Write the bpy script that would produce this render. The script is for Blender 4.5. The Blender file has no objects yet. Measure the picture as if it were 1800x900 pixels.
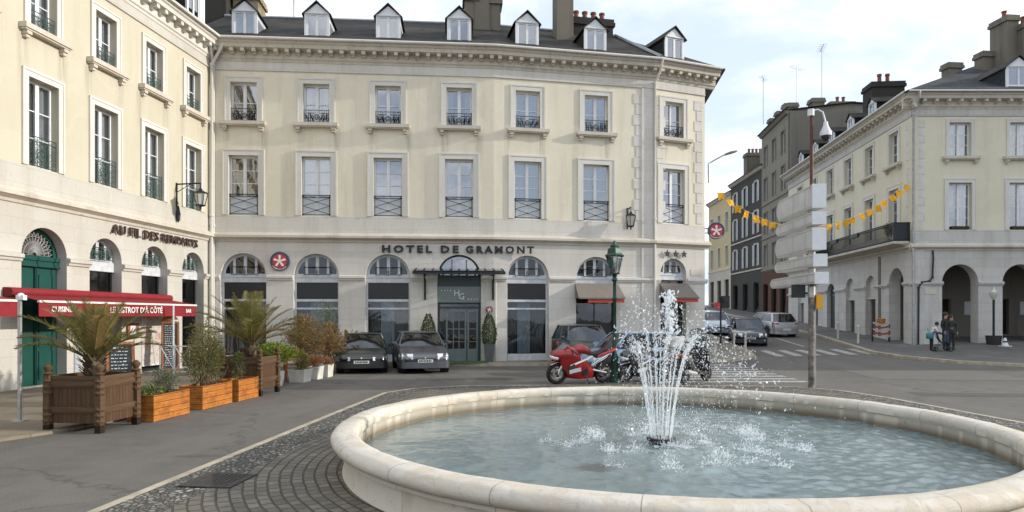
import bpy, bmesh, math, random
from mathutils import Vector, Matrix
from mathutils.geometry import delaunay_2d_cdt
R = math.radians
sc = bpy.context.scene
COL = sc.collection

# ------------------------------------------------------------------ camera
cam_d = bpy.data.cameras.new('camera')
cam = bpy.data.objects.new('camera', cam_d); COL.objects.link(cam)
cam_d.sensor_width = 36.0
cam_d.lens = 24.0
cam_d.shift_y = 105.0 / 1800.0
cam_d.clip_start = 0.05
cam_d.clip_end = 3000.0
cam.location = (0, 0, 2.0)
cam.rotation_euler = (R(90), 0, 0)
sc.camera = cam

# ------------------------------------------------------------------ light
SUN_EL, SUN_AZ = R(18.5), R(-0.8)          # azimuth measured from +X towards +Y
SUN_DIR = Vector((math.cos(SUN_EL) * math.cos(SUN_AZ), math.cos(SUN_EL) * math.sin(SUN_AZ), math.sin(SUN_EL)))
sun_d = bpy.data.lights.new('sun', 'SUN')
sun_d.energy = 2.0
sun_d.angle = R(0.6)
sun_d.color = (1.0, 0.93, 0.83)
sun = bpy.data.objects.new('sun', sun_d); COL.objects.link(sun)
sun.rotation_euler = SUN_DIR.to_track_quat('Z', 'Y').to_euler()
sun.location = (40, 0, 60)

world = bpy.data.worlds.new('World'); sc.world = world; world.use_nodes = True
wn, wl = world.node_tree.nodes, world.node_tree.links
wn.clear()
w_out = wn.new('ShaderNodeOutputWorld'); w_bg = wn.new('ShaderNodeBackground')
w_sky = wn.new('ShaderNodeTexSky'); w_sky.sky_type = 'NISHITA'; w_sky.sun_disc = False
w_sky.sun_elevation = SUN_EL
w_sky.sun_rotation = R(90) - SUN_AZ
w_sky.air_density = 1.0; w_sky.dust_density = 2.0; w_sky.ozone_density = 1.5
w_tc = wn.new('ShaderNodeTexCoord')
w_sep = wn.new('ShaderNodeSeparateXYZ'); wl.new(w_tc.outputs['Generated'], w_sep.inputs[0])
def wmath(op, a, b=None):
    n = wn.new('ShaderNodeMath'); n.operation = op
    for i, v in enumerate((a, b)):
        if v is None: continue
        if isinstance(v, (int, float)): n.inputs[i].default_value = v
        else: wl.new(v, n.inputs[i])
    return n.outputs[0]
w_z = wmath('ADD', wmath('MAXIMUM', w_sep.outputs[2], 0.0), 0.22)
w_cmb = wn.new('ShaderNodeCombineXYZ')
wl.new(wmath('DIVIDE', w_sep.outputs[0], w_z), w_cmb.inputs[0])
wl.new(wmath('DIVIDE', w_sep.outputs[1], w_z), w_cmb.inputs[1])
w_cmb.inputs[2].default_value = 3.7
w_n1 = wn.new('ShaderNodeTexNoise'); w_n1.inputs['Scale'].default_value = 1.25; w_n1.inputs['Detail'].default_value = 9
w_n1.inputs['Roughness'].default_value = 0.56; w_n1.inputs['Distortion'].default_value = 0.25
wl.new(w_cmb.outputs[0], w_n1.inputs['Vector'])
w_rp = wn.new('ShaderNodeValToRGB'); w_rp.color_ramp.elements[0].position = 0.43; w_rp.color_ramp.elements[1].position = 0.62
w_rp.color_ramp.interpolation = 'EASE'
wl.new(w_n1.outputs['Fac'], w_rp.inputs[0])
w_n2 = wn.new('ShaderNodeTexNoise'); w_n2.inputs['Scale'].default_value = 3.0; w_n2.inputs['Detail'].default_value = 6
wl.new(w_cmb.outputs[0], w_n2.inputs['Vector'])
w_cc = wn.new('ShaderNodeValToRGB')
w_cc.color_ramp.elements[0].position = 0.3; w_cc.color_ramp.elements[0].color = (9.9, 10.4, 11.2, 1)
w_cc.color_ramp.elements[1].position = 0.6; w_cc.color_ramp.elements[1].color = (12.9, 13.0, 13.2, 1)
wl.new(w_n2.outputs['Fac'], w_cc.inputs[0])
w_thin = wn.new('ShaderNodeMix'); w_thin.data_type = 'RGBA'     # thin high veil over the blue
w_thin.inputs[0].default_value = 0.62
wl.new(w_sky.outputs[0], w_thin.inputs[6]); w_thin.inputs[7].default_value = (9.0, 10.2, 12.0, 1)
w_mx = wn.new('ShaderNodeMix'); w_mx.data_type = 'RGBA'
wl.new(wmath('MULTIPLY', w_rp.outputs[0], 0.93), w_mx.inputs[0])
wl.new(w_thin.outputs[2], w_mx.inputs[6]); wl.new(w_cc.outputs[0], w_mx.inputs[7])
wl.new(w_mx.outputs[2], w_bg.inputs[0])
w_bg.inputs[1].default_value = 0.066
wl.new(w_bg.outputs[0], w_out.inputs[0])

sc.view_settings.view_transform = 'Standard'
sc.view_settings.look = 'None'
sc.view_settings.exposure = 0.95
sc.view_settings.gamma = 1.0
sc.view_settings.use_curve_mapping = False
sc.cycles.use_denoising = True
sc.cycles.max_bounces = 8
sc.cycles.transparent_max_bounces = 12
sc.cycles.caustics_reflective = False
sc.cycles.caustics_refractive = False

rng = random.Random(7)

# ------------------------------------------------------------------ materials
class NT:
    def __init__(s, name):
        s.m = bpy.data.materials.new(name); s.m.use_nodes = True
        s.n, s.l = s.m.node_tree.nodes, s.m.node_tree.links
        s.p = s.n['Principled BSDF']; s.out = s.n['Material Output']
    def set(s, sock, v):
        if isinstance(v, bpy.types.NodeSocket): s.l.new(v, sock)
        elif isinstance(v, tuple) and len(v) == 3 and sock.type == 'RGBA': sock.default_value = (*v, 1)
        else: sock.default_value = v
    def P(s, **k):
        nm = dict(color='Base Color', rough='Roughness', metal='Metallic', spec='Specular IOR Level', normal='Normal', ior='IOR',
                  trans='Transmission Weight', alpha='Alpha', coat='Coat Weight', emit='Emission Color', estr='Emission Strength',
                  sheen='Sheen Weight', sss='Subsurface Weight')
        for a, v in k.items(): s.set(s.p.inputs[nm[a]], v)
        return s
    def obj(s):
        return s.n.new('ShaderNodeTexCoord').outputs['Object']
    def math(s, op, a, b=None, c=None, clamp=False):
        n = s.n.new('ShaderNodeMath'); n.operation = op; n.use_clamp = clamp
        for i, v in enumerate((a, b, c)):
            if v is not None: s.set(n.inputs[i], v)
        return n.outputs[0]
    def sep(s, v):
        n = s.n.new('ShaderNodeSeparateXYZ'); s.set(n.inputs[0], v); return n.outputs
    def cmb(s, x=0.0, y=0.0, z=0.0):
        n = s.n.new('ShaderNodeCombineXYZ')
        for i, v in enumerate((x, y, z)): s.set(n.inputs[i], v)
        return n.outputs[0]
    def noise(s, v, scale, detail=4, rough=0.55, dist=0.0):
        n = s.n.new('ShaderNodeTexNoise'); s.set(n.inputs['Vector'], v)
        n.inputs['Scale'].default_value = scale; n.inputs['Detail'].default_value = detail
        n.inputs['Roughness'].default_value = rough; n.inputs['Distortion'].default_value = dist
        return n.outputs['Fac']
    def voro(s, v, scale, feature='F1', rnd=1.0):
        n = s.n.new('ShaderNodeTexVoronoi'); n.feature = feature; s.set(n.inputs['Vector'], v)
        n.inputs['Scale'].default_value = scale; n.inputs['Randomness'].default_value = rnd
        return n.outputs
    def brick(s, v, w, h, mortar=0.01, c1=(1, 1, 1), c2=(.8, .8, .8), cm=(0, 0, 0), off=0.5, smooth=0.1):
        n = s.n.new('ShaderNodeTexBrick'); s.set(n.inputs['Vector'], v); n.offset = off
        n.inputs['Scale'].default_value = 1.0; n.inputs['Brick Width'].default_value = w; n.inputs['Row Height'].default_value = h
        n.inputs['Mortar Size'].default_value = mortar; n.inputs['Mortar Smooth'].default_value = smooth
        n.inputs['Color1'].default_value = (*c1, 1); n.inputs['Color2'].default_value = (*c2, 1); n.inputs['Mortar'].default_value = (*cm, 1)
        return n.outputs
    def ramp(s, f, stops, interp='LINEAR'):
        n = s.n.new('ShaderNodeValToRGB'); s.set(n.inputs[0], f); n.color_ramp.interpolation = interp
        e = n.color_ramp.elements
        while len(e) < len(stops): e.new(0.5)
        for i, (p, c) in enumerate(stops):
            e[i].position = p; e[i].color = (*c, 1) if isinstance(c, tuple) else (c, c, c, 1)
        return n.outputs[0]
    def mix(s, f, a, b, mode='MIX'):
        n = s.n.new('ShaderNodeMix'); n.data_type = 'RGBA'; n.blend_type = mode
        s.set(n.inputs[0], f); s.set(n.inputs[6], a); s.set(n.inputs[7], b)
        return n.outputs[2]
    def bump(s, h, strength=0.3, dist=0.02, normal=None):
        n = s.n.new('ShaderNodeBump'); s.set(n.inputs['Height'], h)
        n.inputs['Strength'].default_value = strength; n.inputs['Distance'].default_value = dist
        if normal is not None: s.set(n.inputs['Normal'], normal)
        return n.outputs[0]

def M_plain(name, c, rough=0.6, metal=0.0, var=0.0, scale=6.0, bump=0.0, spec=0.5, coat=0.0):
    t = NT(name); t.P(color=c, rough=rough, metal=metal, spec=spec, coat=coat)
    if var or bump:
        f = t.noise(t.obj(), scale, 5, 0.6)
        if var:
            d = tuple(x * (1 - var) for x in c); l = tuple(min(1, x * (1 + var)) for x in c)
            t.P(color=t.ramp(f, [(0.3, d), (0.7, l)]))
        if bump: t.P(normal=t.bump(f, bump, 0.02))
    return t.m

def M_stucco(name, c, dirty, streak=0.5, bays=None):
    t = NT(name); o = t.obj(); x, y, z = t.sep(o)
    big = t.noise(o, 0.35, 5, 0.6); fine = t.noise(o, 14, 4, 0.6)
    vert = t.noise(t.cmb(t.math('MULTIPLY', x, 2.2), t.math('MULTIPLY', y, 2.2), t.math('MULTIPLY', z, 0.16)), 1.0, 6, 0.65)
    base = t.mix(t.ramp(big, [(0.38, 0.0), (0.66, 0.75)]), c, tuple(v * k for v, k in zip(c, (0.9, 0.9, 0.86))))
    base = t.mix(t.ramp(vert, [(0.5, 0.0), (0.72, streak)]), base, dirty)
    base = t.mix(t.ramp(fine, [(0.3, 0.10), (0.6, 0.0)]), base, tuple(v * 0.75 for v in c))
    patch = t.noise(o, 0.9, 3, 0.5, 1.2)
    base = t.mix(t.ramp(patch, [(0.57, 0.0), (0.6, 0.22)]), base, tuple(v * 1.08 for v in c))
    if bays:                                           # rain-washed dirt below the ends of the window sills
        x0, sp = bays
        d = t.math('MULTIPLY', t.math('ABSOLUTE', t.math('SUBTRACT', t.math('FRACT', t.math('ADD', t.math('DIVIDE', t.math('SUBTRACT', x, x0), sp), 50.5)), 0.5)), sp)
        mk = t.math('MULTIPLY', t.ramp(d, [(0.45, 0.0), (0.72, 1.0), (0.95, 0.0)]), t.ramp(t.math('DIVIDE', z, 12.0), [(0.62, 0.0), (0.79, 0.9), (0.80, 0.0)]))
        sk = t.noise(t.cmb(t.math('MULTIPLY', x, 9.0), 0.0, t.math('MULTIPLY', z, 0.5)), 1.0, 4, 0.6)
        base = t.mix(t.math('MULTIPLY', mk, t.ramp(sk, [(0.36, 0.0), (0.64, 0.95)])), base, tuple(v * 0.66 for v in dirty))
    t.P(color=base, rough=0.92, spec=0.2, normal=t.bump(t.noise(o, 5, 6, 0.6), 0.22, 0.03))
    return t.m

def M_ashlar(name, c, dirty, bw=1.05, bh=0.42, joint=0.55, streak=0.6, grime=0.5):
    t = NT(name); o = t.obj(); x, y, z = t.sep(o)
    uv = t.cmb(t.math('ADD', x, t.math('MULTIPLY', y, 0.83)), z)
    b = t.brick(uv, bw, bh, 0.006, (1, 1, 1), (0.88, 0.87, 0.85), (0.55, 0.53, 0.5))
    big = t.noise(o, 0.6, 6, 0.62)
    vert = t.noise(t.cmb(t.math('MULTIPLY', x, 1.7), t.math('MULTIPLY', y, 1.7), t.math('MULTIPLY', z, 0.22)), 1.0, 6, 0.68)
    base = t.mix(t.ramp(big, [(0.35, 0.0), (0.7, 0.8)]), c, tuple(v * k for v, k in zip(c, (0.88, 0.86, 0.82))))
    base = t.mix(joint, base, t.mix(1.0, base, b['Color'], 'MULTIPLY'))
    base = t.mix(t.ramp(vert, [(0.5, 0.0), (0.75, streak)]), base, dirty)
    spots = t.noise(o, 9, 6, 0.7)
    base = t.mix(t.ramp(spots, [(0.56, 0.0), (0.75, grime)]), base, tuple(v * 0.7 for v in dirty))
    h = t.math('ADD', t.math('MULTIPLY', b['Fac'], -0.7), t.math('MULTIPLY', spots, 0.5))
    t.P(color=base, rough=0.88, spec=0.25, normal=t.bump(h, 0.25, 0.02))
    return t.m

def M_slate(name, c=(0.042, 0.040, 0.038), c2=(0.085, 0.077, 0.066)):
    t = NT(name); o = t.obj(); x, y, z = t.sep(o)
    uv = t.cmb(t.math('ADD', x, t.math('MULTIPLY', y, 0.2)), t.math('MULTIPLY', z, 1.0))
    b = t.brick(uv, 0.22, 0.085, 0.006, (1, 1, 1), (0.6, 0.6, 0.62), (0.35, 0.35, 0.35))
    big = t.noise(o, 0.5, 6, 0.65)
    base = t.mix(t.ramp(big, [(0.38, 0.0), (0.66, 1.0)]), c, c2)
    base = t.mix(0.85, base, b['Color'], 'MULTIPLY')
    t.P(color=base, rough=0.85, spec=0.15, normal=t.bump(t.math('MULTIPLY', b['Fac'], -1.0), 0.4, 0.02))
    return t.m

def M_wood(name, c1, c2, plank=0.11, rough=0.6, axis='z', stain=None):
    t = NT(name); o = t.obj(); x, y, z = t.sep(o)
    a = {'z': z, 'x': x, 'y': y, 'xy': t.math('ADD', x, y)}[axis]
    cell = t.math('FLOOR', t.math('DIVIDE', a, plank))
    fr = t.math('FRACT', t.math('DIVIDE', a, plank))
    gap = t.math('LESS_THAN', t.math('ABSOLUTE', t.math('SUBTRACT', fr, 0.5)), 0.455)
    if axis == 'z': v = t.cmb(t.math('MULTIPLY', x, 2), t.math('MULTIPLY', y, 2), t.math('ADD', t.math('MULTIPLY', z, 30), t.math('MULTIPLY', cell, 7.3)))
    else: v = t.cmb(t.math('MULTIPLY', x, 25), t.math('MULTIPLY', y, 25), t.math('ADD', t.math('MULTIPLY', z, 2), t.math('MULTIPLY', cell, 7.3)))
    g = t.noise(v, 1.0, 6, 0.65, 0.4)
    base = t.ramp(g, [(0.25, c1), (0.72, c2)])
    cv = t.noise(t.cmb(t.math('MULTIPLY', cell, 3.1), 1.7, 0.3), 1.0, 1)
    base = t.mix(t.ramp(cv, [(0.3, 0.0), (0.7, 0.35)]), base, tuple(v * 0.6 for v in c1))
    if stain:
        base = t.mix(t.ramp(t.noise(o, 3.5, 6, 0.7), [(0.5, 0.0), (0.68, 0.75)]), base, stain)
    base = t.mix(gap, tuple(v * 0.3 for v in c1), base)
    t.P(color=base, rough=rough, spec=0.3, normal=t.bump(t.math('ADD', gap, t.math('MULTIPLY', g, 0.3)), 0.5, 0.01))
    return t.m

def M_glass(name, tint=(0.75, 0.8, 0.85), base=0.16, rough=0.015):
    t = NT(name); t.n.remove(t.p)
    tr = t.n.new('ShaderNodeBsdfTransparent'); tr.inputs[0].default_value = (*tint, 1)
    gl = t.n.new('ShaderNodeBsdfGlossy'); gl.inputs['Roughness'].default_value = rough
    gl.inputs['Color'].default_value = (0.92, 0.95, 1.0, 1)
    bp = t.bump(t.noise(t.obj(), 1.6, 2, 0.5), 0.06, 0.05); t.l.new(bp, gl.inputs['Normal'])
    lw = t.n.new('ShaderNodeLayerWeight'); lw.inputs['Blend'].default_value = 0.25
    f = t.math('ADD', t.math('MULTIPLY', lw.outputs['Fresnel'], 0.8), base, clamp=True)
    mx = t.n.new('ShaderNodeMixShader'); t.l.new(f, mx.inputs[0]); t.l.new(tr.outputs[0], mx.inputs[1]); t.l.new(gl.outputs[0], mx.inputs[2])
    t.l.new(mx.outputs[0], t.out.inputs[0])
    return t.m

def M_leaf(name, c, rough=0.5, sss=0.0):
    t = NT(name); o = t.obj()
    f = t.noise(o, 9, 2)
    t.P(color=t.ramp(f, [(0.3, tuple(v * 0.75 for v in c)), (0.7, tuple(v * 1.25 for v in c))]), rough=rough, spec=0.35)
    tl = t.n.new('ShaderNodeBsdfTranslucent'); tl.inputs[0].default_value = (c[0] * 1.3, c[1] * 1.35, c[2] * 0.8, 1)
    mx = t.n.new('ShaderNodeMixShader'); mx.inputs[0].default_value = 0.28
    t.l.new(t.p.outputs[0], mx.inputs[1]); t.l.new(tl.outputs[0], mx.inputs[2]); t.l.new(mx.outputs[0], t.out.inputs[0])
    return t.m

M = {}
M['stucco_cream'] = M_stucco('cream_stucco', (0.74, 0.685, 0.555), (0.55, 0.49, 0.39), 0.6, (1.3, 2.9))
M['stucco_left'] = M_stucco('warm_cream_stucco', (0.56, 0.52, 0.415), (0.43, 0.39, 0.31), 0.5, (5.46, 2.42))
M['stucco_yellow'] = M_stucco('yellow_stucco', (0.70, 0.655, 0.515), (0.54, 0.50, 0.39), 0.5)
M['stone'] = M_ashlar('pale_ashlar', (0.67, 0.645, 0.60), (0.47, 0.44, 0.395), 1.1, 0.46)
M['stone_left'] = M_ashlar('white_ashlar', (0.55, 0.53, 0.485), (0.40, 0.37, 0.32), 1.1, 0.46, 0.45)
M['stone_right'] = M_ashlar('grey_ashlar', (0.58, 0.565, 0.54), (0.33, 0.315, 0.285), 0.9, 0.46, 0.75)
M['trim'] = M_ashlar('trim_stone', (0.68, 0.66, 0.615), (0.48, 0.45, 0.40), 1.6, 5.0, 0.3, 0.35, 0.35)
M['trim_old'] = M_ashlar('weathered_trim_stone', (0.60, 0.555, 0.475), (0.36, 0.32, 0.26), 1.5, 5.0, 0.4, 0.8, 0.9)
M['sill'] = M_ashlar('sill_stone', (0.60, 0.555, 0.48), (0.38, 0.34, 0.28), 4.0, 5.0, 0.1, 0.5, 0.7)
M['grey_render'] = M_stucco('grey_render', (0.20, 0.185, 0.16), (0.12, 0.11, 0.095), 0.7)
M['grey_stone'] = M_ashlar('sooty_stone', (0.26, 0.24, 0.20), (0.15, 0.135, 0.11), 0.7, 0.35, 0.5, 0.7, 0.8)
M['dark_render'] = M_stucco('dark_render', (0.075, 0.070, 0.064), (0.045, 0.042, 0.04), 0.6)
M['ochre'] = M_stucco('ochre_render', (0.60, 0.50, 0.31), (0.46, 0.37, 0.22), 0.4)
M['brown_front'] = M_stucco('brown_shop_front', (0.115, 0.062, 0.048), (0.07, 0.045, 0.04), 0.5)
M['slate'] = M_slate('slate')
M['slate2'] = M_slate('blue_slate', (0.05, 0.053, 0.058), (0.085, 0.088, 0.09))
M['zinc'] = M_plain('zinc', (0.30, 0.31, 0.32), 0.45, 0.6, 0.2)
M['white'] = M_plain('white_paint', (0.70, 0.71, 0.72), 0.5, 0, 0.06)
M['white_old'] = M_plain('aged_white_paint', (0.56, 0.58, 0.60), 0.55, 0, 0.15)
M['grey_paint'] = M_plain('grey_blue_paint', (0.40, 0.44, 0.48), 0.5, 0, 0.1)
M['curtain'] = M_plain('curtain_cloth', (0.52, 0.52, 0.52), 0.9, 0, 0.15, 8)
M['dark_curtain'] = M_plain('dark_curtain_cloth', (0.10, 0.09, 0.085), 0.9, 0, 0.2, 8)
M['panel'] = M_plain('pale_blue_panel', (0.62, 0.66, 0.70), 0.6, 0, 0.08)
M['iron'] = M_plain('black_iron', (0.018, 0.02, 0.024), 0.45, 0.3)
M['iron_green'] = M_plain('verdigris_iron', (0.05, 0.10, 0.085), 0.55, 0.2, 0.4, 20)
M['black'] = M_plain('black_panel', (0.012, 0.012, 0.013), 0.3)
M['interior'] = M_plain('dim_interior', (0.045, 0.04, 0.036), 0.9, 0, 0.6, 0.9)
M['glass'] = M_glass('window_glass', base=0.26)
M['glass_up'] = M_glass('upper_window_glass', (0.55, 0.62, 0.7), 0.30)
M['glass_shop'] = M_glass('shop_glass', (0.7, 0.75, 0.75), 0.07)
M['door_green'] = M_wood('green_painted_door', (0.008, 0.060, 0.049), (0.014, 0.088, 0.070), 0.6, 0.45, 'x')
M['door_dark'] = M_plain('dark_green_door', (0.02, 0.035, 0.033), 0.35)
M['old_wood'] = M_wood('old_planter_wood', (0.055, 0.028, 0.015), (0.130, 0.070, 0.036), 0.085, 0.75, 'xy')
M['old_frame'] = M_wood('old_planter_frame', (0.070, 0.040, 0.022), (0.150, 0.090, 0.048), 3.0, 0.8, 'z')
M['orange_wood'] = M_wood('orange_planter_wood', (0.36, 0.115, 0.022), (0.62, 0.25, 0.055), 0.12, 0.45, 'z', (0.15, 0.055, 0.02))
M['chair_wood'] = M_wood('terrace_wood', (0.25, 0.09, 0.035), (0.42, 0.17, 0.07), 0.09, 0.5, 'x')
M['soil'] = M_plain('soil', (0.045, 0.032, 0.022), 0.95, 0, 0.4, 30, 0.5)
M['white_pot'] = M_plain('white_pot', (0.60, 0.58, 0.52), 0.6, 0, 0.15, 5, 0.1)
M['grey_pot'] = M_plain('grey_pot', (0.10, 0.105, 0.11), 0.4, 0, 0.2)
M['red_cloth'] = M_plain('red_awning_cloth', (0.215, 0.010, 0.016), 0.8, 0, 0.18, 3)
M['white_cloth'] = M_plain('white_trim', (0.75, 0.70, 0.66), 0.7)
M['taupe_cloth'] = M_plain('taupe_awning_cloth', (0.19, 0.165, 0.14), 0.85, 0, 0.1, 4)
M['coral_cloth'] = M_plain('coral_valance', (0.55, 0.09, 0.06), 0.8, 0, 0.1, 4)
M['brown_letter'] = M_plain('brown_letter', (0.075, 0.042, 0.034), 0.5, 0.2)
M['dark_letter'] = M_plain('dark_letter', (0.02, 0.02, 0.024), 0.4, 0.3)
M['brick_tan'] = M_stucco('chimney_render_tan', (0.28, 0.23, 0.155), (0.15, 0.12, 0.085), 0.8)
M['chimney'] = M_stucco('chimney_render_grey', (0.19, 0.168, 0.135), (0.085, 0.076, 0.063), 0.8)
M['chimney_dark'] = M_stucco('chimney_render_sooty', (0.05, 0.046, 0.042), (0.03, 0.028, 0.026), 0.7)
M['terracotta'] = M_plain('terracotta_pot', (0.22, 0.07, 0.042), 0.8, 0, 0.3)
M['tyre'] = M_plain('tyre_rubber', (0.015, 0.015, 0.016), 0.8)
M['rim'] = M_plain('alloy_rim', (0.45, 0.46, 0.47), 0.3, 0.9)
M['chrome'] = M_plain('chrome', (0.7, 0.7, 0.72), 0.12, 1.0)
M['lamp_glass'] = M_plain('headlight_glass', (0.80, 0.82, 0.84), 0.3, 0.0, coat=0.6)
M['red_light'] = M_plain('red_lens', (0.45, 0.012, 0.012), 0.15, coat=1.0)
M['orange_light'] = M_plain('amber_lens', (0.6, 0.16, 0.02), 0.15, coat=1.0)
M['plate'] = M_plain('number_plate', (0.65, 0.65, 0.62), 0.4)
M['auto_glass'] = M_glass('vehicle_glass', (0.35, 0.40, 0.40), 0.10)
M['cabin'] = M_plain('vehicle_cabin', (0.03, 0.03, 0.032), 0.9, 0, 0.5, 4)
M['plastic'] = M_plain('black_plastic', (0.02, 0.02, 0.021), 0.5)
M['lamp_green'] = M_plain('lamp_post_green', (0.018, 0.06, 0.042), 0.4, 0.3, 0.25, 12)
M['opal'] = M_plain('lantern_glass', (0.55, 0.53, 0.48), 0.25, 0, 0.1)
M['sign_back'] = M_plain('sign_grey_back', (0.55, 0.55, 0.535), 0.45, 0.0, 0.16, 1.6)
M['sign_side'] = M_plain('sign_pale_side', (0.72, 0.73, 0.75), 0.4, 0.0, 0.05)
M['galv'] = M_plain('galvanised_steel', (0.42, 0.42, 0.41), 0.5, 0.5, 0.25, 6)
M['rust_pole'] = M_plain('rust_brown_paint', (0.10, 0.032, 0.022), 0.6, 0.1, 0.3)
M['yellow_box'] = M_plain('yellow_plastic', (0.75, 0.36, 0.01), 0.4)
M['flag'] = M_plain('orange_flag', (0.85, 0.42, 0.015), 0.8, 0, 0.1)
M['logo_blue'] = M_plain('logo_navy', (0.035, 0.045, 0.10), 0.3)
M['logo_red'] = M_plain('logo_red', (0.50, 0.03, 0.035), 0.3)
M['dull_red'] = M_plain('faded_red_cloth', (0.24, 0.045, 0.04), 0.9, 0, 0.3, 9)
M['door_grey'] = M_plain('grey_green_door_paint', (0.15, 0.185, 0.19), 0.4, 0, 0.1)
M['logo_white'] = M_plain('logo_white', (0.80, 0.76, 0.72), 0.4)
M['chalk'] = M_plain('slate_board', (0.03, 0.035, 0.035), 0.8, 0, 0.3, 12)
M['leaf_palm'] = M_leaf('palm_green', (0.12, 0.125, 0.04))
M['leaf_palm2'] = M_leaf('palm_olive', (0.20, 0.175, 0.06))
M['leaf_dry'] = M_leaf('palm_dry', (0.24, 0.155, 0.065))
M['leaf_green'] = M_leaf('shrub_green', (0.075, 0.12, 0.03))
M['leaf_dark'] = M_leaf('topiary_green', (0.028, 0.055, 0.018))
M['leaf_lime'] = M_leaf('lime_green', (0.20, 0.25, 0.025))
M['leaf_red'] = M_leaf('rusty_leaf', (0.26, 0.10, 0.045))
M['leaf_tan'] = M_leaf('pinkish_tan_leaf', (0.32, 0.19, 0.10))
M['leaf_grey'] = M_leaf('silver_leaf', (0.17, 0.185, 0.15))
M['leaf_olive'] = M_leaf('olive_leaf', (0.145, 0.135, 0.045))
M['bark'] = M_plain('stem_bark', (0.12, 0.085, 0.055), 0.9, 0, 0.3, 20, 0.4)
M['skin'] = M_plain('skin', (0.42, 0.26, 0.19), 0.6)
M['hair'] = M_plain('dark_hair', (0.02, 0.016, 0.013), 0.6)

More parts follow.
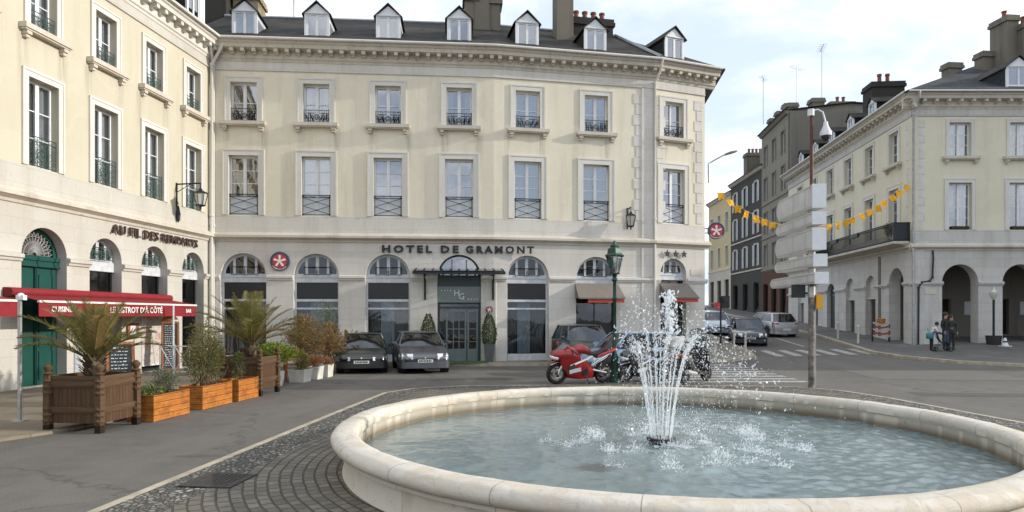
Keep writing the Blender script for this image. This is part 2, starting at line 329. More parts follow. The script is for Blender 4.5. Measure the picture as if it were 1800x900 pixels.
# ------------------------------------------------------------------ mesh building
class MB:
    def __init__(s): s.v, s.f, s.mi = [], [], []
    def add(s, vs, fs, mi=0):
        b = len(s.v); s.v += [tuple(v) for v in vs]
        for f in fs: s.f.append(tuple(i + b for i in f)); s.mi.append(mi)
        return s
    def box(s, x0, x1, y0, y1, z0, z1, mi=0):
        vs = [(x0, y0, z0), (x1, y0, z0), (x1, y1, z0), (x0, y1, z0), (x0, y0, z1), (x1, y0, z1), (x1, y1, z1), (x0, y1, z1)]
        return s.add(vs, [(3, 2, 1, 0), (4, 5, 6, 7), (0, 1, 5, 4), (1, 2, 6, 5), (2, 3, 7, 6), (3, 0, 4, 7)], mi)
    def cbox(s, c, d, rz=0.0, mi=0, ry=0.0, rx=0.0):
        m = Matrix.Translation(c) @ Matrix.Rotation(rz, 4, 'Z') @ Matrix.Rotation(ry, 4, 'Y') @ Matrix.Rotation(rx, 4, 'X')
        t = MB().box(-d[0] / 2, d[0] / 2, -d[1] / 2, d[1] / 2, -d[2] / 2, d[2] / 2)
        return s.add([m @ Vector(v) for v in t.v], t.f, mi)
    def quad(s, a, b, c, d, mi=0): return s.add([a, b, c, d], [(0, 1, 2, 3)], mi)
    def cyl(s, p0, p1, r0, r1=None, n=10, mi=0, cap=True):
        r1 = r0 if r1 is None else r1
        p0, p1 = Vector(p0), Vector(p1); d = (p1 - p0)
        if d.length < 1e-6: return s
        q = d.to_track_quat('Z', 'Y'); vs = []
        for p, r in ((p0, r0), (p1, r1)):
            for i in range(n):
                a = 2 * math.pi * i / n; vs.append(p + q @ Vector((r * math.cos(a), r * math.sin(a), 0)))
        fs = [(i, (i + 1) % n, n + (i + 1) % n, n + i) for i in range(n)]
        if cap: fs += [tuple(range(n - 1, -1, -1)), tuple(range(n, 2 * n))]
        return s.add(vs, fs, mi)
    def tube(s, pts, r, n=6, mi=0):
        pts = [Vector(p) for p in pts]; k = len(pts)
        rs = r if isinstance(r, (list, tuple)) else [r] * k
        vs = []
        for i, p in enumerate(pts):
            d = (pts[min(i + 1, k - 1)] - pts[max(i - 1, 0)])
            q = d.to_track_quat('Z', 'Y')
            for j in range(n):
                a = 2 * math.pi * j / n; vs.append(p + q @ Vector((rs[i] * math.cos(a), rs[i] * math.sin(a), 0)))
        fs = []
        for i in range(k - 1):
            for j in range(n):
                fs.append((i * n + j, i * n + (j + 1) % n, (i + 1) * n + (j + 1) % n, (i + 1) * n + j))
        fs += [tuple(range(n - 1, -1, -1)), tuple(range((k - 1) * n, k * n))]
        return s.add(vs, fs, mi)
    def lathe(s, prof, n=24, c=(0, 0, 0), mi=0, close=False):
        vs = []; k = len(prof)
        for i in range(n):
            a = 2 * math.pi * i / n
            for r, z in prof: vs.append((c[0] + r * math.cos(a), c[1] + r * math.sin(a), c[2] + z))
        fs = []
        for i in range(n):
            i2 = (i + 1) % n
            for j in range(k - 1 if not close else k):
                j2 = (j + 1) % k
                fs.append((i * k + j, i2 * k + j, i2 * k + j2, i * k + j2))
        return s.add(vs, fs, mi)
    def ball(s, c, r, nu=10, nv=6, mi=0, sz=1.0):
        prof = [(max(1e-4, r * math.sin(math.pi * j / nv)), -r * sz * math.cos(math.pi * j / nv)) for j in range(nv + 1)]
        return s.lathe(prof, nu, c, mi)
    def loft(s, rings, mi=0, cap=True, closed=True):
        n = len(rings[0]); vs = [p for r in rings for p in r]; fs = []
        for i in range(len(rings) - 1):
            for j in range(n if closed else n - 1):
                fs.append((i * n + j, i * n + (j + 1) % n, (i + 1) * n + (j + 1) % n, (i + 1) * n + j))
        if cap and closed: fs += [tuple(range(n - 1, -1, -1)), tuple(range((len(rings) - 1) * n, len(rings) * n))]
        return s.add(vs, fs, mi)
    def poly_prism(s, poly, y0, y1, mi=0, holes=(), back=True):
        # polygon in (x,z), extruded along y
        allp = [list(poly)] + [list(h) for h in holes]
        flat = [p for l in allp for p in l]; nn = len(flat); eds = []; k0 = 0
        for l in allp: eds += [(k0 + i, k0 + (i + 1) % len(l)) for i in range(len(l))]; k0 += len(l)
        co, _, tris, ov, _, _ = delaunay_2d_cdt([Vector(p) for p in flat], eds, [], 1, 1e-6)
        mp = [o[0] if o else i for i, o in enumerate(ov)]
        fv = [(p[0], y0, p[1]) for p in flat]; bv = [(p[0], y1, p[1]) for p in flat]
        def inside(h, x, z):
            c = False; j = len(h) - 1
            for i in range(len(h)):
                if (h[i][1] > z) != (h[j][1] > z) and x < (h[j][0] - h[i][0]) * (z - h[i][1]) / (h[j][1] - h[i][1]) + h[i][0]: c = not c
                j = i
            return c
        fs = []
        for t in tris:
            a, b, c = (co[i] for i in t[:3]); m_ = (a + b + c) / 3
            if any(inside(h, m_.x, m_.y) for h in holes): continue
            t = tuple(mp[i] for i in t)
            if (b - a).cross(c - a) < 0: t = tuple(reversed(t))
            fs.append(t)                       # faces -y when ccw in (x,z)
            if back: fs.append(tuple(i + nn for i in reversed(t)))
        base = 0
        for l in allp:
            k = len(l)
            area = sum(l[i][0] * l[(i + 1) % k][1] - l[(i + 1) % k][0] * l[i][1] for i in range(k))
            for i in range(k):
                a, b = base + i, base + (i + 1) % k
                outer = (l is allp[0])
                q = (b, a, a + nn, b + nn)
                if (area > 0) != outer: q = tuple(reversed(q))
                fs.append(q)
            base += k
        return s.add(fv + bv, fs, mi)
    def mesh(s, name, mats, smooth=None):
        me = bpy.data.meshes.new(name)
        me.from_pydata(s.v, [], s.f)
        for m in (mats if isinstance(mats, (list, tuple)) else [mats]): me.materials.append(M[m] if isinstance(m, str) else m)
        me.polygons.foreach_set('material_index', s.mi)
        me.update()
        if smooth is not None:
            me.polygons.foreach_set('use_smooth', [True] * len(me.polygons))
            if smooth < 3: me.set_sharp_from_angle(angle=smooth)
        return me

def inst(name, me, parent=None, loc=(0, 0, 0), rz=0.0, rot=None):
    o = bpy.data.objects.new(name, me); COL.objects.link(o)
    o.parent = parent; o.location = loc
    o.rotation_euler = rot if rot is not None else (0, 0, rz)
    return o
def part(name, mb, mats, parent=None, loc=(0, 0, 0), rz=0.0, smooth=None, rot=None):
    return inst(name, mb.mesh(name, mats, smooth), parent, loc, rz, rot)
def tag(o, label=None, cat=None, group=None, kind=None):
    for k, v in (('label', label), ('category', cat), ('group', group), ('kind', kind)):
        if v: o[k] = v
    return o
def thing(name, label, cat, loc=(0, 0, 0), rz=0.0, group=None):
    o = bpy.data.objects.new(name, None); COL.objects.link(o)
    o.empty_display_size = 0.2
    o.location = loc; o.rotation_euler = (0, 0, rz)
    return tag(o, label, cat, group)
def copy_tree(o, parent=None):
    c = o.copy(); COL.objects.link(c); c.parent = parent
    for ch in [x for x in ALL_CHILDREN(o)]: copy_tree(ch, c)
    return c
def ALL_CHILDREN(o): return [x for x in COL.objects if x.parent == o]

def arc(cx, cz, r, a0, a1, n): return [(cx + r * math.cos(R(a0 + (a1 - a0) * i / n)), cz + r * math.sin(R(a0 + (a1 - a0) * i / n))) for i in range(n + 1)]
def rect(u0, u1, z0, z1): return [(u0, z0), (u1, z0), (u1, z1), (u0, z1)]
def arch_hole(u, hw, z0, zs): return [(u - hw, z0), (u + hw, z0)] + arc(u, zs, hw, 0, 180, 18)

def g(x, y):
    t = 0.35 * (x - 8) + 0.94 * (y - 28)
    s = max(0.0, min(t, 60.0) - 2.0)
    return 0.06 * s * s / (s + 3.0)
# ------------------------------------------------------------------ ground
def sheet(poly, dz, res=0.8, skirt=0.0, mi=0, inset_pts=True):
    mb = MB()
    n = len(poly); vs = []
    for i in range(n):                                    # subdivide the outline so it follows the ground
        a, b = Vector(poly[i]), Vector(poly[(i + 1) % n]); k = max(1, int((b - a).length / res))
        for j in range(k): vs.append(a + (b - a) * j / k)
    m = len(vs); edges = [(i, (i + 1) % m) for i in range(m)]
    xs = [v.x for v in vs]; ys = [v.y for v in vs]
    pts = list(vs)
    if inset_pts:
        def inside(x, y):
            c = False; j = m - 1
            for i in range(m):
                if (vs[i].y > y) != (vs[j].y > y) and x < (vs[j].x - vs[i].x) * (y - vs[i].y) / (vs[j].y - vs[i].y) + vs[i].x: c = not c
                j = i
            return c
        st = max(res, 0.9); x = min(xs) + st * 0.51
        while x < max(xs):
            y = min(ys) + st * 0.53
            while y < max(ys):
                if inside(x, y): pts.append(Vector((x, y)))
                y += st
            x += st
    co, _, fs, _, _, _ = delaunay_2d_cdt(pts, edges, [], 1, 1e-5)
    area = sum(vs[i].x * vs[(i + 1) % m].y - vs[(i + 1) % m].x * vs[i].y for i in range(m))
    vv = [(p.x, p.y, g(p.x, p.y) + dz) for p in co]
    ff = []
    for f in fs:
        a, b, c = (co[i] for i in f[:3])
        ff.append(tuple(f) if (b - a).cross(c - a) > 0 else tuple(reversed(f)))
    mb.add(vv, ff, mi)
    if skirt:
        for i in range(m):
            a, b = vs[i], vs[(i + 1) % m]
            if area < 0: a, b = b, a
            za, zb = g(a.x, a.y) + dz, g(b.x, b.y) + dz
            mb.quad((a.x, a.y, za - skirt), (b.x, b.y, zb - skirt), (b.x, b.y, zb), (a.x, a.y, za), mi)
    return mb

def M_asphalt():
    t = NT('asphalt'); o = t.obj(); x, y, z = t.sep(o)
    fine = t.noise(o, 55, 3, 0.7); mid = t.noise(o, 2.2, 6, 0.65); big = t.noise(o, 0.16, 5, 0.6, 0.6)
    lane = t.noise(t.cmb(t.math('ADD', t.math('MULTIPLY', x, 0.9), t.math('MULTIPLY', y, -0.1)), t.math('MULTIPLY', y, 0.12), 4.0), 0.9, 5, 0.6)
    c = t.ramp(big, [(0.3, (0.135, 0.125, 0.110)), (0.7, (0.185, 0.172, 0.152))])
    c = t.mix(t.ramp(mid, [(0.42, 0.0), (0.7, 0.55)]), c, (0.100, 0.094, 0.086))
    c = t.mix(t.ramp(lane, [(0.5, 0.0), (0.7, 0.45)]), c, (0.215, 0.20, 0.175))
    st = t.noise(o, 0.8, 6, 0.75, 1.0)
    c = t.mix(t.ramp(st, [(0.62, 0.0), (0.72, 0.5)]), c, (0.045, 0.043, 0.041))
    v = t.voro(t.cmb(t.math('ADD', x, t.math('MULTIPLY', mid, 1.5)), t.math('ADD', y, t.math('MULTIPLY', big, 3.0)), 0.0), 0.16, 'DISTANCE_TO_EDGE')
    c = t.mix(t.ramp(v['Distance'], [(0.0, 0.5), (0.007, 0.0)]), c, (0.035, 0.034, 0.033))
    c = t.mix(t.ramp(fine, [(0.35, 0.45), (0.6, 0.0)]), c, (0.04, 0.039, 0.037))
    c = t.mix(t.ramp(fine, [(0.6, 0.0), (0.8, 0.35)]), c, (0.26, 0.25, 0.23))
    h = t.math('ADD', t.math('MULTIPLY', fine, 0.5), t.math('MULTIPLY', mid, 0.5))
    t.P(color=c, rough=0.88, spec=0.3, normal=t.bump(h, 0.45, 0.012))
    return t.m
M['asphalt'] = M_asphalt()

def M_paving(name, c, bw=0.9, bh=0.6, rot=0.0):
    t = NT(name); o = t.obj(); x, y, z = t.sep(o)
    cr, sr = math.cos(rot), math.sin(rot)
    uv = t.cmb(t.math('ADD', t.math('MULTIPLY', x, cr), t.math('MULTIPLY', y, sr)), t.math('SUBTRACT', t.math('MULTIPLY', y, cr), t.math('MULTIPLY', x, sr)))
    b = t.brick(uv, bw, bh, 0.008, (1, 1, 1), (0.84, 0.83, 0.81), (0.4, 0.38, 0.35))
    n1 = t.noise(o, 0.5, 6, 0.65); n2 = t.noise(o, 7, 5, 0.7)
    base = t.mix(t.ramp(n1, [(0.35, 0.0), (0.65, 1.0)]), c, tuple(v * 0.66 for v in c))
    base = t.mix(0.8, base, b['Color'], 'MULTIPLY')
    base = t.mix(t.ramp(n2, [(0.5, 0.0), (0.75, 0.5)]), base, tuple(v * 0.45 for v in c))
    t.P(color=base, rough=0.85, spec=0.3, normal=t.bump(t.math('ADD', t.math('MULTIPLY', b['Fac'], -1), t.math('MULTIPLY', n2, 0.6)), 0.35, 0.012))
    return t.m
M['paving'] = M_paving('tan_paving', (0.27, 0.225, 0.165), 0.9, 0.6, R(6))
M['paving_pale'] = M_paving('pale_paving', (0.34, 0.31, 0.26), 0.8, 0.5, R(8))
M['paving_grey'] = M_paving('grey_paving', (0.17, 0.165, 0.155), 0.7, 0.5, 0)
M['kerb'] = M_plain('kerb_stone', (0.40, 0.345, 0.26), 0.85, 0, 0.3, 3, 0.3)

def M_setts():
    t = NT('stone_setts'); o = t.obj(); x, y, z = t.sep(o)
    dx, dy = t.math('SUBTRACT', x, 2.08), t.math('SUBTRACT', y, 9.7)
    r = t.math('SQRT', t.math('ADD', t.math('MULTIPLY', dx, dx), t.math('MULTIPLY', dy, dy)))
    wob = t.noise(o, 1.1, 3)
    a = t.math('MULTIPLY', t.math('ARCTAN2', dy, dx), 5.4)
    rr = t.math('ADD', r, t.math('MULTIPLY', wob, 0.07))
    b = t.brick(t.cmb(a, rr), 0.19, 0.135, 0.014, (1, 1, 1), (0.52, 0.52, 0.53), (0.0, 0.0, 0.0), 0.5, 0.5)
    n1 = t.noise(o, 0.7, 6, 0.65); n2 = t.noise(o, 12, 5, 0.65)
    stone = t.ramp(n1, [(0.3, (0.165, 0.147, 0.122)), (0.7, (0.255, 0.226, 0.185))])
    stone = t.mix(0.85, stone, b['Color'], 'MULTIPLY')
    stone = t.mix(t.ramp(n2, [(0.45, 0.0), (0.75, 0.55)]), stone, (0.07, 0.066, 0.06))
    moss = t.ramp(t.noise(o, 0.9, 5, 0.7), [(0.42, (0.05, 0.046, 0.037)), (0.64, (0.075, 0.075, 0.032))])
    c = t.mix(b['Fac'], stone, moss)
    h = t.math('ADD', t.math('MULTIPLY', b['Fac'], -1.0), t.math('MULTIPLY', n2, 0.35))
    t.P(color=c, rough=0.75, spec=0.4, normal=t.bump(h, 0.9, 0.02))
    return t.m
M['setts'] = M_setts()
def M_pebbles():
    t = NT('river_pebbles'); o = t.obj(); x, y, z = t.sep(o)
    v = t.voro(t.cmb(t.math('MULTIPLY', x, 1.0), t.math('MULTIPLY', y, 0.72), 0.0), 17)
    e = t.voro(t.cmb(t.math('MULTIPLY', x, 1.0), t.math('MULTIPLY', y, 0.72), 0.0), 17, 'DISTANCE_TO_EDGE')
    cv = t.sep(v['Color'])
    c = t.ramp(cv[0], [(0.0, (0.085, 0.085, 0.088)), (0.45, (0.19, 0.185, 0.17)), (0.8, (0.33, 0.31, 0.27)), (1.0, (0.42, 0.40, 0.36))])
    gap = t.ramp(e['Distance'], [(0.03, 1.0), (0.16, 0.0)])
    c = t.mix(gap, c, (0.045, 0.043, 0.034))
    big = t.noise(o, 0.5, 5, 0.7)
    c = t.mix(t.ramp(big, [(0.4, 0.0), (0.7, 0.55)]), c, (0.10, 0.095, 0.075))
    t.P(color=c, rough=0.6, spec=0.45, normal=t.bump(t.ramp(e['Distance'], [(0.0, 0.0), (0.25, 1.0)]), 1.0, 0.035))
    return t.m
M['pebbles'] = M_pebbles()
def M_paint():
    t = NT('road_paint'); o = t.obj()
    n = t.noise(o, 5, 6, 0.75); n2 = t.noise(o, 40, 3, 0.7)
    c = t.mix(t.ramp(n, [(0.42, 0.0), (0.62, 0.8)]), (0.52, 0.51, 0.48), (0.16, 0.155, 0.145))
    t.P(color=t.mix(t.ramp(n2, [(0.4, 0.4), (0.55, 0.0)]), c, (0.12, 0.115, 0.11)), rough=0.75)
    return t.m
M['paint'] = M_paint()

gx = [-220, -140, -90, -60] + [-40 + 2 * i for i in range(46)] + [60, 80, 110, 160, 240]
gy = [-160, -90, -50, -30] + [-20 + 2 * i for i in range(61)] + [115, 140, 180, 260]
mb = MB(); nx = len(gx)
mb.add([(x, y, g(x, y)) for y in gy for x in gx], [(j * nx + i, j * nx + i + 1, (j + 1) * nx + i + 1, (j + 1) * nx + i) for j in range(len(gy) - 1) for i in range(nx - 1)])
tag(part('ground', mb, 'asphalt', smooth=9), kind='structure')

def off(p, d, n): return (p[0] + d[0] * n, p[1] + d[1] * n)
DL = (math.cos(R(83.8)), math.sin(R(83.8)))           # along the left building, away from the camera
# cobbled island round the fountain: kerb strip, pebble band, setts
isl = [(-5.0, -2.0), (-4.29, 6.96), (-3.62, 14.5), (-3.32, 17.6), (-2.7, 18.7), (-1.4, 19.35), (1.0, 19.6), (5.0, 19.5), (7.8, 19.2), (8.75, 18.2), (9.15, 16.6), (9.6, 12.0), (9.9, 4.0), (10.0, -2.0)]
def inset(poly, d):
    out = []; n = len(poly)
    for i in range(n):
        p0, p1, p2 = Vector(poly[i - 1]), Vector(poly[i]), Vector(poly[(i + 1) % n])
        e1, e2 = (p1 - p0).normalized(), (p2 - p1).normalized()
        n1, n2 = Vector((e1.y, -e1.x)), Vector((e2.y, -e2.x))     # right side of clockwise outline = inside
        b = (n1 + n2); b = b / max(0.3, b.dot(n1))
        out.append(tuple(p1 + b * d))
    return out
tag(part('kerb', sheet(isl, 0.02, 0.8, 0.03), 'kerb'), kind='structure')
tag(part('pebble_band', sheet(inset(isl, 0.13), 0.024, 0.8), 'pebbles'), kind='structure')
tag(part('setts', sheet(inset(isl, 0.78), 0.030, 0.8), 'setts'), kind='structure')

# pavements
Lw = lambda u, n: (-13.57 + DL[0] * u + DL[1] * n, 13.48 + DL[1] * u - DL[0] * n)
pv_left = [Lw(-12, -0.2), Lw(14.3, -0.2), (-11.2, 26.9), Lw(12.5, 2.2), Lw(8.5, 4.6), Lw(4.2, 6.05), Lw(1.2, 6.25), Lw(-1.2, 6.0), Lw(-3.0, 5.4), Lw(-6, 5.2), Lw(-12, 5.2)]
tag(part('pavement', sheet(list(reversed(pv_left)), 0.05, 0.9, 0.09), 'paving'), kind='structure')
pv_hotel = [(-11.9, 27.35), (-11.4, 26.6), (-6.5, 26.95), (-1.0, 27.0), (0.3, 27.1), (4.0, 27.7), (7.4, 28.6), (9.5, 29.6), (11.2, 31.4), (11.7, 33.6), (12.0, 36.5), (13.5, 52), (16.2, 76), (11, 76), (9.5, 33), (9.0, 31.2), (6.2, 29.9), (-0.7, 28.5)]
tag(part('pavement', sheet(pv_hotel, 0.12, 0.9, 0.16), 'paving_pale'), kind='structure')
pv_right = [(60, 40), (20.6, 40), (20.3, 35.5), (22.6, 56.5), (25, 76), (21.5, 76), (20.5, 57), (18.6, 40), (17.6, 34.5), (17.0, 32.0), (17.4, 29.6), (19.0, 26.6), (21.5, 24.6), (26, 23.2), (60, 22)]
pv_right = [(60, 40), (22.3, 40), (24.2, 76), (21.0, 76), (20.1, 57), (18.5, 41), (17.5, 35.2), (17.0, 32.4), (17.2, 30.4), (18.2, 28.0), (20.2, 26.0), (23.5, 24.6), (28, 23.8), (60, 23)]
tag(part('pavement', sheet(pv_right, 0.12, 0.9, 0.16), 'paving_grey'), kind='structure')
kr = pv_right[3:14]
mb = MB()
for i in range(len(kr) - 1):
    a, b = Vector(kr[i]), Vector(kr[i + 1]); d = (b - a).normalized(); nrm = Vector((d.y, -d.x)) * -1
    k = max(1, int((b - a).length / 0.9))
    for j in range(k):
        p, q = a + (b - a) * j / k, a + (b - a) * (j + 1) / k
        for w0, w1 in ((-0.01, 0.20),):
            pa, pb, pc, pd = p + nrm * w0, q + nrm * w0, q + nrm * w1, p + nrm * w1
            z = lambda v: g(v.x, v.y) + 0.126
            vs = [(v.x, v.y, z(v)) for v in (pa, pb, pc, pd)] + [(v.x, v.y, z(v) - 0.16) for v in (pa, pb)]
            mb.add(vs, [(0, 1, 2, 3), (0, 4, 5, 1)])
tag(part('kerb', mb, 'kerb'), kind='structure')
mb = MB()                                              # pale kerb along the hotel pavement
kh = pv_hotel[1:12]
for i in range(len(kh) - 1):
    a, b = Vector(kh[i]), Vector(kh[i + 1]); d = (b - a).normalized(); nrm = Vector((-d.y, d.x))
    k = max(1, int((b - a).length / 0.9))
    for j in range(k):
        p, q = a + (b - a) * j / k, a + (b - a) * (j + 1) / k
        pa, pb, pc, pd = p - nrm * 0.01, q - nrm * 0.01, q + nrm * 0.17, p + nrm * 0.17
        z = lambda v: g(v.x, v.y) + 0.126
        vs = [(v.x, v.y, z(v)) for v in (pa, pb, pc, pd)] + [(v.x, v.y, z(v) - 0.16) for v in (pa, pb)]
        mb.add(vs, [(0, 1, 2, 3), (0, 4, 5, 1)])
tag(part('kerb', mb, 'kerb'), kind='structure')

# old repairs in the asphalt
def M_patch(name, c):
    t = NT(name); o = t.obj(); f = t.noise(o, 55, 3, .7); m_ = t.noise(o, 1.5, 6, .65)
    k = t.mix(t.ramp(m_, [(.4, 0.), (.7, .6)]), c, tuple(v * .72 for v in c)); k = t.mix(t.ramp(f, [(.35, .45), (.6, 0.)]), k, tuple(v * .4 for v in c))
    t.P(color=k, rough=.9, spec=.25, normal=t.bump(f, .4, .01)); return t.m
M['patch'] = M_patch('asphalt_patch', (.125, .117, .105)); M['patch2'] = M_patch('pale_asphalt_patch', (.175, .165, .150))
tag(part('road_patch', sheet([(-3.0, 21.2), (1.5, 21.5), (3.0, 21.9), (2.9, 22.6), (-3.1, 22.0)], .004, .9), 'patch'), kind='structure')
tag(part('road_patch', sheet([(10.2, 17.0), (15.5, 16.4), (15.8, 17.2), (10.3, 17.8)], .004, .9), 'patch'), kind='structure')
tag(part('road_patch', sheet([(11.5, 21.5), (16.2, 21.0), (17.0, 25.2), (12.2, 25.6)], .004, .9), 'patch2'), kind='structure')
# zebra crossings and other paint
mb = MB()
for k in range(9):
    y = 20.45 + k * 0.92; xl, xr = 4.6, 8.95 + k * 0.03
    t = sheet([(xl, y), (xr, y + 0.02), (xr, y + 0.47), (xl, y + 0.45)], 0.005, 0.9); mb.add(t.v, t.f)
tag(part('crosswalk', mb, 'paint'), kind='structure')
mb = MB()
for k in range(7):
    x = 12.35 + k * 0.88
    t = sheet([(x, 31.9 + k * 0.05), (x + 0.42, 31.9 + k * 0.05), (x + 0.62, 34.6), (x + 0.2, 34.6)], 0.005, 0.9); mb.add(t.v, t.f)
t = sheet([(15.4, 36.2), (15.55, 36.2), (16.3, 44.0), (16.15, 44.0)], 0.005, 0.9); mb.add(t.v, t.f)
tag(part('crosswalk', mb, 'paint'), kind='structure')

# ------------------------------------------------------------------ building kit
def ring_tube(mb, c, r, t=0.008, n=10, mi=0):
    pts = [(c[0] + r * math.cos(2 * math.pi * i / n), c[1], c[2] + r * math.sin(2 * math.pi * i / n)) for i in range(n + 1)]
    for i in range(n): mb.cyl(pts[i], pts[i + 1], t, n=4, mi=mi, cap=False)
def bar(mb, a, b, t=0.008, mi=0): mb.cyl(a, b, t, n=4, mi=mi)

_cache = {}
def cached(key, fn):
    if key not in _cache: _cache[key] = fn()
    return _cache[key]

def casement(w, h, rows, yb=0.20, panel=0.0, mid=0.13, bars=0.03):
    mb = MB(); a = w / 2; fj = 0.07
    mb.box(-a, -a + fj, yb, yb + 0.06, 0, h); mb.box(a - fj, a, yb, yb + 0.06, 0, h)
    mb.box(-a + fj, a - fj, yb + 0.002, yb + 0.058, h - 0.08, h); mb.box(-a + fj, a - fj, yb + 0.002, yb + 0.058, 0, 0.07)
    mb.box(-mid / 2, mid / 2, yb - 0.012, yb + 0.05, 0.07, h - 0.08)
    z0 = max(0.07, panel)
    for r in range(1, rows):
        z = z0 + (h - 0.08 - z0) * r / rows
        mb.box(-a + fj, -mid / 2, yb + 0.01, yb + 0.045, z - bars / 2, z + bars / 2); mb.box(mid / 2, a - fj, yb + 0.01, yb + 0.045, z - bars / 2, z + bars / 2)
    if panel:
        mb.box(-a + fj, -mid / 2, yb + 0.006, yb + 0.05, 0.07, panel, 1); mb.box(mid / 2, a - fj, yb + 0.006, yb + 0.05, 0.07, panel, 1)
    return mb.mesh('window', ['white', 'panel'])
def surround_mesh(w, h, band=0.21, base=0.0, mat='trim'):
    mb = MB(); a = w / 2
    for n0, b0, b1 in ((0.035, 0.002, band), (0.055, band - 0.05, band + 0.012)):
        mb.box(-a - b1, -a - b0, -n0, 0.01, base, h + b0); mb.box(a + b0, a + b1, -n0, 0.01, base, h + b0)
        mb.box(-a - b1, a + b1, -n0 - 0.001, 0.01, h + b0, h + b1)
    return mb.mesh('surround', mat)
def sill_mesh(w):
    mb = MB(); a = w / 2 + 0.37
    mb.box(-a, a, -0.23, 0.02, -0.17, -0.03); mb.box(-a + 0.03, a - 0.03, -0.19, 0.02, -0.215, -0.172)
    for s in (-1, 1):
        c = s * (a - 0.18)
        mb.box(c - 0.085, c + 0.085, -0.17, 0.015, -0.31, -0.217); mb.box(c - 0.065, c + 0.065, -0.12, 0.014, -0.40, -0.312)
    return mb.mesh('sill', 'sill')
def pane_mesh(w, h, y, mat):
    mb = MB(); mb.quad((-w / 2, y, 0), (w / 2, y, 0), (w / 2, y, h), (-w / 2, y, h)); return mb.mesh('pane', mat)
def curtain_mesh(w, h, kind):
    mb = MB()
    def drape(x0, x1, z0, z1, amp=0.03, mi=0):
        n = max(4, int((x1 - x0) / 0.045)); vs = []
        for i in range(n + 1):
            x = x0 + (x1 - x0) * i / n; y = 0.36 + amp * math.sin(i * 1.9) + amp * 0.6 * math.sin(i * 0.7 + x0 * 9)
            vs += [(x, y, z0), (x, y * 1.0 + 0.01, z1)]
        mb.add(vs, [(2 * i, 2 * i + 2, 2 * i + 3, 2 * i + 1) for i in range(n)], mi)
    a = w / 2
    if kind == 0: drape(-a, -a * 0.45, 0, h); drape(a * 0.45, a, 0, h)
    elif kind == 1: drape(-a, a, 0, h, 0.015)
    elif kind == 2: drape(-a, -a * 0.1, 0, h); drape(a * 0.6, a, 0, h)
    elif kind == 3: drape(-a, a, h * 0.3, h, 0.01)
    elif kind == 4: drape(-a, -a * 0.5, 0, h, 0.03, 1); drape(a * 0.5, a, 0, h, 0.03, 1)
    else: drape(-a, -a * 0.15, 0, h, 0.02); drape(a * 0.2, a, 0, h * 0.98, 0.02)
    return mb.mesh('curtain', ['curtain', 'dark_curtain'])
def rail_ornate(w, h, y=0.06, rich=True):
    mb = MB(); a = w / 2
    for z in (0.06, h - 0.13, h): bar(mb, (-a, y, z), (a, y, z), 0.013)
    n = 8
    for i in range(n + 1):
        x = -a + w * i / n; bar(mb, (x, y, 0.03), (x, y, h), 0.011 if i in (0, n) else 0.008)
    for i in range(n):
        x = -a + w * (i + 0.5) / n; s = 1 if i % 2 else -1
        for zc, r in ((h * 0.22, w / n * 0.42), (h * 0.42, w / n * 0.45), (h * 0.62, w / n * 0.42)):
            if rich or zc > h * 0.3: ring_tube(mb, (x, y, zc + s * 0.02), r, 0.007, 8)
    ring_tube(mb, (0, y - 0.01, h * 0.42), w * 0.13, 0.012, 12)
    if rich:
        for s in (-1, 1):
            pts = [(s * w * (0.08 + 0.13 * math.sin(k * 0.9)), y, 0.05 + (h - 0.2) * k / 8) for k in range(9)]
            mb.tube(pts, 0.011, 4)
    return mb
def rail_hotel_top(w, h, y=0.05):
    mb = MB(); a = w / 2
    for z in (0.05, h): bar(mb, (-a, y, z), (a, y, z), 0.014)
    for x in (-a + 0.02, a - 0.02): bar(mb, (x, y, 0.0), (x, y, h + 0.04), 0.018)
    for s in (-1, 1):
        for k in range(4):
            x0 = s * (0.13 + k * (a - 0.15) / 4); x1 = s * (0.13 + (k + 1) * (a - 0.15) / 4)
            mb.tube([(x0, y, h * 0.28), ((x0 + x1) / 2, y, h * (0.75 if k % 2 else 0.3)), (x1, y, h * 0.72)], 0.012, 4)
            ring_tube(mb, ((x0 + x1) / 2, y, h * 0.5), 0.055, 0.010, 8)
            bar(mb, (x1, y, 0.05), (x1, y, h), 0.008)
    ring_tube(mb, (0, y, h * 0.48), 0.10, 0.016, 12); ring_tube(mb, (0, y, h * 0.48), 0.05, 0.014, 8)
    return mb
def rail_cross(w, h, y=0.05):
    mb = MB(); a = w / 2
    for z in (0.05, h - 0.09, h): bar(mb, (-a, y, z), (a, y, z), 0.014 if z < h else 0.02)
    for x in (-a + 0.05, a - 0.05):
        bar(mb, (x, y, 0.0), (x, y, h), 0.016); mb.ball((x, y, 0.06), 0.035, 6, 4); mb.ball((x, y, h - 0.05), 0.035, 6, 4)
    zb, zt = 0.07, h - 0.10; zm = (zb + zt) / 2
    for z0, z1 in ((zb, zm), (zm, zt)):
        bar(mb, (-a + 0.05, y, z0), (a - 0.05, y, z1), 0.011); bar(mb, (-a + 0.05, y + 0.012, z1), (a - 0.05, y + 0.012, z0), 0.011)
        mb.ball((0, y, (z0 + z1) / 2), 0.045, 8, 5, sz=0.7)
    return mb

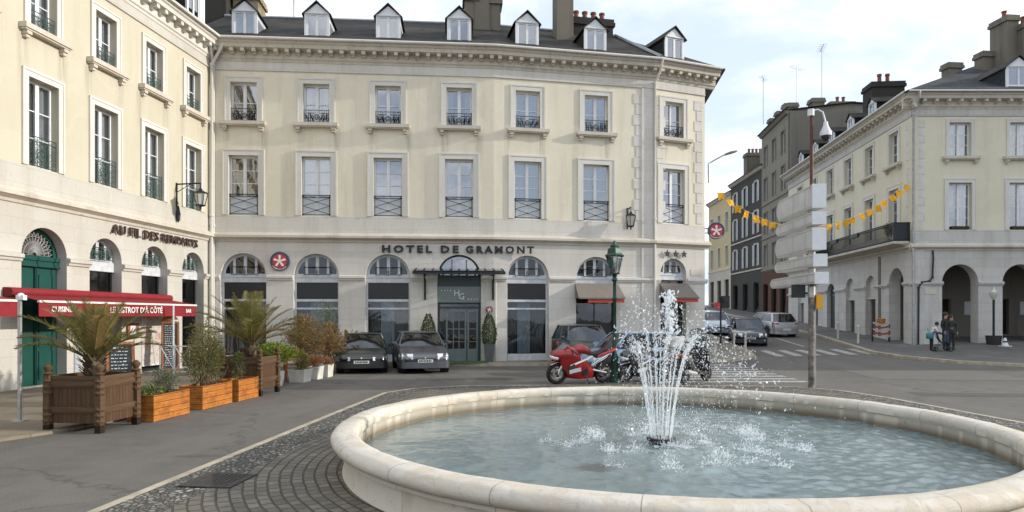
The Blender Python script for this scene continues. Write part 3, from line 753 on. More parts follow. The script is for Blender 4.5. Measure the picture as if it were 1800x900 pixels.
WK = dict(
    hotel_top=dict(w=1.04, h=1.57, rows=2, sill=True, rail=('hotel_top', 0.52), glass='glass_up', band=0.22),
    hotel_first=dict(w=1.16, h=2.40, rows=3, panel=0.80, rail=('cross', 0.84), glass='glass_up', band=0.24),
    left_top=dict(w=0.92, h=1.55, rows=2, sill=True, rail=('ornate', 0.50), glass='glass', band=0.2),
    left_first=dict(w=1.05, h=2.40, rows=3, rail=('rich', 0.85), glass='glass', band=0.2),
    right_top=dict(w=1.12, h=1.72, rows=3, sill=True, glass='glass', band=0.17),
    right_first=dict(w=1.18, h=2.42, rows=4, glass='glass', band=0.22),
)
def window(parent, loc, rz, u, z, kind, cur, rail_mat='iron'):
    k = WK[kind]; w, h = k['w'], k['h']
    o = inst('window', cached((kind, 'win'), lambda: casement(w, h, k['rows'], 0.20, k.get('panel', 0.0))), parent,
             (loc[0] + u * math.cos(rz), loc[1] + u * math.sin(rz), z), rz)
    inst('surround', cached((kind, 'sur'), lambda: surround_mesh(w, h, k['band'])), o)
    inst('pane', cached((kind, 'pane'), lambda: pane_mesh(w, h, 0.235, k['glass'])), o, rot=(R(rng.uniform(-.7, .7)), 0, R(rng.uniform(-.9, .9))))
    if cur is not None: inst('curtain', cached((kind, 'cur', cur), lambda: curtain_mesh(w, h, cur)), o)
    if k.get('sill'): inst('sill', cached((kind, 'sill'), lambda: sill_mesh(w)), o)
    if k.get('rail'):
        rk, rh = k['rail']
        fn = {'hotel_top': rail_hotel_top, 'cross': rail_cross, 'ornate': lambda a, b: rail_ornate(a, b, 0.06, False), 'rich': rail_ornate}[rk]
        inst('railing', cached((kind, 'rail', rail_mat), lambda: fn(w, rh).mesh('railing', rail_mat)), o)
    return o

def profile_run(mb, prof, u0, u1, mi=0):
    n = len(prof); vs = [(u0, -p[0], p[1]) for p in prof] + [(u1, -p[0], p[1]) for p in prof]
    fs = [(i, n + i, n + (i + 1) % n, (i + 1) % n) for i in range(n)] + [tuple(range(n)), tuple(range(2 * n - 1, n - 1, -1))]
    mb.add(vs, fs, mi)
def cornice(root, loc, rz, u0, u1, zs=0.0, e=0.0, step=0.43, mat='trim_old'):
    mb = MB()
    z = 12.25 + zs + e
    profile_run(mb, [(-0.05, z - 0.02), (0.05, z - 0.02), (0.07, z + 0.06), (0.12, z + 0.10), (0.12, z + 0.40), (0.44, z + 0.43), (0.46, z + 0.56), (0.52, z + 0.60), (0.55, z + 0.70), (-0.05, z + 0.70)], u0, u1)
    n = int((u1 - u0) / step); s = (u1 - u0) / n
    for i in range(n):
        u = u0 + (i + 0.5) * s
        mb.box(u - 0.075, u + 0.075, -0.40, -0.115, z + 0.29, z + 0.425); mb.box(u - 0.06, u + 0.06, -0.24, -0.117, z + 0.22, z + 0.292)
    part('cornice', mb, mat, root, (loc[0], loc[1], 0), rz)
    mb = MB(); pr = [(0.60 + 0.065 * math.cos(R(a)), z + 0.735 + 0.065 * math.sin(R(a))) for a in range(0, 360, 45)]
    profile_run(mb, pr, u0, u1); part('gutter', mb, 'trim', root, (loc[0], loc[1], 0), rz)
def string_course(root, loc, rz, u0, u1, zs=0.0, e=0.0, mat='trim_old'):
    mb = MB(); z = zs + e
    profile_run(mb, [(-0.05, 4.98 + z), (0.04, 4.98 + z), (0.06, 5.06 + z), (0.16, 5.12 + z), (0.22, 5.15 + z), (0.22, 5.24 + z), (0.15, 5.27 + z), (0.05, 5.36 + z), (-0.05, 5.36 + z)], u0, u1)
    part('string_course', mb, mat, root, (loc[0], loc[1], 0), rz)
def impost(root, loc, rz, spans, zs=0.0, mat='trim'):
    for a, b in spans:
        mb = MB(); profile_run(mb, [(-0.05, 3.44 + zs), (0.05, 3.44 + zs), (0.06, 3.50 + zs), (0.11, 3.53 + zs), (0.11, 3.62 + zs), (0.02, 3.65 + zs), (-0.05, 3.65 + zs)], a, b)
        part('impost_band', mb, mat, root, (loc[0], loc[1], 0), rz)

def storeys(root, loc, rz, u0, u1, bays, kinds, stucco, stone, zs=0.0, band_stone=True):
    (kt, kf) = kinds; L = (loc[0], loc[1], 0)
    w1, w2 = WK[kf], WK[kt]
    mb = MB(); mb.poly_prism(rect(u0, u1, 5.0 + zs, 6.03 + zs), -0.012, 0.30); part('stone_band', mb, stone, root, L, rz)
    holes = [rect(b - w1['w'] / 2, b + w1['w'] / 2, 6.06 + zs, 6.06 + zs + w1['h']) for b in bays] + [rect(b - w2['w'] / 2, b + w2['w'] / 2, 9.84 + zs, 9.84 + zs + w2['h']) for b in bays]
    mb = MB(); mb.poly_prism(rect(u0, u1, 6.03 + zs, 11.90 + zs), 0, 0.30, 0, holes); part('upper_wall', mb, stucco, root, L, rz)
    mb = MB(); mb.poly_prism(rect(u0, u1, 11.90 + zs, 12.25 + zs), -0.03, 0.30); profile_run(mb, [(0.0, 11.86 + zs), (0.055, 11.88 + zs), (0.055, 11.93 + zs), (0.0, 11.95 + zs)], u0, u1); part('frieze', mb, stone, root, L, rz)
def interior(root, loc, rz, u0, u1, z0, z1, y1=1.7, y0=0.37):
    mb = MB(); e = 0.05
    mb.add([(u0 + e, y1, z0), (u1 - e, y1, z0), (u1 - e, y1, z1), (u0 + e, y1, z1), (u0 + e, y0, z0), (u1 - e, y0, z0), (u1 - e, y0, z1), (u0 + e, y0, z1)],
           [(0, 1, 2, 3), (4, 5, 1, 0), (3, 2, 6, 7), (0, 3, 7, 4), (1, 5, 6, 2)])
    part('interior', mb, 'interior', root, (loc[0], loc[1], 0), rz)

def lunette(r, z, y=0.20, cm=0.11):
    # white fanlight plate with two tall middle lights and two side lights
    mb = MB(); outer = [(-r, z)] + [(r, z)] + arc(0, z, r, 0, 180, 20)[1:-1]
    def col(x0, x1, zb):
        n = 5; rr = r - 0.10
        top = [(x1 + (x0 - x1) * i / n, z + math.sqrt(max(0.01, rr * rr - (x1 + (x0 - x1) * i / n) ** 2))) for i in range(n + 1)]
        return [(x0, z + zb), (x1, z + zb)] + top
    i0, i1 = cm / 2 + 0.01, r * 0.42
    hs = [col(-i1, -i0, 0.09), col(i0, i1, 0.09), col(-(r - 0.13), -i1 - 0.10, 0.09), col(i1 + 0.10, r - 0.13, 0.09)]
    mb.poly_prism(outer, y, y + 0.06, 0, hs)
    return mb
def lunette_rail(w, z, h=0.36, y=0.10):
    mb = MB(); a = w / 2
    for q in (z + 0.06, z + h): bar(mb, (-a, y, q), (a, y, q), 0.014)
    for x in (-a, 0, a): bar(mb, (x, y, z + 0.04), (x, y, z + h), 0.012)
    ring_tube(mb, (0, y, z + h * 0.5), 0.05, 0.01, 8)
    return mb

def dormer(root, loc, rz, u, kind='hotel', zs=0.0, n_in=0.12, w=1.0, zb=13.22, ze=14.32, za=14.80, slope=0.588, eave=12.95, side='slate', ymax=9):
    # gabled dormer; local origin at its base centre on the roof
    a = w / 2; mb = MB(); Y = (za - eave) / slope - 0.55 - n_in + 0.2; Ye = (ze - eave) / slope - 0.55 - n_in + 0.2
    cut = Y > ymax; Y, Ye = min(Y, ymax), min(Ye, ymax)
    b, e, p = 0.0, ze - zb, za - zb
    hole = rect(-a + 0.10, a - 0.10, 0.12, e - 0.02)
    mb.poly_prism([(-a, b - 0.15), (a, b - 0.15), (a, e), (0, p - 0.06), (-a, e)], 0, 0.08, 0, [hole])
    for s in (-1, 1):
        q = [(s * a * 0.985, 0.08, b - 0.3), (s * a * 0.985, Ye, e - 0.02), (s * a * 0.985, 0.08, e)]
        mb.add(q, [(0, 1, 2) if s > 0 else (2, 1, 0)], 1)
        # roof slope, a thin slab overhanging front and side
        o = 0.09; t = 0.045; k = (p - e) / a
        A, B = (s * (a + o), -0.10, e - o * k), (0, -0.10, p); C, D = (0, Y, p), (s * (a + o), Ye, e - o * k)
        up = [(v[0], v[1], v[2] + t) for v in (A, B, C, D)]
        vs = [A, B, C, D] + up
        fs = [(3, 2, 1, 0), (4, 5, 6, 7), (0, 1, 5, 4), (3, 0, 4, 7), (2, 3, 7, 6)]
        if s < 0: fs = [tuple(reversed(f)) for f in fs]
        mb.add(vs, fs, 2)
    if cut: mb.add([(-a, Y, -0.3), (a, Y, -0.3), (a, Y, e), (0, Y, p), (-a, Y, e)], [(4, 3, 2, 1, 0)], 1); mb.add([(s * a * .985, q_, z_) for s in (-1, 1) for q_, z_ in ((0.08, -.3), (Y, -.3), (Y, e - .02), (0.08, e))], [(3, 2, 1, 0), (4, 5, 6, 7)], 1)
    # front trim: pediment fillet
    mb.box(-a + 0.02, a - 0.02, -0.03, 0.0, e + 0.0, e + 0.05, 0)
    mb.box(-a + 0.10, a - 0.10, -0.045, 0.0, 0.06, 0.11, 0)
    o = part('dormer', mb, ['white', side, 'slate'], root, (loc[0] + u * math.cos(rz) - n_in * math.sin(rz), loc[1] + u * math.sin(rz) + n_in * math.cos(rz), zb + zs), rz)
    h = e - 0.14; ww = w - 0.20
    def sash():
        m = MB(); m.box(-ww / 2, -ww / 2 + 0.05, 0.03, 0.07, 0, h); m.box(ww / 2 - 0.05, ww / 2, 0.03, 0.07, 0, h)
        m.box(-ww / 2 + 0.05, ww / 2 - 0.05, 0.031, 0.069, h - 0.05, h); m.box(-ww / 2 + 0.05, ww / 2 - 0.05, 0.031, 0.069, 0, 0.05); m.box(-0.05, 0.05, 0.028, 0.068, 0.05, h - 0.05)
        m.quad((-ww / 2, 0.5, -0.1), (ww / 2, 0.5, -0.1), (ww / 2, 0.5, h + 0.1), (-ww / 2, 0.5, h + 0.1), 1)
        return m.mesh('sash', ['white', 'interior'])
    inst('sash', cached(('dsash', round(ww, 2), round(h, 2)), sash), o, (0, 0, 0.12))
    inst('pane', cached(('dpane', round(ww, 2), round(h, 2)), lambda: pane_mesh(ww, h, 0.05, 'glass_up')), o, (0, 0, 0.12))
    return o

def slab(mb, pts, t=0.06, mi=0):
    # roof plane given by its outline (counter-clockwise seen from above), with thickness
    n = len(pts); vs = [tuple(p) for p in pts] + [(p[0], p[1], p[2] - t) for p in pts]
    fs = [tuple(range(n)), tuple(range(2 * n - 1, n - 1, -1))] + [(i, n + i, n + (i + 1) % n, (i + 1) % n) for i in range(n)]
    mb.add(vs, fs, mi)

def chimney(root, loc, rz, sx, sy, z0, z1, mat, pots=0, cap=0.09, pot_h=0.5, shoulder=None):
    mb = MB(); mb.box(-sx / 2, sx / 2, -sy / 2, sy / 2, z0, z1)
    mb.box(-sx / 2 - cap, sx / 2 + cap, -sy / 2 - cap, sy / 2 + cap, z1 - 0.32, z1 - 0.14); mb.box(-sx / 2 - cap * 0.5, sx / 2 + cap * 0.5, -sy / 2 - cap * 0.5, sy / 2 + cap * 0.5, z1 - 0.141, z1 + 0.03)
    if shoulder: mb.box(*shoulder)
    o = part('chimney', mb, mat, root, (loc[0], loc[1], 0), rz)
    for i in range(pots):
        p = MB(); p.lathe([(0.13, 0), (0.115, pot_h * 0.8), (0.15, pot_h * 0.82), (0.15, pot_h), (0.11, pot_h), (0.09, 0.1)], 10)
        part('chimney_pot', p, 'terracotta', o, ((i - (pots - 1) / 2) * min(0.5, sx * 0.8 / max(1, pots)), 0, z1 + 0.02), smooth=0.7)
    return o
def downpipe(root, pts, r=0.055, mat='trim'):
    mb = MB(); mb.tube(pts, r, 8)
    for p in pts[2:-1]: mb.cyl((p[0], p[1], p[2] - 0.05), (p[0], p[1], p[2] + 0.05), r * 1.4, n=8)
    return part('downpipe', mb, mat, root, smooth=0.7)
# ------------------------------------------------------------------ the hotel
def seg_pt(seg, u, n=0.0, z=0.0):
    (ox, oy), a = seg
    return (ox + u * math.cos(a) + n * math.sin(a), oy + u * math.sin(a) - n * math.cos(a), z)
C0 = (-12.06, 27.4)
hotel = thing('hotel_building', 'long three-storey cream stucco building with arcaded white stone ground floor and seven slate-roof dormers', 'hotel', (C0[0], C0[1], 0))
SA = ((0, 0), R(4.6)); LA = 11.34
SB = (seg_pt(SA, LA)[:2], R(11.5)); LB = 7.09
SC = (seg_pt(SB, LB)[:2], R(22.0)); LC = 2.68
BA, BB, BC = [1.25, 4.12, 7.0, 9.91], [1.45, 4.45], [1.0]
curs = {('A', 0): 4, ('A', 1): None, ('A', 2): None, ('A', 3): None}
ZS = 3.62
for nm, S, Lg, bays, e, hw in (('A', SA, LA, BA, 0.0, 0.9), ('B', SB, LB, BB, 0.003, 0.9), ('C', SC, LC, BC, 0.006, 0.68)):
    loc, rz = S
    storeys(hotel, loc, rz, 0, Lg, bays, ('hotel_top', 'hotel_first'), 'stucco_cream', 'stone')
    mb = MB(); mb.poly_prism(rect(0, Lg, -0.6, 5.0), 0, 0.45, 0, [arch_hole(b, hw, 0.10, ZS + (0.9 - hw)) for b in bays]); part('ground_floor_wall', mb, 'stone', hotel, (loc[0], loc[1], 0), rz)
    u0 = -0.2 if nm == 'A' else -0.03; u1 = Lg + (0.12 if nm != 'C' else 0.5)
    cornice(hotel, loc, rz, u0, u1, 0, e); string_course(hotel, loc, rz, u0, u1 - (0.3 if nm == 'C' else 0.08), 0, e)
    sp = []; a = 0.0
    for b in bays: sp.append((a, b - hw - 0.02)); a = b + hw + 0.02
    sp.append((a, Lg + (0.1 if nm == 'C' else 0))); impost(hotel, loc, rz, sp)
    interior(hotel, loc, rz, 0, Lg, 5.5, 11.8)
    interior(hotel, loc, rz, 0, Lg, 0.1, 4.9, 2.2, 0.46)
    for i, b in enumerate(bays):
        window(hotel, loc, rz, b, 6.06, 'hotel_first', [4, 5, 3, 2][i] if nm == 'A' else ([1, 5][i] if nm == 'B' else 2))
        window(hotel, loc, rz, b, 9.84, 'hotel_top', {'A': [4, 0, None, 0], 'B': [1, 5], 'C': [1]}[nm][i])

def seg_inst(name, me, S, u, n, z, parent=hotel, rz=0.0):
    p = seg_pt(S, u, n, z); return inst(name, me, parent, p, S[1] + rz)
def shop_window(S, u, hw, zs, style, parent=hotel):
    def frame():
        mb = lunette(hw, zs, 0.24)
        mb.box(-hw, hw, 0.20, 0.31, zs - 0.26, zs - 0.002); mb.box(-hw - 0.0, hw, 0.17, 0.20, zs - 0.06, zs - 0.003)
        if style == 'shop':
            for s in (-1, 1): mb.box(min(s * hw, s * (hw - 0.07)), max(s * hw, s * (hw - 0.07)), 0.22, 0.32, 0.12, zs - 0.262)
            i = hw - 0.07
            mb.box(-i, i, 0.22, 0.32, 2.58, 2.68); mb.box(-i, i, 0.225, 0.315, 2.26, 2.33); mb.box(-i, i, 0.20, 0.33, 0.12, 0.40)
        return mb.mesh('shop_window', 'white_old' if style == 'shop' else 'white_old')
    o = seg_inst('shop_window', cached(('shopw', hw, style), frame), S, u, 0, 0, parent)
    inst('fanlight_pane', cached(('fan', hw), lambda: MB().add([(x, 0.27, z) for x, z in arc(0, zs, hw - 0.05, 0, 180, 16)], [tuple(range(17))]).mesh('fanlight_pane', 'glass_shop')), o)
    inst('railing', cached(('lrail', hw), lambda: lunette_rail(hw * 1.15, zs, 0.36, 0.12).mesh('railing', 'iron')), o)
    if style == 'shop':
        inst('fascia', cached(('fasc', hw), lambda: MB().box(-hw + 0.07, hw - 0.07, 0.26, 0.30, 2.68, zs - 0.262).mesh('fascia', 'black')), o)
        inst('pane', cached(('spane', hw), lambda: MB().add([(-hw + .07, .28, .4), (hw - .07, .28, .4), (hw - .07, .28, 2.26), (-hw + .07, .28, 2.26), (-hw + .07, .28, 2.33), (hw - .07, .28, 2.33), (hw - .07, .28, 2.58), (-hw + .07, .28, 2.58)], [(0, 1, 2, 3), (4, 5, 6, 7)]).mesh('pane', 'glass_shop')), o)
        def cur():
            mb = MB(); n = 24
            for x0, x1, mi in ((-hw + 0.08, -hw * 0.42, 1), (-hw * 0.38, hw * 0.25, 0), (hw * 0.3, hw - 0.08, 1)):
                vs = []
                for k in range(n + 1):
                    x = x0 + (x1 - x0) * k / n; y = 0.55 + 0.03 * math.sin(k * 1.3)
                    vs += [(x, y, 0.4), (x, y, 2.55)]
                mb.add(vs, [(2 * k, 2 * k + 2, 2 * k + 3, 2 * k + 1) for k in range(n)], mi)
            return mb.mesh('curtain', ['grey_paint', 'dark_curtain'])
        inst('curtain', cached(('scur', hw), cur), o)
    return o
for u in BA[:3]: shop_window(SA, u, 0.9, ZS, 'shop')
shop_window(SB, BB[0], 0.9, ZS, 'shop')
def awning_bay(S, u, hw, zs):
    o = shop_window(S, u, hw, zs, 'plain')
    mb = MB(); mb.box(-hw, -hw + 0.06, 0.28, 0.34, 0.1, zs - 0.262); mb.box(hw - 0.06, hw, 0.28, 0.34, 0.1, zs - 0.262); mb.box(-hw + .06, hw - .06, 0.28, 0.36, 0.1, 0.75); mb.box(-0.03, 0.03, 0.29, 0.33, 0.75, zs - .262)
    part('shop_front', mb, 'black', o)
    part('pane', MB().quad((-hw, 0.31, 0.75), (hw, 0.31, 0.75), (hw, 0.31, zs - 0.3), (-hw, 0.31, zs - 0.3)), 'glass_shop', o)
    return o
awning_bay(SB, BB[1], 0.9, ZS); awning_bay(SC, BC[0], 0.68, ZS + 0.22)
# entrance: dark fanlight, dark head, pale panel, glazed double door
mb = MB(); hw = 0.9
mb.poly_prism([(-hw, ZS)] + [(hw, ZS)] + arc(0, ZS, hw, 0, 180, 20)[1:-1], 0.26, 0.32, 0, [arc(0, ZS + 0.07, hw - 0.11, 0, 180, 18)])
for x in (-0.3, 0.3): mb.box(x - 0.02, x + 0.02, 0.27, 0.31, ZS + 0.07, ZS + 0.72)
mb.box(-hw, hw, 0.22, 0.33, ZS - 0.42, ZS - 0.002)
mb.box(-hw, -hw + 0.1, 0.30, 0.40, 0.12, 2.55); mb.box(hw - 0.1, hw, 0.30, 0.40, 0.12, 2.55); mb.box(-hw + .1, hw - .1, 0.30, 0.40, 2.30, 2.38); mb.box(-hw + .1, hw - .1, 0.305, 0.395, 2.48, 2.55)
ent = seg_inst('entrance', mb.mesh('entrance', 'door_dark'), SA, BA[3], 0, 0)
part('fanlight_pane', MB().add([(x, 0.29, z) for x, z in arc(0, ZS, hw - 0.06, 0, 180, 16)], [tuple(range(17))]), 'glass_up', ent)
part('pane', MB().add([(-hw, .35, .12), (hw, .35, .12), (hw, .35, 2.5), (-hw, .35, 2.5)], [(0, 1, 2, 3)]), 'glass_shop', ent)
mb = MB()
for x0, x1 in ((-0.55, 0.30), (0.34, 0.78)):
    mb.box(x0, x0 + 0.07, 0.26, 0.31, 0.12, 2.26); mb.box(x1 - 0.07, x1, 0.26, 0.31, 0.12, 2.26)
    mb.box(x0 + .07, x1 - .07, 0.262, 0.308, 0.12, 0.62); mb.box(x0 + .07, x1 - .07, 0.262, 0.308, 2.16, 2.26)
    nb = 2 if x1 - x0 > 0.6 else 1
    for k in range(1, nb + 1):
        if nb > 1: xx = x0 + .07 + (x1 - x0 - .14) * k / (nb + 1); mb.box(xx - 0.018, xx + 0.018, 0.27, 0.30, 0.62, 2.16)
    for z in (0.92, 1.45): mb.box(x0 + .07, x1 - .07, 0.272, 0.298, z - 0.018, z + 0.018)
part('door', mb, 'door_grey', ent)

def quoins(root, S, us, flip, z0, z1, step=0.46):
    mb = MB(); z = z0; k = 0
    while z < z1 - 0.1:
        w = 0.34 if k % 2 else 0.22
        a, b = (us - w, us + 0.10) if flip else (us - 0.10, us + w)
        mb.box(a, b, -0.022, 0.01, z + 0.012, min(z + step - 0.012, z1)); z += step; k += 1
    part('quoins', mb, 'stone', root, (S[0][0], S[0][1], 0), S[1])
quoins(hotel, SB, LB - 0.62, True, 6.1, 11.7); quoins(hotel, SC, 0.24, False, 6.1, 11.7); quoins(hotel, SC, LC - 0.24, True, 6.1, 11.7)
mb = MB()
for z0, z1 in ((0.1, 3.42), (3.66, 4.96), (5.37, 11.86)): mb.box(LB - 0.60, LB - 0.02, -0.05, 0.01, z0, z1)
part('pilaster', mb, 'stone', hotel, (SB[0][0], SB[0][1], 0), SB[1])

# roof
zE, zR = 12.99, 15.85
def mid(p, q): return tuple((a + b) / 2 for a, b in zip(p, q))
eA0 = seg_pt(SA, -0.9, 0.64, zE); eAB = mid(seg_pt(SA, LA, 0.64, zE), seg_pt(SB, 0, 0.64, zE)); eBC = mid(seg_pt(SB, LB, 0.64, zE), seg_pt(SC, 0, 0.64, zE)); eC1 = seg_pt(SC, LC + 0.62, 0.64, zE)
rA0 = seg_pt(SA, -0.9, -4.3, zR); rAB = mid(seg_pt(SA, LA, -4.3, zR), seg_pt(SB, 0, -4.3, zR)); rP = (17.2, 6.5, zR)
sd = (0.097, 0.995)
mb = MB()
slab(mb, [eA0, eAB, rAB, rA0]); slab(mb, [eAB, eBC, rP, rAB]); slab(mb, [eBC, eC1, rP])
eC2 = (eC1[0] + sd[0] * 14, eC1[1] + sd[1] * 14, zE); rP2 = (rP[0] + sd[0] * 11, rP[1] + sd[1] * 11, zR)
slab(mb, [eC1, eC2, rP2, rP]); slab(mb, [rA0, rAB, seg_pt(SB, 0, -9.2, 12.6), seg_pt(SA, -0.9, -9.2, 12.6)]); slab(mb, [rAB, rP, rP2, seg_pt(SB, 2.0, -9.2, 12.6), seg_pt(SB, 0, -9.2, 12.6)])
roof = part('roof', mb, 'slate', hotel)
mb = MB()
lift = lambda p, d=0.05: (p[0], p[1], p[2] + d)
midp = lambda a, b, t: tuple(a[i] + (b[i] - a[i]) * t for i in range(3))
mb.tube([lift(rP), lift(midp(rP, eBC, 0.5), 0.04), lift(eBC)], 0.09, 6)
mb.tube([lift(rA0, 0.03), lift(rAB, 0.03), lift(rP, 0.03)], 0.08, 6)
part('ridge_flashing', mb, 'zinc', roof)
part('street_wall', MB().box(0, 12, 0, 0.3, -0.5, 12.9), 'stone', hotel, (seg_pt(SC, LC)[0], seg_pt(SC, LC)[1], 0), R(84.4))
for S, bs in ((SA, BA), (SB, BB), (SC, [1.15])):
    for u in bs: dormer(hotel, S[0], S[1], u, side='slate' if S is not SA else 'white_old', slope=0.575)
# chimneys, placed by where they stand on the roof (hotel coordinates)
chimney(hotel, (-1.75, 5.3), R(4), 0.95, 2.2, 13.5, 19.0, 'chimney_dark')
chimney(hotel, (-0.62, 5.6), R(4), 1.15, 1.3, 13.2, 17.3, 'brick_tan', shoulder=(-0.45, 0.35, -0.66, 0.66, 17.3, 18.6))
chimney(hotel, (10.15, 4.3), R(5), 0.6, 0.8, 14.0, 16.75, 'chimney'); chimney(hotel, (10.65, 4.35), R(5), 0.68, 0.9, 14.0, 17.25, 'chimney'); chimney(hotel, (11.2, 4.5), R(5), 0.6, 0.8, 14.0, 16.7, 'chimney')
chimney(hotel, (14.4, 4.0), R(11), 0.78, 0.8, 13.9, 18.0, 'chimney')
chimney(hotel, (15.85, 6.2), R(11), 2.2, 0.8, 14.5, 16.45, 'chimney_dark', pots=4, pot_h=0.45)
chimney(hotel, (21.2, 9.0), R(22), 0.5, 0.5, 13.2, 15.0, 'chimney_dark')
downpipe(hotel, [seg_pt(SB, LB + 0.12, 0.66, 12.98), seg_pt(SB, LB + 0.10, 0.45, 12.55), seg_pt(SB, LB - 0.01, 0.10, 12.1), seg_pt(SB, LB - 0.01, 0.10, 6.2), seg_pt(SB, LB - 0.01, 0.10, 0.2)])
downpipe(hotel, [seg_pt(SA, 0.12, 0.66, 12.98), seg_pt(SA, 0.12, 0.4, 12.5), seg_pt(SA, 0.10, 0.10, 12.0), seg_pt(SA, 0.10, 0.10, 5.6), seg_pt(SA, 0.10, 0.10, 0.2)], 0.06)
downpipe(hotel, [seg_pt(SA, BA[3] + 1.5, 0.07, 3.4), seg_pt(SA, BA[3] + 1.5, 0.07, 3.0), seg_pt(SA, BA[3] + 1.5, 0.07, 2.0), seg_pt(SA, BA[3] + 1.5, 0.07, 0.2)], 0.035)
# street name plate on the corner pier
part('street_plaque', MB().box(-0.3, 0.3, -0.02, 0.0, 0, 0.3), 'trim_old', hotel, seg_pt(SC, 2.2, 0.0, 3.78), SC[1])

# ------------------------------------------------------------------ restaurant building on the left
rest = thing('restaurant_building', 'sunlit cream corner building with green arched door, iron balconettes and deep white cornice', 'building', (-13.57, 13.48, 0), R(83.8))
SL = ((0, 0), 0.0); U0, U1 = -8.0, 14.0
bl = [5.46, 7.93, 10.33, 12.7, 3.04, 0.62, -1.8, -4.2]
storeys(rest, (0, 0), 0, U0, U1, bl, ('left_top', 'left_first'), 'stucco_left', 'stone_left')
ar = [(5.52, 0.80, 3.64), (7.95, 0.72, 3.70), (10.38, 0.72, 3.70), (12.72, 0.72, 3.70), (3.04, 0.72, 3.7), (0.62, 0.72, 3.7), (-1.8, .72, 3.7)]
mb = MB(); mb.poly_prism(rect(U0, U1, -0.6, 5.0), 0, 0.5, 0, [arch_hole(*(a[0], a[1], 0.06, a[2])) for a in ar]); part('ground_floor_wall', mb, 'stone_left', rest)
cornice(rest, (0, 0), 0, U0, U1 - 0.05, 0, 0.002, 0.46, 'trim'); string_course(rest, (0, 0), 0, U0, U1, 0, 0.004)
sp = []; a = U0
for u, hw, zs in sorted(ar): sp.append((a, u - hw - 0.01)); a = u + hw + 0.01
sp.append((a, U1)); impost(rest, (0, 0), 0, sp, 0.02, 'stone_left')
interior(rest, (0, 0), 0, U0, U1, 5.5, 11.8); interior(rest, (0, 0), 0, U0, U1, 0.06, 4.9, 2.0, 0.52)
for i, b in enumerate(bl):
    window(rest, (0, 0), 0, b, 6.06, 'left_first', [0, 5, 1, 1, 0, 5, 1, 0][i], 'iron_green')
    window(rest, (0, 0), 0, b, 9.84, 'left_top', [1, 0, 5, 1, 0, 1, 0, 1][i], 'iron_green')
for i, (u, hw, zs) in enumerate(ar[1:]):
    def fr(hw=hw, zs=zs):
        m = lunette(hw, zs, 0.30); m.box(-hw, hw, 0.26, 0.38, zs - 0.30, zs - 0.002)
        m.box(-hw, -hw + 0.06, 0.34, 0.42, 0.06, zs - .302, 1); m.box(hw - 0.06, hw, 0.34, 0.42, 0.06, zs - .302, 1); m.box(-hw + .06, hw - .06, .34, .42, .06, .5, 1); m.box(-hw + .06, hw - .06, .345, .415, 2.2, 2.27, 1)
        return m.mesh('shop_window', ['white_old', 'plastic'])
    o = inst('shop_window', cached(('lshop', hw), fr), rest, (u, 0, 0))
    inst('fanlight_pane', cached(('lfan', hw), lambda: MB().add([(x, 0.34, z) for x, z in arc(0, zs, hw - 0.05, 0, 180, 16)], [tuple(range(17))]).mesh('fanlight_pane', 'glass')), o)
    inst('railing', cached(('lfrail', hw), lambda: rail_ornate(hw * 1.5, 0.42, 0.16, False).mesh('railing', 'iron_green')), o, (0, 0, zs - 0.0))
    inst('pane', cached(('lpane', hw), lambda: MB().quad((-hw + .06, .38, .5), (hw - .06, .38, .5), (hw - .06, .38, zs - .3), (-hw + .06, .38, zs - .3)).mesh('pane', 'glass_shop')), o)
# green carriage door with lattice fanlight
hw, zs = 0.80, 3.64; mb = MB()
mb.poly_prism([(-hw, zs), (hw, zs)] + arc(0, zs, hw, 0, 180, 20)[1:-1], 0.30, 0.40, 0, [arc(0, zs + 0.04, hw - 0.15, 0, 180, 18)])
mb.box(-hw, hw, 0.24, 0.40, zs - 0.28, zs - 0.002); mb.box(-hw, hw, 0.20, 0.24, zs - 0.10, zs - 0.004); mb.box(-hw, hw, 0.21, 0.24, zs - 0.28, zs - 0.22)
dd = inst('door', mb.mesh('door', 'door_green'), rest, (5.52, 0, 0))
for s in (-1, 1):
    m = MB(); x0, x1 = (-hw, -0.015) if s < 0 else (0.015, hw)
    m.box(x0, x1, 0.32, 0.38, 0.06, zs - 0.282)
    for z0, z1 in ((0.2, 1.0), (1.12, 2.05), (2.2, 3.15)):
        for e, y in ((0.12, 0.295), (0.17, 0.305)): m.box(x0 + e, x1 - e, y, 0.32, z0 + e - 0.12, z1 - e + 0.12)
    m.box(0 if s > 0 else -0.04, 0.04 if s > 0 else 0, 0.27, 0.318, 0.06, zs - 0.282)
    part('door_leaf', m, 'door_green', dd)
m = MB()
for k in range(15):
    a = R(6 + 168 * k / 14); r = hw - 0.15
    for da in (-0.25, 0.25):
        pts = [(q * r * math.cos(a + da * q * (1 - q) * 2.4), 0.33 + 0.01 * (da > 0), zs + 0.05 + q * r * math.sin(a + da * q * (1 - q) * 2.4) * 0.98) for q in [0.12 + 0.88 * i / 6 for i in range(7)]]
        m.tube(pts, 0.010, 4)
for r in (0.2, 0.36, 0.52): m.tube([(r * math.cos(R(a)), 0.335, zs + 0.05 + r * math.sin(R(a))) for a in range(0, 181, 12)], 0.012, 4)
part('lattice', m, 'galv', dd)
part('backing', MB().add([(x, 0.38, z) for x, z in arc(0, zs, hw - 0.1, 0, 180, 16)], [tuple(range(17))]), 'interior', dd)
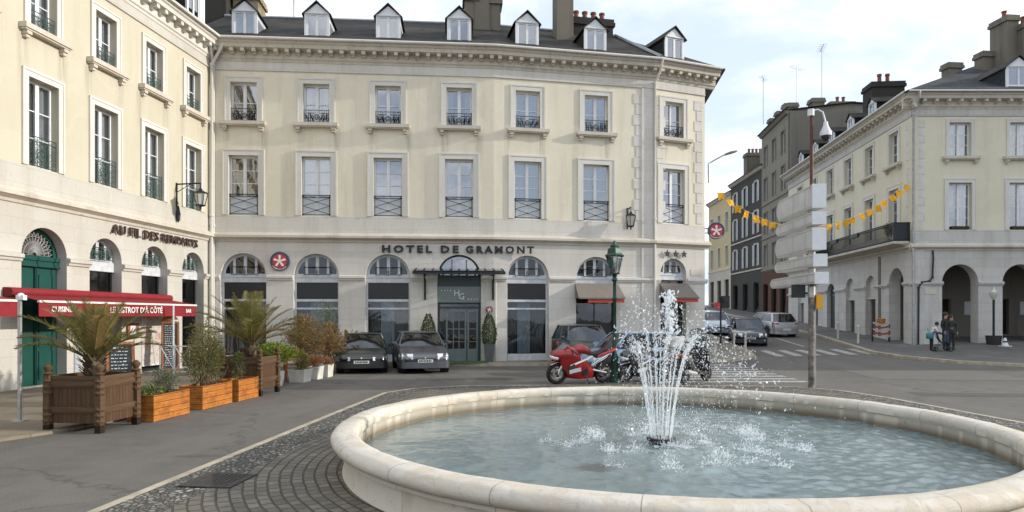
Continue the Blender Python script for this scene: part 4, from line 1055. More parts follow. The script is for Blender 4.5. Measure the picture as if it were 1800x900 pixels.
# roof, dormers, end of the building
mb = MB(); slab(mb, [(U0, -0.64, zE), (U1 - 0.2, -0.64, zE), (U1 - 2.5, 4.6, 15.9), (U0, 4.6, 15.9)]); slab(mb, [(U0, 4.6, 15.9), (U1 - 2.5, 4.6, 15.9), (U1 + 1, 9, 13), (U0, 9, 13)]); part('roof', mb, 'slate', rest)
for u in (13.05, 10.4, 7.95, 5.46): dormer(rest, (0, 0), 0, u, n_in=0.16, w=0.95, zb=13.25, ze=14.9, za=15.3, side='slate', slope=0.575)
part('end_wall', MB().box(U0, U0 + 0.3, 0.3, 9, -0.5, 12.9), 'stucco_left', rest)
downpipe(rest, [(U1 - 0.30, -0.66, 12.98), (U1 - 0.30, -0.62, 12.7), (U1 - 0.22, -0.14, 12.0), (U1 - 0.22, -0.12, 6.0), (U1 - 0.22, -0.12, 0.1)], 0.06, 'trim')
part('letter_box', MB().box(-0.13, 0.13, -0.03, 0.0, 0.35, 1.0).box(-0.1, 0.1, -0.036, -0.03, 0.4, 0.95), 'grey_paint', rest, (6.72, 0, 0))
# ------------------------------------------------------------------ arcaded building on the right
arc_b = thing('arcade_building', 'pale yellow corner building with open stone arcade, corner quoins and hipped slate roof', 'building', (20.5, 35.0, 0.35))
SP = ((0, 0), 0.0); LP = 21.5
ang = R(-95.57); far = (0.0975 / 1.00474 * 20.7, 20.7 / 1.00474)
SS = (far, ang); LS = 20.7
SW = ((LP, 0), R(-90)); LW = 10.5  # unseen wing outside the frame, put in to cast shade over road and hotel corner
bp = [2.48 + 3.1 * k for k in range(6)]; bs = [LS - t for t in (2.0, 5.15, 8.3, 11.45, 14.6, 17.75)]; bw = [2.2, 5.3, 8.4]
zsR = 3.36
for nm, S, Lg, bays, e in (('P', SP, LP, bp, 0.0), ('S', SS, LS, bs, 0.003), ('W', SW, LW, bw, 0.006)):
    loc, rz = S
    storeys(arc_b, loc, rz, 0, Lg, bays, ('right_top', 'right_first'), 'stucco_yellow', 'stone_right')
    cornice(arc_b, loc, rz, -0.1 if nm != 'P' else -0.5, Lg + (0.45 if nm == 'S' else 0.0), 0, e, 0.62 if nm != 'S' else 0.55); string_course(arc_b, loc, rz, -0.15, Lg + 0.15, 0, e)
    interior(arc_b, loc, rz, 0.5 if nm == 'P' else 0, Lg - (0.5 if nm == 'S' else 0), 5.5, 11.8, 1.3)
    for i, b in enumerate(bays):
        window(arc_b, loc, rz, b, 6.02 + 0.03, 'right_first', [5, 0, 1, 0, 5, 1][i])
        window(arc_b, loc, rz, b, 9.84, 'right_top', [5, 0, 5, 1, 0, 1][i])
holes = [arch_hole(b, 0.93, -0.05, zsR) for b in bp]
mb = MB(); mb.poly_prism(rect(0, LP, -0.8, 5.0), 0, 0.6, 0, holes); part('arcade_wall', mb, 'stone_right', arc_b)
sp = []; a = -0.12
for b in bp: sp.append((a, b - 0.90)); a = b + 0.90
sp.append((a, LP)); impost(arc_b, (0, 0), 0, sp, -0.24, 'stone_right')
# street side: open arch by the corner, blind arches with shops, green door
st = [(LS - 1.75, 0.85, zsR, 'open'), (LS - 5.0, 0.70, 3.30, 'shop'), (LS - 8.0, 0.70, 3.30, 'shop'), (LS - 11.3, 0.72, 3.1, 'door'), (LS - 14.5, 0.7, 3.3, 'shop'), (LS - 17.6, 0.7, 3.3, 'shop')]
mb = MB(); mb.poly_prism(rect(0, LS, -0.8, 5.0), 0, 0.6, 0, [arch_hole(u, hw, -0.02, zs) for u, hw, zs, k in st]); part('street_wall', mb, 'stone_right', arc_b, (SS[0][0], SS[0][1], 0), SS[1])
sp = []; a = 0
for u, hw, zs, k in sorted(st): sp.append((a, u - hw)); a = u + hw
sp.append((a, LS + 0.1)); impost(arc_b, SS[0], SS[1], sp, -0.24, 'stone_right')
for n, (u, hw, zs, k) in enumerate(st):
    if k == 'shop':
        m = MB(); m.poly_prism([(-hw, 2.7), (hw, 2.7)] + arc(0, zs, hw, 0, 180, 16), 0.22, 0.30); m.box(-hw, hw, 0.20, 0.40, -0.02, 0.35); m.box(-hw, -hw + 0.1, .21, .4, .35, 2.7); m.box(hw - .1, hw, .21, .4, .35, 2.7); m.box(-hw, hw, .12, .22, 2.62, 2.74)
        o = inst('shop_front', m.mesh('shop_front', 'stone_right'), arc_b, seg_pt(SS, u, 0, 0), SS[1])
        part('pane', MB().quad((-hw + .1, .33, .35), (hw - .1, .33, .35), (hw - .1, .33, 2.7), (-hw + .1, .33, 2.7)), 'glass_shop', o)
        m = MB(); rr = random.Random(n + 4)
        for q in range(7):
            x = -hw + .2 + q * (2 * hw - .4) / 6; z = .4 + rr.random() * .4; m.box(x - .06, x + .06, .5, .6, z, z + .35 + rr.random() * .9, rr.choice([0, 1, 0]))
        part('display', m, ['logo_red', 'curtain'] if n == 1 else ['curtain', 'grey_paint'], o)
        part('backing', MB().quad((-hw, .9, 0), (hw, .9, 0), (hw, .9, 4), (-hw, .9, 4)), 'interior', o)
    elif k == 'door':
        m = MB(); m.poly_prism([(-hw, -0.02), (hw, -0.02)] + arc(0, zs, hw, 0, 180, 16), 0.25, 0.33); m.box(-0.02, 0.02, 0.22, 0.25, 0, zs + hw * 0.97); m.box(-hw, hw, 0.2, 0.25, zs - 0.1, zs)
        inst('door', m.mesh('door', 'door_dark'), arc_b, seg_pt(SS, u, 0, 0), SS[1])
# passage behind the arcade: back wall with doorways, ceiling
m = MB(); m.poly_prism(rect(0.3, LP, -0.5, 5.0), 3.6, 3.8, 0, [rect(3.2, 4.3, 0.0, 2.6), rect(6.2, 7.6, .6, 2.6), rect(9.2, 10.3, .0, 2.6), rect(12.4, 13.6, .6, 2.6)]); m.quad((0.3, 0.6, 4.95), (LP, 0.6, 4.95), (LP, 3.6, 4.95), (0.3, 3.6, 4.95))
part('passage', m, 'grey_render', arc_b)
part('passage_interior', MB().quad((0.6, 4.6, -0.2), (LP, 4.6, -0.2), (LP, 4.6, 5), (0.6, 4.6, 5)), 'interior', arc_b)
for u in (1.8, 5.05, 8.2): part('notice', MB().box(-0.28, 0.28, -0.03, 0, 0, 0.75), 'white_old', arc_b, (u + 0.3, 3.6, 1.7))
mb = MB(); mb.poly_prism(rect(0, LW, -0.8, 5.0), 0, 0.5, 0, [arch_hole(b, 0.93, -0.05, zsR) for b in bw]); part('arcade_wall', mb, 'stone_right', arc_b, (SW[0][0], SW[0][1], 0), SW[1])
quoins(arc_b, SP, 0.32, False, 6.1, 11.8, 0.4)
quoins(arc_b, SS, LS - 0.25, True, 6.1, 11.8, 0.4)
# hipped roof
run, zr2 = 9.0, 17.85; cn = (-0.66, -0.66, zE)
sdv = Vector((0.097, 0.9953)); nrm = Vector((0.9953, -0.097))
e_far = Vector(far) + sdv * 0.0 - nrm * 0.64; r_far = Vector(far) + nrm * run
hip = (run + 0.6, run, zr2)
mb = MB(); slab(mb, [cn, (LP + 0.0, -0.66, zE), (LP + run, run, zr2), hip]); slab(mb, [(e_far.x, e_far.y, zE), cn, hip, (r_far.x, r_far.y, zr2)])
slab(mb, [(LP - 0.66, -0.66, zE + .01), (LP - 0.66, -LW, zE + .01), (LP + run, -LW, zr2), (LP + run, run, zr2)]); part('roof', mb, 'slate2', arc_b)
part('end_wall', MB().box(LP, LP + 9, -LW, -LW + 0.3, -1, 13), 'stucco_yellow', arc_b)
for u in (5.75, 11.9, 17.9): dormer(arc_b, SP[0], SP[1], u, n_in=0.35, w=1.3, zb=13.45, ze=14.55, za=15.1, slope=0.5, side='slate2')
for t in (5.3, 8.5, 11.75, 15.0, 18.2): dormer(arc_b, SS[0], SS[1], LS - t, n_in=0.2, w=0.95, zb=13.1, ze=14.15, za=14.5, slope=0.5, side='slate2', ymax=1.9)
chimney(arc_b, (9.2, 6.2), 0.1, 0.75, 1.3, 15.0, 19.5, 'chimney', pots=1); chimney(arc_b, (10.1, 5.6), 0.05, 1.05, 1.3, 15.0, 18.9, 'chimney', pots=2)
chimney(arc_b, (8.4, 6.8), 0.1, 0.7, 0.7, 15.5, 17.7, 'chimney'); chimney(arc_b, (6.3, 6.6), 0.1, 0.9, 0.6, 15.0, 16.95, 'chimney')
chimney(arc_b, (3.6, 9.3), R(-5), 2.0, 1.4, 13.0, 16.6, 'chimney_dark', pots=2, pot_h=0.7)
# cast iron balcony on the street side
m = MB(); b0, b1 = LS - 12.3, LS - 0.15
m.box(b0, b1, -0.85, -0.05, 5.37, 5.50); profile_run(m, [(0.0, 5.2), (0.5, 5.37), (0.0, 5.37)], b0 + .1, b1 - .1)
bal = part('balcony', m, 'trim_old', arc_b, (SS[0][0], SS[0][1], 0), SS[1])
m = MB()
for z in (5.56, 6.35, 6.45): bar(m, (b0, -0.82, z), (b1, -0.82, z), 0.03); 
for z in (5.56, 6.45): bar(m, (b0, -0.82, z), (b0, 0, z), 0.025); bar(m, (b1, -0.82, z), (b1, 0, z), 0.025)
k = 0; u = b0
while u <= b1: bar(m, (u, -0.82, 5.5), (u, -0.82, 6.45), 0.018); u += 0.13
m.box(b1 - 0.06, b1, -0.84, -0.02, 5.5, 6.46)
part('railing', m, 'iron', bal)
for b in (LS - 4.9, LS - 8.1): part('flower_box', MB().box(b - 0.5, b + 0.5, -0.98, -0.85, 6.2, 6.42), 'plastic', bal)
downpipe(arc_b, [(0.0, -0.7, 12.98), (0.0, -0.66, 12.7), (0.02, -0.10, 12.0), (0.02, -0.10, 5.6), (0.02, -0.10, 0.0)], 0.055, 'galv')
downpipe(arc_b, [(1.05, -0.05, 5.0), (1.05, -0.09, 4.6), (1.0, -0.09, 3.6), (0.85, -0.09, 3.42), (0.45, -0.09, 3.36), (0.30, -0.09, 3.1), (0.28, -0.09, 0.1)], 0.045, 'plastic')
part('street_plaque', MB().box(-0.3, 0.3, -0.02, 0.0, 0, 0.28), 'trim_old', arc_b, (0.95, 0, 2.75))
for u in (bp[0], bp[1]):
    m = MB(); m.box(-0.45, 0.45, -0.22, -0.02, 0, 0.16); part('window_box', m, 'soil', arc_b, (u, 0.2, 6.08))

# ------------------------------------------------------------------ houses up the street
def townhouse(name, label, p0, direction, length, z0, height, rows, cols, wall, ground, roofmat, shutters=False, win=(1.0, 1.9), gh=4.6, sg=0.5, depth=10, trim='trim'):
    # p0 = near corner on the street, facade runs away along `direction` (a unit vector); it faces left of it
    d = Vector(direction).normalized(); fe = (d.x * length, d.y * length); rz = math.atan2(-d.y, -d.x)
    b = thing(name, label, 'building', (p0[0], p0[1], z0))
    L = (fe[0], fe[1], 0); us = [length * (i + 0.5) / cols for i in range(cols)]
    holes = [rect(u - win[0] / 2, u + win[0] / 2, z, z + h) for u in us for z, h in rows]
    m = MB(); m.poly_prism(rect(0, length, gh, height), 0, 0.3, 0, holes); part('wall', m, wall, b, L, rz)
    m = MB(); gd = [rect(u - 0.8, u + 0.8, 0.1, gh - 1.1) for u in us]; m.poly_prism(rect(0, length, -1.5, gh - 0.01), -0.02, 0.3, 0, gd); part('ground_floor_wall', m, ground, b, L, rz)
    for u in us:
        m = MB(); m.box(-0.8, -0.72, .15, .22, .1, gh - 1.1); m.box(.72, .8, .15, .22, .1, gh - 1.1); m.box(-.72, .72, .15, .22, gh - 1.2, gh - 1.1); m.box(-.72, .72, .15, .22, .1, .5)
        o = part('shop_front', m, 'plastic', b, (L[0] + u * math.cos(rz), L[1] + u * math.sin(rz), 0), rz)
        part('pane', MB().quad((-.75, .18, .5), (.75, .18, .5), (.75, .18, gh - 1.15), (-.75, .18, gh - 1.15)), 'glass_shop', o)
        part('display', MB().box(-.3, .25, .5, .6, .8, 1.7 + 0.4 * math.sin(u * 7)), 'curtain' if int(u) % 2 else 'logo_red', o)
    interior(b, L, rz, 0, length, -0.5, height - 0.1, 1.1, 0.31)
    for u in us:
        for z, h in rows:
            w = win[0]
            o = inst('window', cached(('tw', w, h), lambda: casement(w, h, 3, 0.14)), b, (L[0] + u * math.cos(rz), L[1] + u * math.sin(rz), z), rz)
            inst('pane', cached(('tp', w, h), lambda: pane_mesh(w, h, 0.17, 'glass')), o)
            inst('surround', cached(('ts', w, h, trim), lambda: surround_mesh(w, h, 0.13, 0, trim)), o)
            if shutters:
                def sh():
                    q = MB()
                    for s in (-1, 1):
                        x0, x1 = sorted((s * (w / 2 + 0.02), s * (w / 2 + 0.50))); q.box(x0, x1, -0.06, -0.056, 0, h)
                        for k in range(int(h / 0.09)): q.box(x0 + .05, x1 - .05, -0.085, -0.06, k * 0.09 + 0.02, k * 0.09 + 0.075)
                    return q.mesh('shutter', 'white_old')
                inst('shutter', cached(('sh', w, h), sh), o)
    m = MB(); profile_run(m, [(-0.05, height - 0.35), (0.15, height - 0.3), (0.3, height - 0.1), (0.4, height), (-0.05, height)], -0.05, length + 0.05)
    part('cornice', m, trim, b, L, rz)
    for z, h in rows[:-1]: part('string_course', MB() if False else (lambda q: (profile_run(q, [(-0.02, z - 0.45), (0.08, z - 0.42), (0.08, z - 0.3), (-0.02, z - 0.27)], 0, length), q)[1])(MB()), trim, b, L, rz)
    m = MB(); run = depth / 2; zr = height + run * sg
    slab(m, [(-0.1, -0.42, height), (length + 0.1, -0.42, height), (length + 0.1, run, zr), (-0.1, run, zr)]); slab(m, [(-0.1, run, zr), (length + 0.1, run, zr), (length + 0.1, depth, height), (-0.1, depth, height)])
    part('roof', m, roofmat, b, L, rz)
    for x in (0.15, length - 0.15):
        m = MB(); m.add([(x, 0.0, -1.5), (x, depth, -1.5), (x, depth, height), (x, run, zr), (x, 0.0, height)], [(0, 1, 2, 3, 4)])
        part('gable_wall', m, wall, b, L, rz)
    return b, L, rz
gh_, gL, grz = townhouse('grey_townhouse', 'tall soot-grey house with small attic windows and bare side gable above the yellow roofs', (22.52, 55.7), (0.097, 0.995), 8.0, 1.6,
    17.2, [(4.9, 1.9), (7.8, 1.95), (10.9, 2.0), (13.9, 1.9)], 3, 'grey_stone', 'brown_front', 'slate', gh=4.4, win=(0.95, 1.9), trim='grey_stone', sg=0.10)
part('party_wall', MB().box(0.0, 14, -0.2, 0.1, 8, 17.0), 'grey_render', gh_, (0.1, -0.2, 0), R(0))
for x, sx, z1 in ((0.6, 0.8, 17.9), (2.7, 1.0, 18.3), (4.7, 2.0, 18.0)): chimney(gh_, (x, 0.9), 0, sx, 0.9, 16.5, z1, 'chimney', pots=2 if x > 4 else 0)
for t in (2.5, 4.7, 6.9): chimney(gh_, (0.097 * t + 0.7, t), 0, 0.65, 0.65, 16.5, 18.4, 'chimney')
dk, dL, drz = townhouse('dark_townhouse', 'black-rendered narrow house with white louvred shutters beside the grey house', (23.3, 63.6), (0.031, 1.0), 10.0, 2.1,
    13.9, [(4.7, 2.0), (7.8, 2.1), (10.8, 1.9)], 3, 'dark_render', 'dark_render', 'slate', True, gh=4.2, win=(0.95, 1.9), trim='trim_old')
chimney(dk, (1.6, 6.5), 0, 1.9, 1.0, 13.5, 16.5, 'chimney', pots=4); part('attic_wall', MB().box(1.6, 4.5, 0.4, 5.0, 13.9, 16.6), 'grey_stone', dk)
oc, oL, orz = townhouse('ochre_house', 'ochre house with white trim at the far bend of the street', (23.62, 73.7), (0.0167, 1.0), 8.8, 2.6,
    12.8, [(4.9, 2.2), (8.6, 2.2)], 3, 'ochre', 'trim_old', 'slate', gh=4.5, win=(0.95, 2.2))
fb, fL, frz = townhouse('brown_house', 'dark brown house closing the view at the end of the street', (23.6, 88.0), (-1.0, 0.02), 9.0, 2.8, 10.5, [(4.5, 1.9), (7.4, 1.9)], 3, 'chimney_dark', 'dark_render', 'slate', gh=4.1)
# ------------------------------------------------------------------ signs, lanterns, awnings
def world_of(root, p):
    a = root.rotation_euler[2]; return (root.location[0] + p[0] * math.cos(a) - p[1] * math.sin(a), root.location[1] + p[0] * math.sin(a) + p[1] * math.cos(a), root.location[2] + p[2])
def on(root, S, u, n, z):
    return world_of(root, seg_pt(S, u, n, z)), root.rotation_euler[2] + S[1]
_letters = {}
def text_mesh(s, size, extrude, mat, bold=0.0, space=1.0, align='CENTER'):
    c = bpy.data.curves.new('lettering', 'FONT'); c.body = s; c.size = size; c.extrude = extrude; c.offset = bold; c.space_character = space
    c.align_x = align; c.align_y = 'CENTER'; c.resolution_u = 2
    tmp = bpy.data.objects.new('lettering', c); COL.objects.link(tmp)
    dg = bpy.context.evaluated_depsgraph_get(); me = bpy.data.meshes.new_from_object(tmp.evaluated_get(dg))
    bpy.data.objects.remove(tmp); me.materials.clear(); me.materials.append(M[mat]); me.name = 'lettering'
    me.transform(Matrix.Rotation(R(90), 4, 'X'))
    return me
def fit(o, w):
    xs = [v.co.x for v in o.data.vertices]; o.scale.x = w / (max(xs) - min(xs)); return o
loc, rz = on(hotel, SA, 0.5 * (7.0 + 12.9) + 0.1, 0.06, 4.76)
# the words run across the slight bend of the facade: one group of letters per segment
nm = thing('hotel_name_sign', 'row of dark raised capital letters spelling the name above the entrance canopy', 'sign', on(hotel, SA, 6.75, 0, 4.72)[0], SA[1])
fit(inst('lettering', text_mesh('HOTEL DE', 0.40, 0.02, 'dark_letter', 0.016, 1.42, 'LEFT'), nm, (0, -0.06, 0)), 3.12)
pB = seg_pt(SB, 0.0, 0.06, 4.72); pN = seg_pt(SA, 6.75, 0, 4.72)
v = Vector((pB[0] - pN[0], pB[1] - pN[1], 0)); ca, sa = math.cos(-SA[1]), math.sin(-SA[1])
fit(inst('lettering', text_mesh('GRAMONT', 0.40, 0.02, 'dark_letter', 0.016, 1.42, 'LEFT'), nm, (3.42, -0.075, 0.0), R(1.5)), 2.85)
st_ = thing('star_row', 'three dark metal stars above the corner awning window', 'sign', on(hotel, SC, 1.05, 0, 4.72)[0], SC[1])
for k in (-1, 0, 1):
    pts = [(0.17 * (1 if i % 2 == 0 else 0.42) * math.cos(R(90 + 36 * i)), 0.17 * (1 if i % 2 == 0 else 0.42) * math.sin(R(90 + 36 * i))) for i in range(10)]
    part('star', MB().poly_prism(pts, -0.12, -0.08), 'dark_letter', st_, (k * 0.44, 0, 0))
def logo(name, label, loc, rz, r, both=False, bracket=None, group=None):
    o = thing(name, label, 'sign', loc, rz)
    def disc(m, rad, y0, y1): m.poly_prism([(rad * math.cos(2 * math.pi * i / 32), rad * math.sin(2 * math.pi * i / 32)) for i in range(32)], y0, y1)
    m = MB(); disc(m, r, -0.06, 0.06); part('disc', m, 'logo_blue', o)
    for y in ((-1, 1) if both else (-1,)):
        m = MB(); disc(m, r * 0.74, y * 0.068 - 0.006, y * 0.068 + 0.006); part('red_field', m, 'logo_red', o)
        m = MB()
        for k in range(5):
            a = R(90 + 72 * k); w = r * 0.12; l0, l1 = 0.0, r * 0.58
            ca_, sa_ = math.cos(a), math.sin(a)
            m.poly_prism([(l0 * ca_ + w * .6 * sa_, l0 * sa_ - w * .6 * ca_), (l1 * ca_ + w * sa_, l1 * sa_ - w * ca_), ((l1 + w * .7) * ca_, (l1 + w * .7) * sa_), (l1 * ca_ - w * sa_, l1 * sa_ + w * ca_), (l0 * ca_ - w * .6 * sa_, l0 * sa_ + w * .6 * ca_)], y * 0.082 - 0.006 - 0.0006 * k, y * 0.082 + 0.006 + 0.0006 * k)
        part('emblem', m, 'logo_white', o)
        m = MB(); m.tube([(r * 0.87 * math.cos(R(a)), y * 0.066, r * 0.87 * math.sin(R(a))) for a in range(212, 329, 9)], r * 0.035, 4); part('rim_text_band', m, 'logo_white', o)
    if bracket: m = MB(); m.cyl((-r - 0.45, 0, 0.1), (-r + 0.02, 0, 0.1), 0.025); m.cyl((-r - 0.45, 0, -0.1), (-r + 0.02, 0, -0.1), 0.025); part('bracket', m, 'iron', o)
    return o
logo('round_sign', 'big round navy and red emblem sign on the stone between two arches', *on(hotel, SA, 2.70, 0.06, 4.20), 0.38)
logo('round_sign', 'small round red emblem plate on the pier beside the entrance door', *on(hotel, SA, 11.15, 0.06, 2.25), 0.14)
p, rz = on(hotel, SC, LC + 0.62, 0.0, 5.85); logo('hanging_sign', 'round red emblem sign projecting from the building corner over the street', p, R(0), 0.38, True, True)
lm = thing('restaurant_name_sign', 'brown slab capital letters spaced along the sunlit wall above the small arches', 'sign', on(rest, SL, 10.5, 0, 4.76)[0], rest.rotation_euler[2])
fit(inst('lettering', text_mesh('AU FIL DES REMPARTS', 0.40, 0.03, 'brown_letter', 0.006, 1.08), lm, (0, -0.08, -0.02)), 4.75)

def lantern(name, label, loc, rz, sc_, arm, post=True):
    o = thing(name, label, 'lantern', loc, rz)
    m = MB()
    m.cyl((0, -0.02, -0.45), (0, -0.02, 0.45), 0.035); m.cyl((0, -0.02, 0.40), (0, -arm, 0.42), 0.028); m.cyl((0, -0.02, 0.1), (0, -arm * 0.6, 0.40), 0.014)
    if post: m.lathe([(0.01, -1.0), (0.07, -0.9), (0.085, -0.7), (0.05, -0.5), (0.03, -0.4)], 8, (0, -0.08, 0))
    m.cyl((0, -arm, 0.42), (0, -arm, 0.25), 0.02)
    part('bracket', m, 'iron', o)
    m = MB(); z = 0.25
    m.lathe([(0.02, z), (0.06, z - 0.04), (0.07, z - 0.09), (0.20 * sc_, z - 0.16), (0.24 * sc_, z - 0.20), (0.0001, z - 0.20)], 6, (0, -arm, 0))
    for k in range(6):
        a = 2 * math.pi * k / 6; m.cyl((0.21 * sc_ * math.cos(a), -arm + 0.21 * sc_ * math.sin(a), z - .2), (0.13 * sc_ * math.cos(a), -arm + .13 * sc_ * math.sin(a), z - .62), 0.014, n=4)
    m.lathe([(0.0001, z - .62), (.15 * sc_, z - .62), (.14 * sc_, z - .66), (.03, z - .70), (.03, z - .78), (0.0001, z - .80)], 6, (0, -arm, 0)); part('cage', m, 'iron', o)
    m = MB(); m.lathe([(.185 * sc_, z - .205), (.118 * sc_, z - .615)], 6, (0, -arm, 0)); part('glass', m, 'opal', o)
    return o
p, rz = on(rest, SL, 11.62, 0.0, 6.42); lantern('wall_lantern', 'iron lantern on a long bracket from the sunlit corner wall', p, rz, 1.15, 0.95)
p, rz = on(hotel, SB, 5.85, 0.0, 6.20); lantern('wall_lantern', 'small iron lantern bracketed on the hotel wall above the corner awnings', p, rz, 1.0, 0.42, False)

# entrance canopy
p, rz = on(hotel, SA, BA[3], 0, 3.66)
cn_ = thing('entrance_canopy', 'dark iron canopy with glass panes over the hotel entrance', 'canopy', p, rz)
m = MB()
m.box(-1.85, 1.85, -1.0, -0.90, 0.0, 0.09); m.box(-1.85, 1.85, -0.06, 0.0, 0.16, 0.24); m.box(-1.85, -1.78, -0.9, -0.06, 0.06, 0.13); m.box(1.78, 1.85, -0.9, -0.06, 0.06, 0.13)
for k in range(11): x = -1.75 + 0.35 * k; m.add([(x - .02, -1.02, .1), (x + .02, -1.02, .1), (x + .02, 0, .25), (x - .02, 0, .25), (x - .02, -1.02, .16), (x + .02, -1.02, .16), (x + .02, 0, .31), (x - .02, 0, .31)], [(3, 2, 1, 0), (4, 5, 6, 7), (0, 1, 5, 4), (1, 2, 6, 5), (2, 3, 7, 6), (3, 0, 4, 7)]); m.cbox((x, -1.0, 0.14), (.07, .06, .08))
part('frame', m, 'iron', cn_)
part('glazing', MB().box(-1.8, 1.8, -1.0, 0.0, 0.1, 0.11) if False else MB().add([(-1.8, -1.0, .135), (1.8, -1.0, .135), (1.8, -.01, .285), (-1.8, -.01, .285)], [(0, 1, 2, 3)]), 'auto_glass', cn_)
for s in (-1, 1):
    m = MB(); m.box(s * 1.40 - .04, s * 1.40 + .04, -0.07, -0.0, -1.0, 0.16); m.tube([(s * 1.4, -0.05, -0.85), (s * 1.4, -0.25, -0.35), (s * 1.4, -0.6, -0.08), (s * 1.4, -0.92, 0.03)], 0.03, 6); part('bracket', m, 'iron', cn_)
p, rz = on(hotel, SA, BA[3], -0.20, 2.55)
em = thing('entrance_sign', 'grey-green glass panel with pale interlaced initials above the entrance door', 'sign', p, rz)
M['sign_green'] = M_plain('grey_green_panel', (0.16, 0.20, 0.19), 0.25, 0, 0.1)
part('board', MB().box(-0.89, 0.89, -0.05, 0.0, 0.0, 0.66), 'sign_green', em)
inst('lettering', text_mesh('H', 0.36, 0.004, 'white', 0.0, 1.0), em, (-0.10, -0.058, 0.38)); inst('lettering', text_mesh('G', 0.36, 0.004, 'white', 0.0, 1.0), em, (0.10, -0.066, 0.24))
m = MB()
for k in range(4):
    for x0, z0 in ((-0.72, 0.5), (0.38, 0.14)): m.cbox((x0 + k * 0.12, -0.055, z0), (0.04, 0.01, 0.04), ry=0.78)
part('dots', m, 'white', em)

def shade_awning(S, u, hw, label, zt=3.38, drop=0.62, out=0.75):
    p, rz = on(hotel, S, u, 0.02, zt)
    o = thing('awning', label, 'awning', p, rz)
    m = MB(); a = hw + 0.05; b = hw + 0.12
    vs = [(-a, 0, 0), (a, 0, 0), (b, -out, -drop), (-b, -out, -drop)]; m.add(vs + [(x, y, z - 0.02) for x, y, z in vs], [(0, 3, 2, 1), (4, 5, 6, 7), (0, 1, 5, 4), (1, 2, 6, 5), (2, 3, 7, 6), (3, 0, 4, 7)])
    m.add([(-a, 0, -.02), (-b, -out, -drop - .02), (-a, 0, -drop - .02)], [(0, 1, 2)]); m.add([(a, 0, -.02), (b, -out, -drop - .02), (a, 0, -drop - .02)], [(2, 1, 0)])
    part('cloth', m, 'taupe_cloth', o)
    m = MB(); m.box(-b, b, -out - 0.012, -out + 0.0, -drop - 0.06, -drop - 0.02); part('front_bar', m, 'taupe_cloth', o)
    m = MB(); m.box(-b + 0.42, b - .02, -out + 0.06, -out + 0.07, -drop - 0.21, -drop - 0.03); part('valance', m, 'coral_cloth', o)
    return o
shade_awning(SB, BB[1], 0.9, 'taupe shop awning with coral valance behind the street lamp')
shade_awning(SC, BC[0], 0.68, 'taupe shop awning with coral valance under the three stars', 3.42)

# red awning of the restaurant terrace
def red_awning(u0, u1, label, texts):
    p, rz = on(rest, SL, u0, 0.0, 0.0); o = thing('awning', label, 'awning', p, rz); w = u1 - u0
    m = MB(); m.tube([(-0.05, -0.20, 2.62), (w - 0.3, -0.20, 2.62)], 0.115, 10); m.box(-0.02, w - 0.33, -0.16, 0.0, 2.5, 2.74); part('cassette', m, 'red_cloth', o, smooth=0.7)
    m = MB(); vs = [(0, -0.22, 2.56), (w - 0.35, -0.22, 2.56), (w, -0.98, 2.40), (0, -0.98, 2.40)]; m.add(vs + [(x, y, z - .015) for x, y, z in vs], [(0, 3, 2, 1), (4, 5, 6, 7), (0, 1, 5, 4), (1, 2, 6, 5), (2, 3, 7, 6), (3, 0, 4, 7)]); part('cloth', m, 'red_cloth', o)
    part('front_bar', MB().box(0, w + .02, -1.02, -0.95, 2.345, 2.40), 'white_cloth', o)
    m = MB(); n = int(w / 0.25)
    vs = []
    for i in range(n + 1):
        x = w * i / n; y = -0.995 + 0.008 * math.sin(i * 1.7); vs += [(x, y, 2.345), (x, y - 0.005, 1.98)]
    m.add(vs, [(2 * i + 1, 2 * i + 3, 2 * i + 2, 2 * i) for i in range(n)]); va = part('valance', m, 'red_cloth', o)
    for s, x, sz in texts: inst('lettering', text_mesh(s, sz, 0.003, 'white_cloth', 0.006), va, (x, -1.022, 2.165))
    for x in (w * 0.15, w * 0.85):
        m = MB(); m.tube([(x, -0.2, 2.5), (x + 0.35, -0.6, 2.42), (x, -0.96, 2.36)], 0.025, 6); part('folding_arm', m, 'white', o)
    return o
red_awning(4.15, 11.25, 'long red terrace awning with white lettering on its valance', [('CUISINE', 0.75, 0.20), ('LE BISTROT D’À CÔTÉ', 3.85, 0.25), ('BAR', 6.6, 0.17)])
red_awning(-1.6, 3.55, 'red awning cut by the picture edge beside the white post', [])

# ------------------------------------------------------------------ street furniture
o = thing('street_lamp', 'green post lamp with a four-sided glass lantern behind the fountain', 'lamp post', (3.08, 20.5, 0.0)); o.scale = (1, 1, .955)
m = MB(); m.lathe([(0.17, 0), (0.17, 0.12), (0.12, 0.16), (0.115, 0.75), (0.13, 0.78), (0.09, 0.86), (0.06, 1.0), (0.052, 2.6), (0.075, 2.64), (0.05, 2.70), (0.045, 3.15), (0.09, 3.22), (0.05, 3.3), (0.09, 3.38)], 10); part('post', m, 'lamp_green', o, smooth=0.6)
m = MB()
for k in range(4):
    a = R(45 + 90 * k); m.cyl((0.15 * math.cos(a), .15 * math.sin(a), 3.42), (.27 * math.cos(a), .27 * math.sin(a), 3.96), 0.016, n=4)
m.lathe([(0.0001, 3.38), (0.16, 3.40), (0.16, 3.43), (0.0001, 3.44)], 4); m.lathe([(0.28, 3.95), (0.29, 3.99), (0.22, 4.05), (0.20, 4.2), (0.12, 4.25), (0.13, 4.3), (0.05, 4.36), (0.05, 4.42), (0.0001, 4.47), (0.0001, 3.95)], 4)
lh = part('lantern_frame', m, 'lamp_green', o, rz=R(45)); lh.rotation_euler = (0, 0, R(0))
m = MB(); m.lathe([(0.145, 3.44), (0.262, 3.95)], 4); part('glass', m, 'glass', o, rz=0)
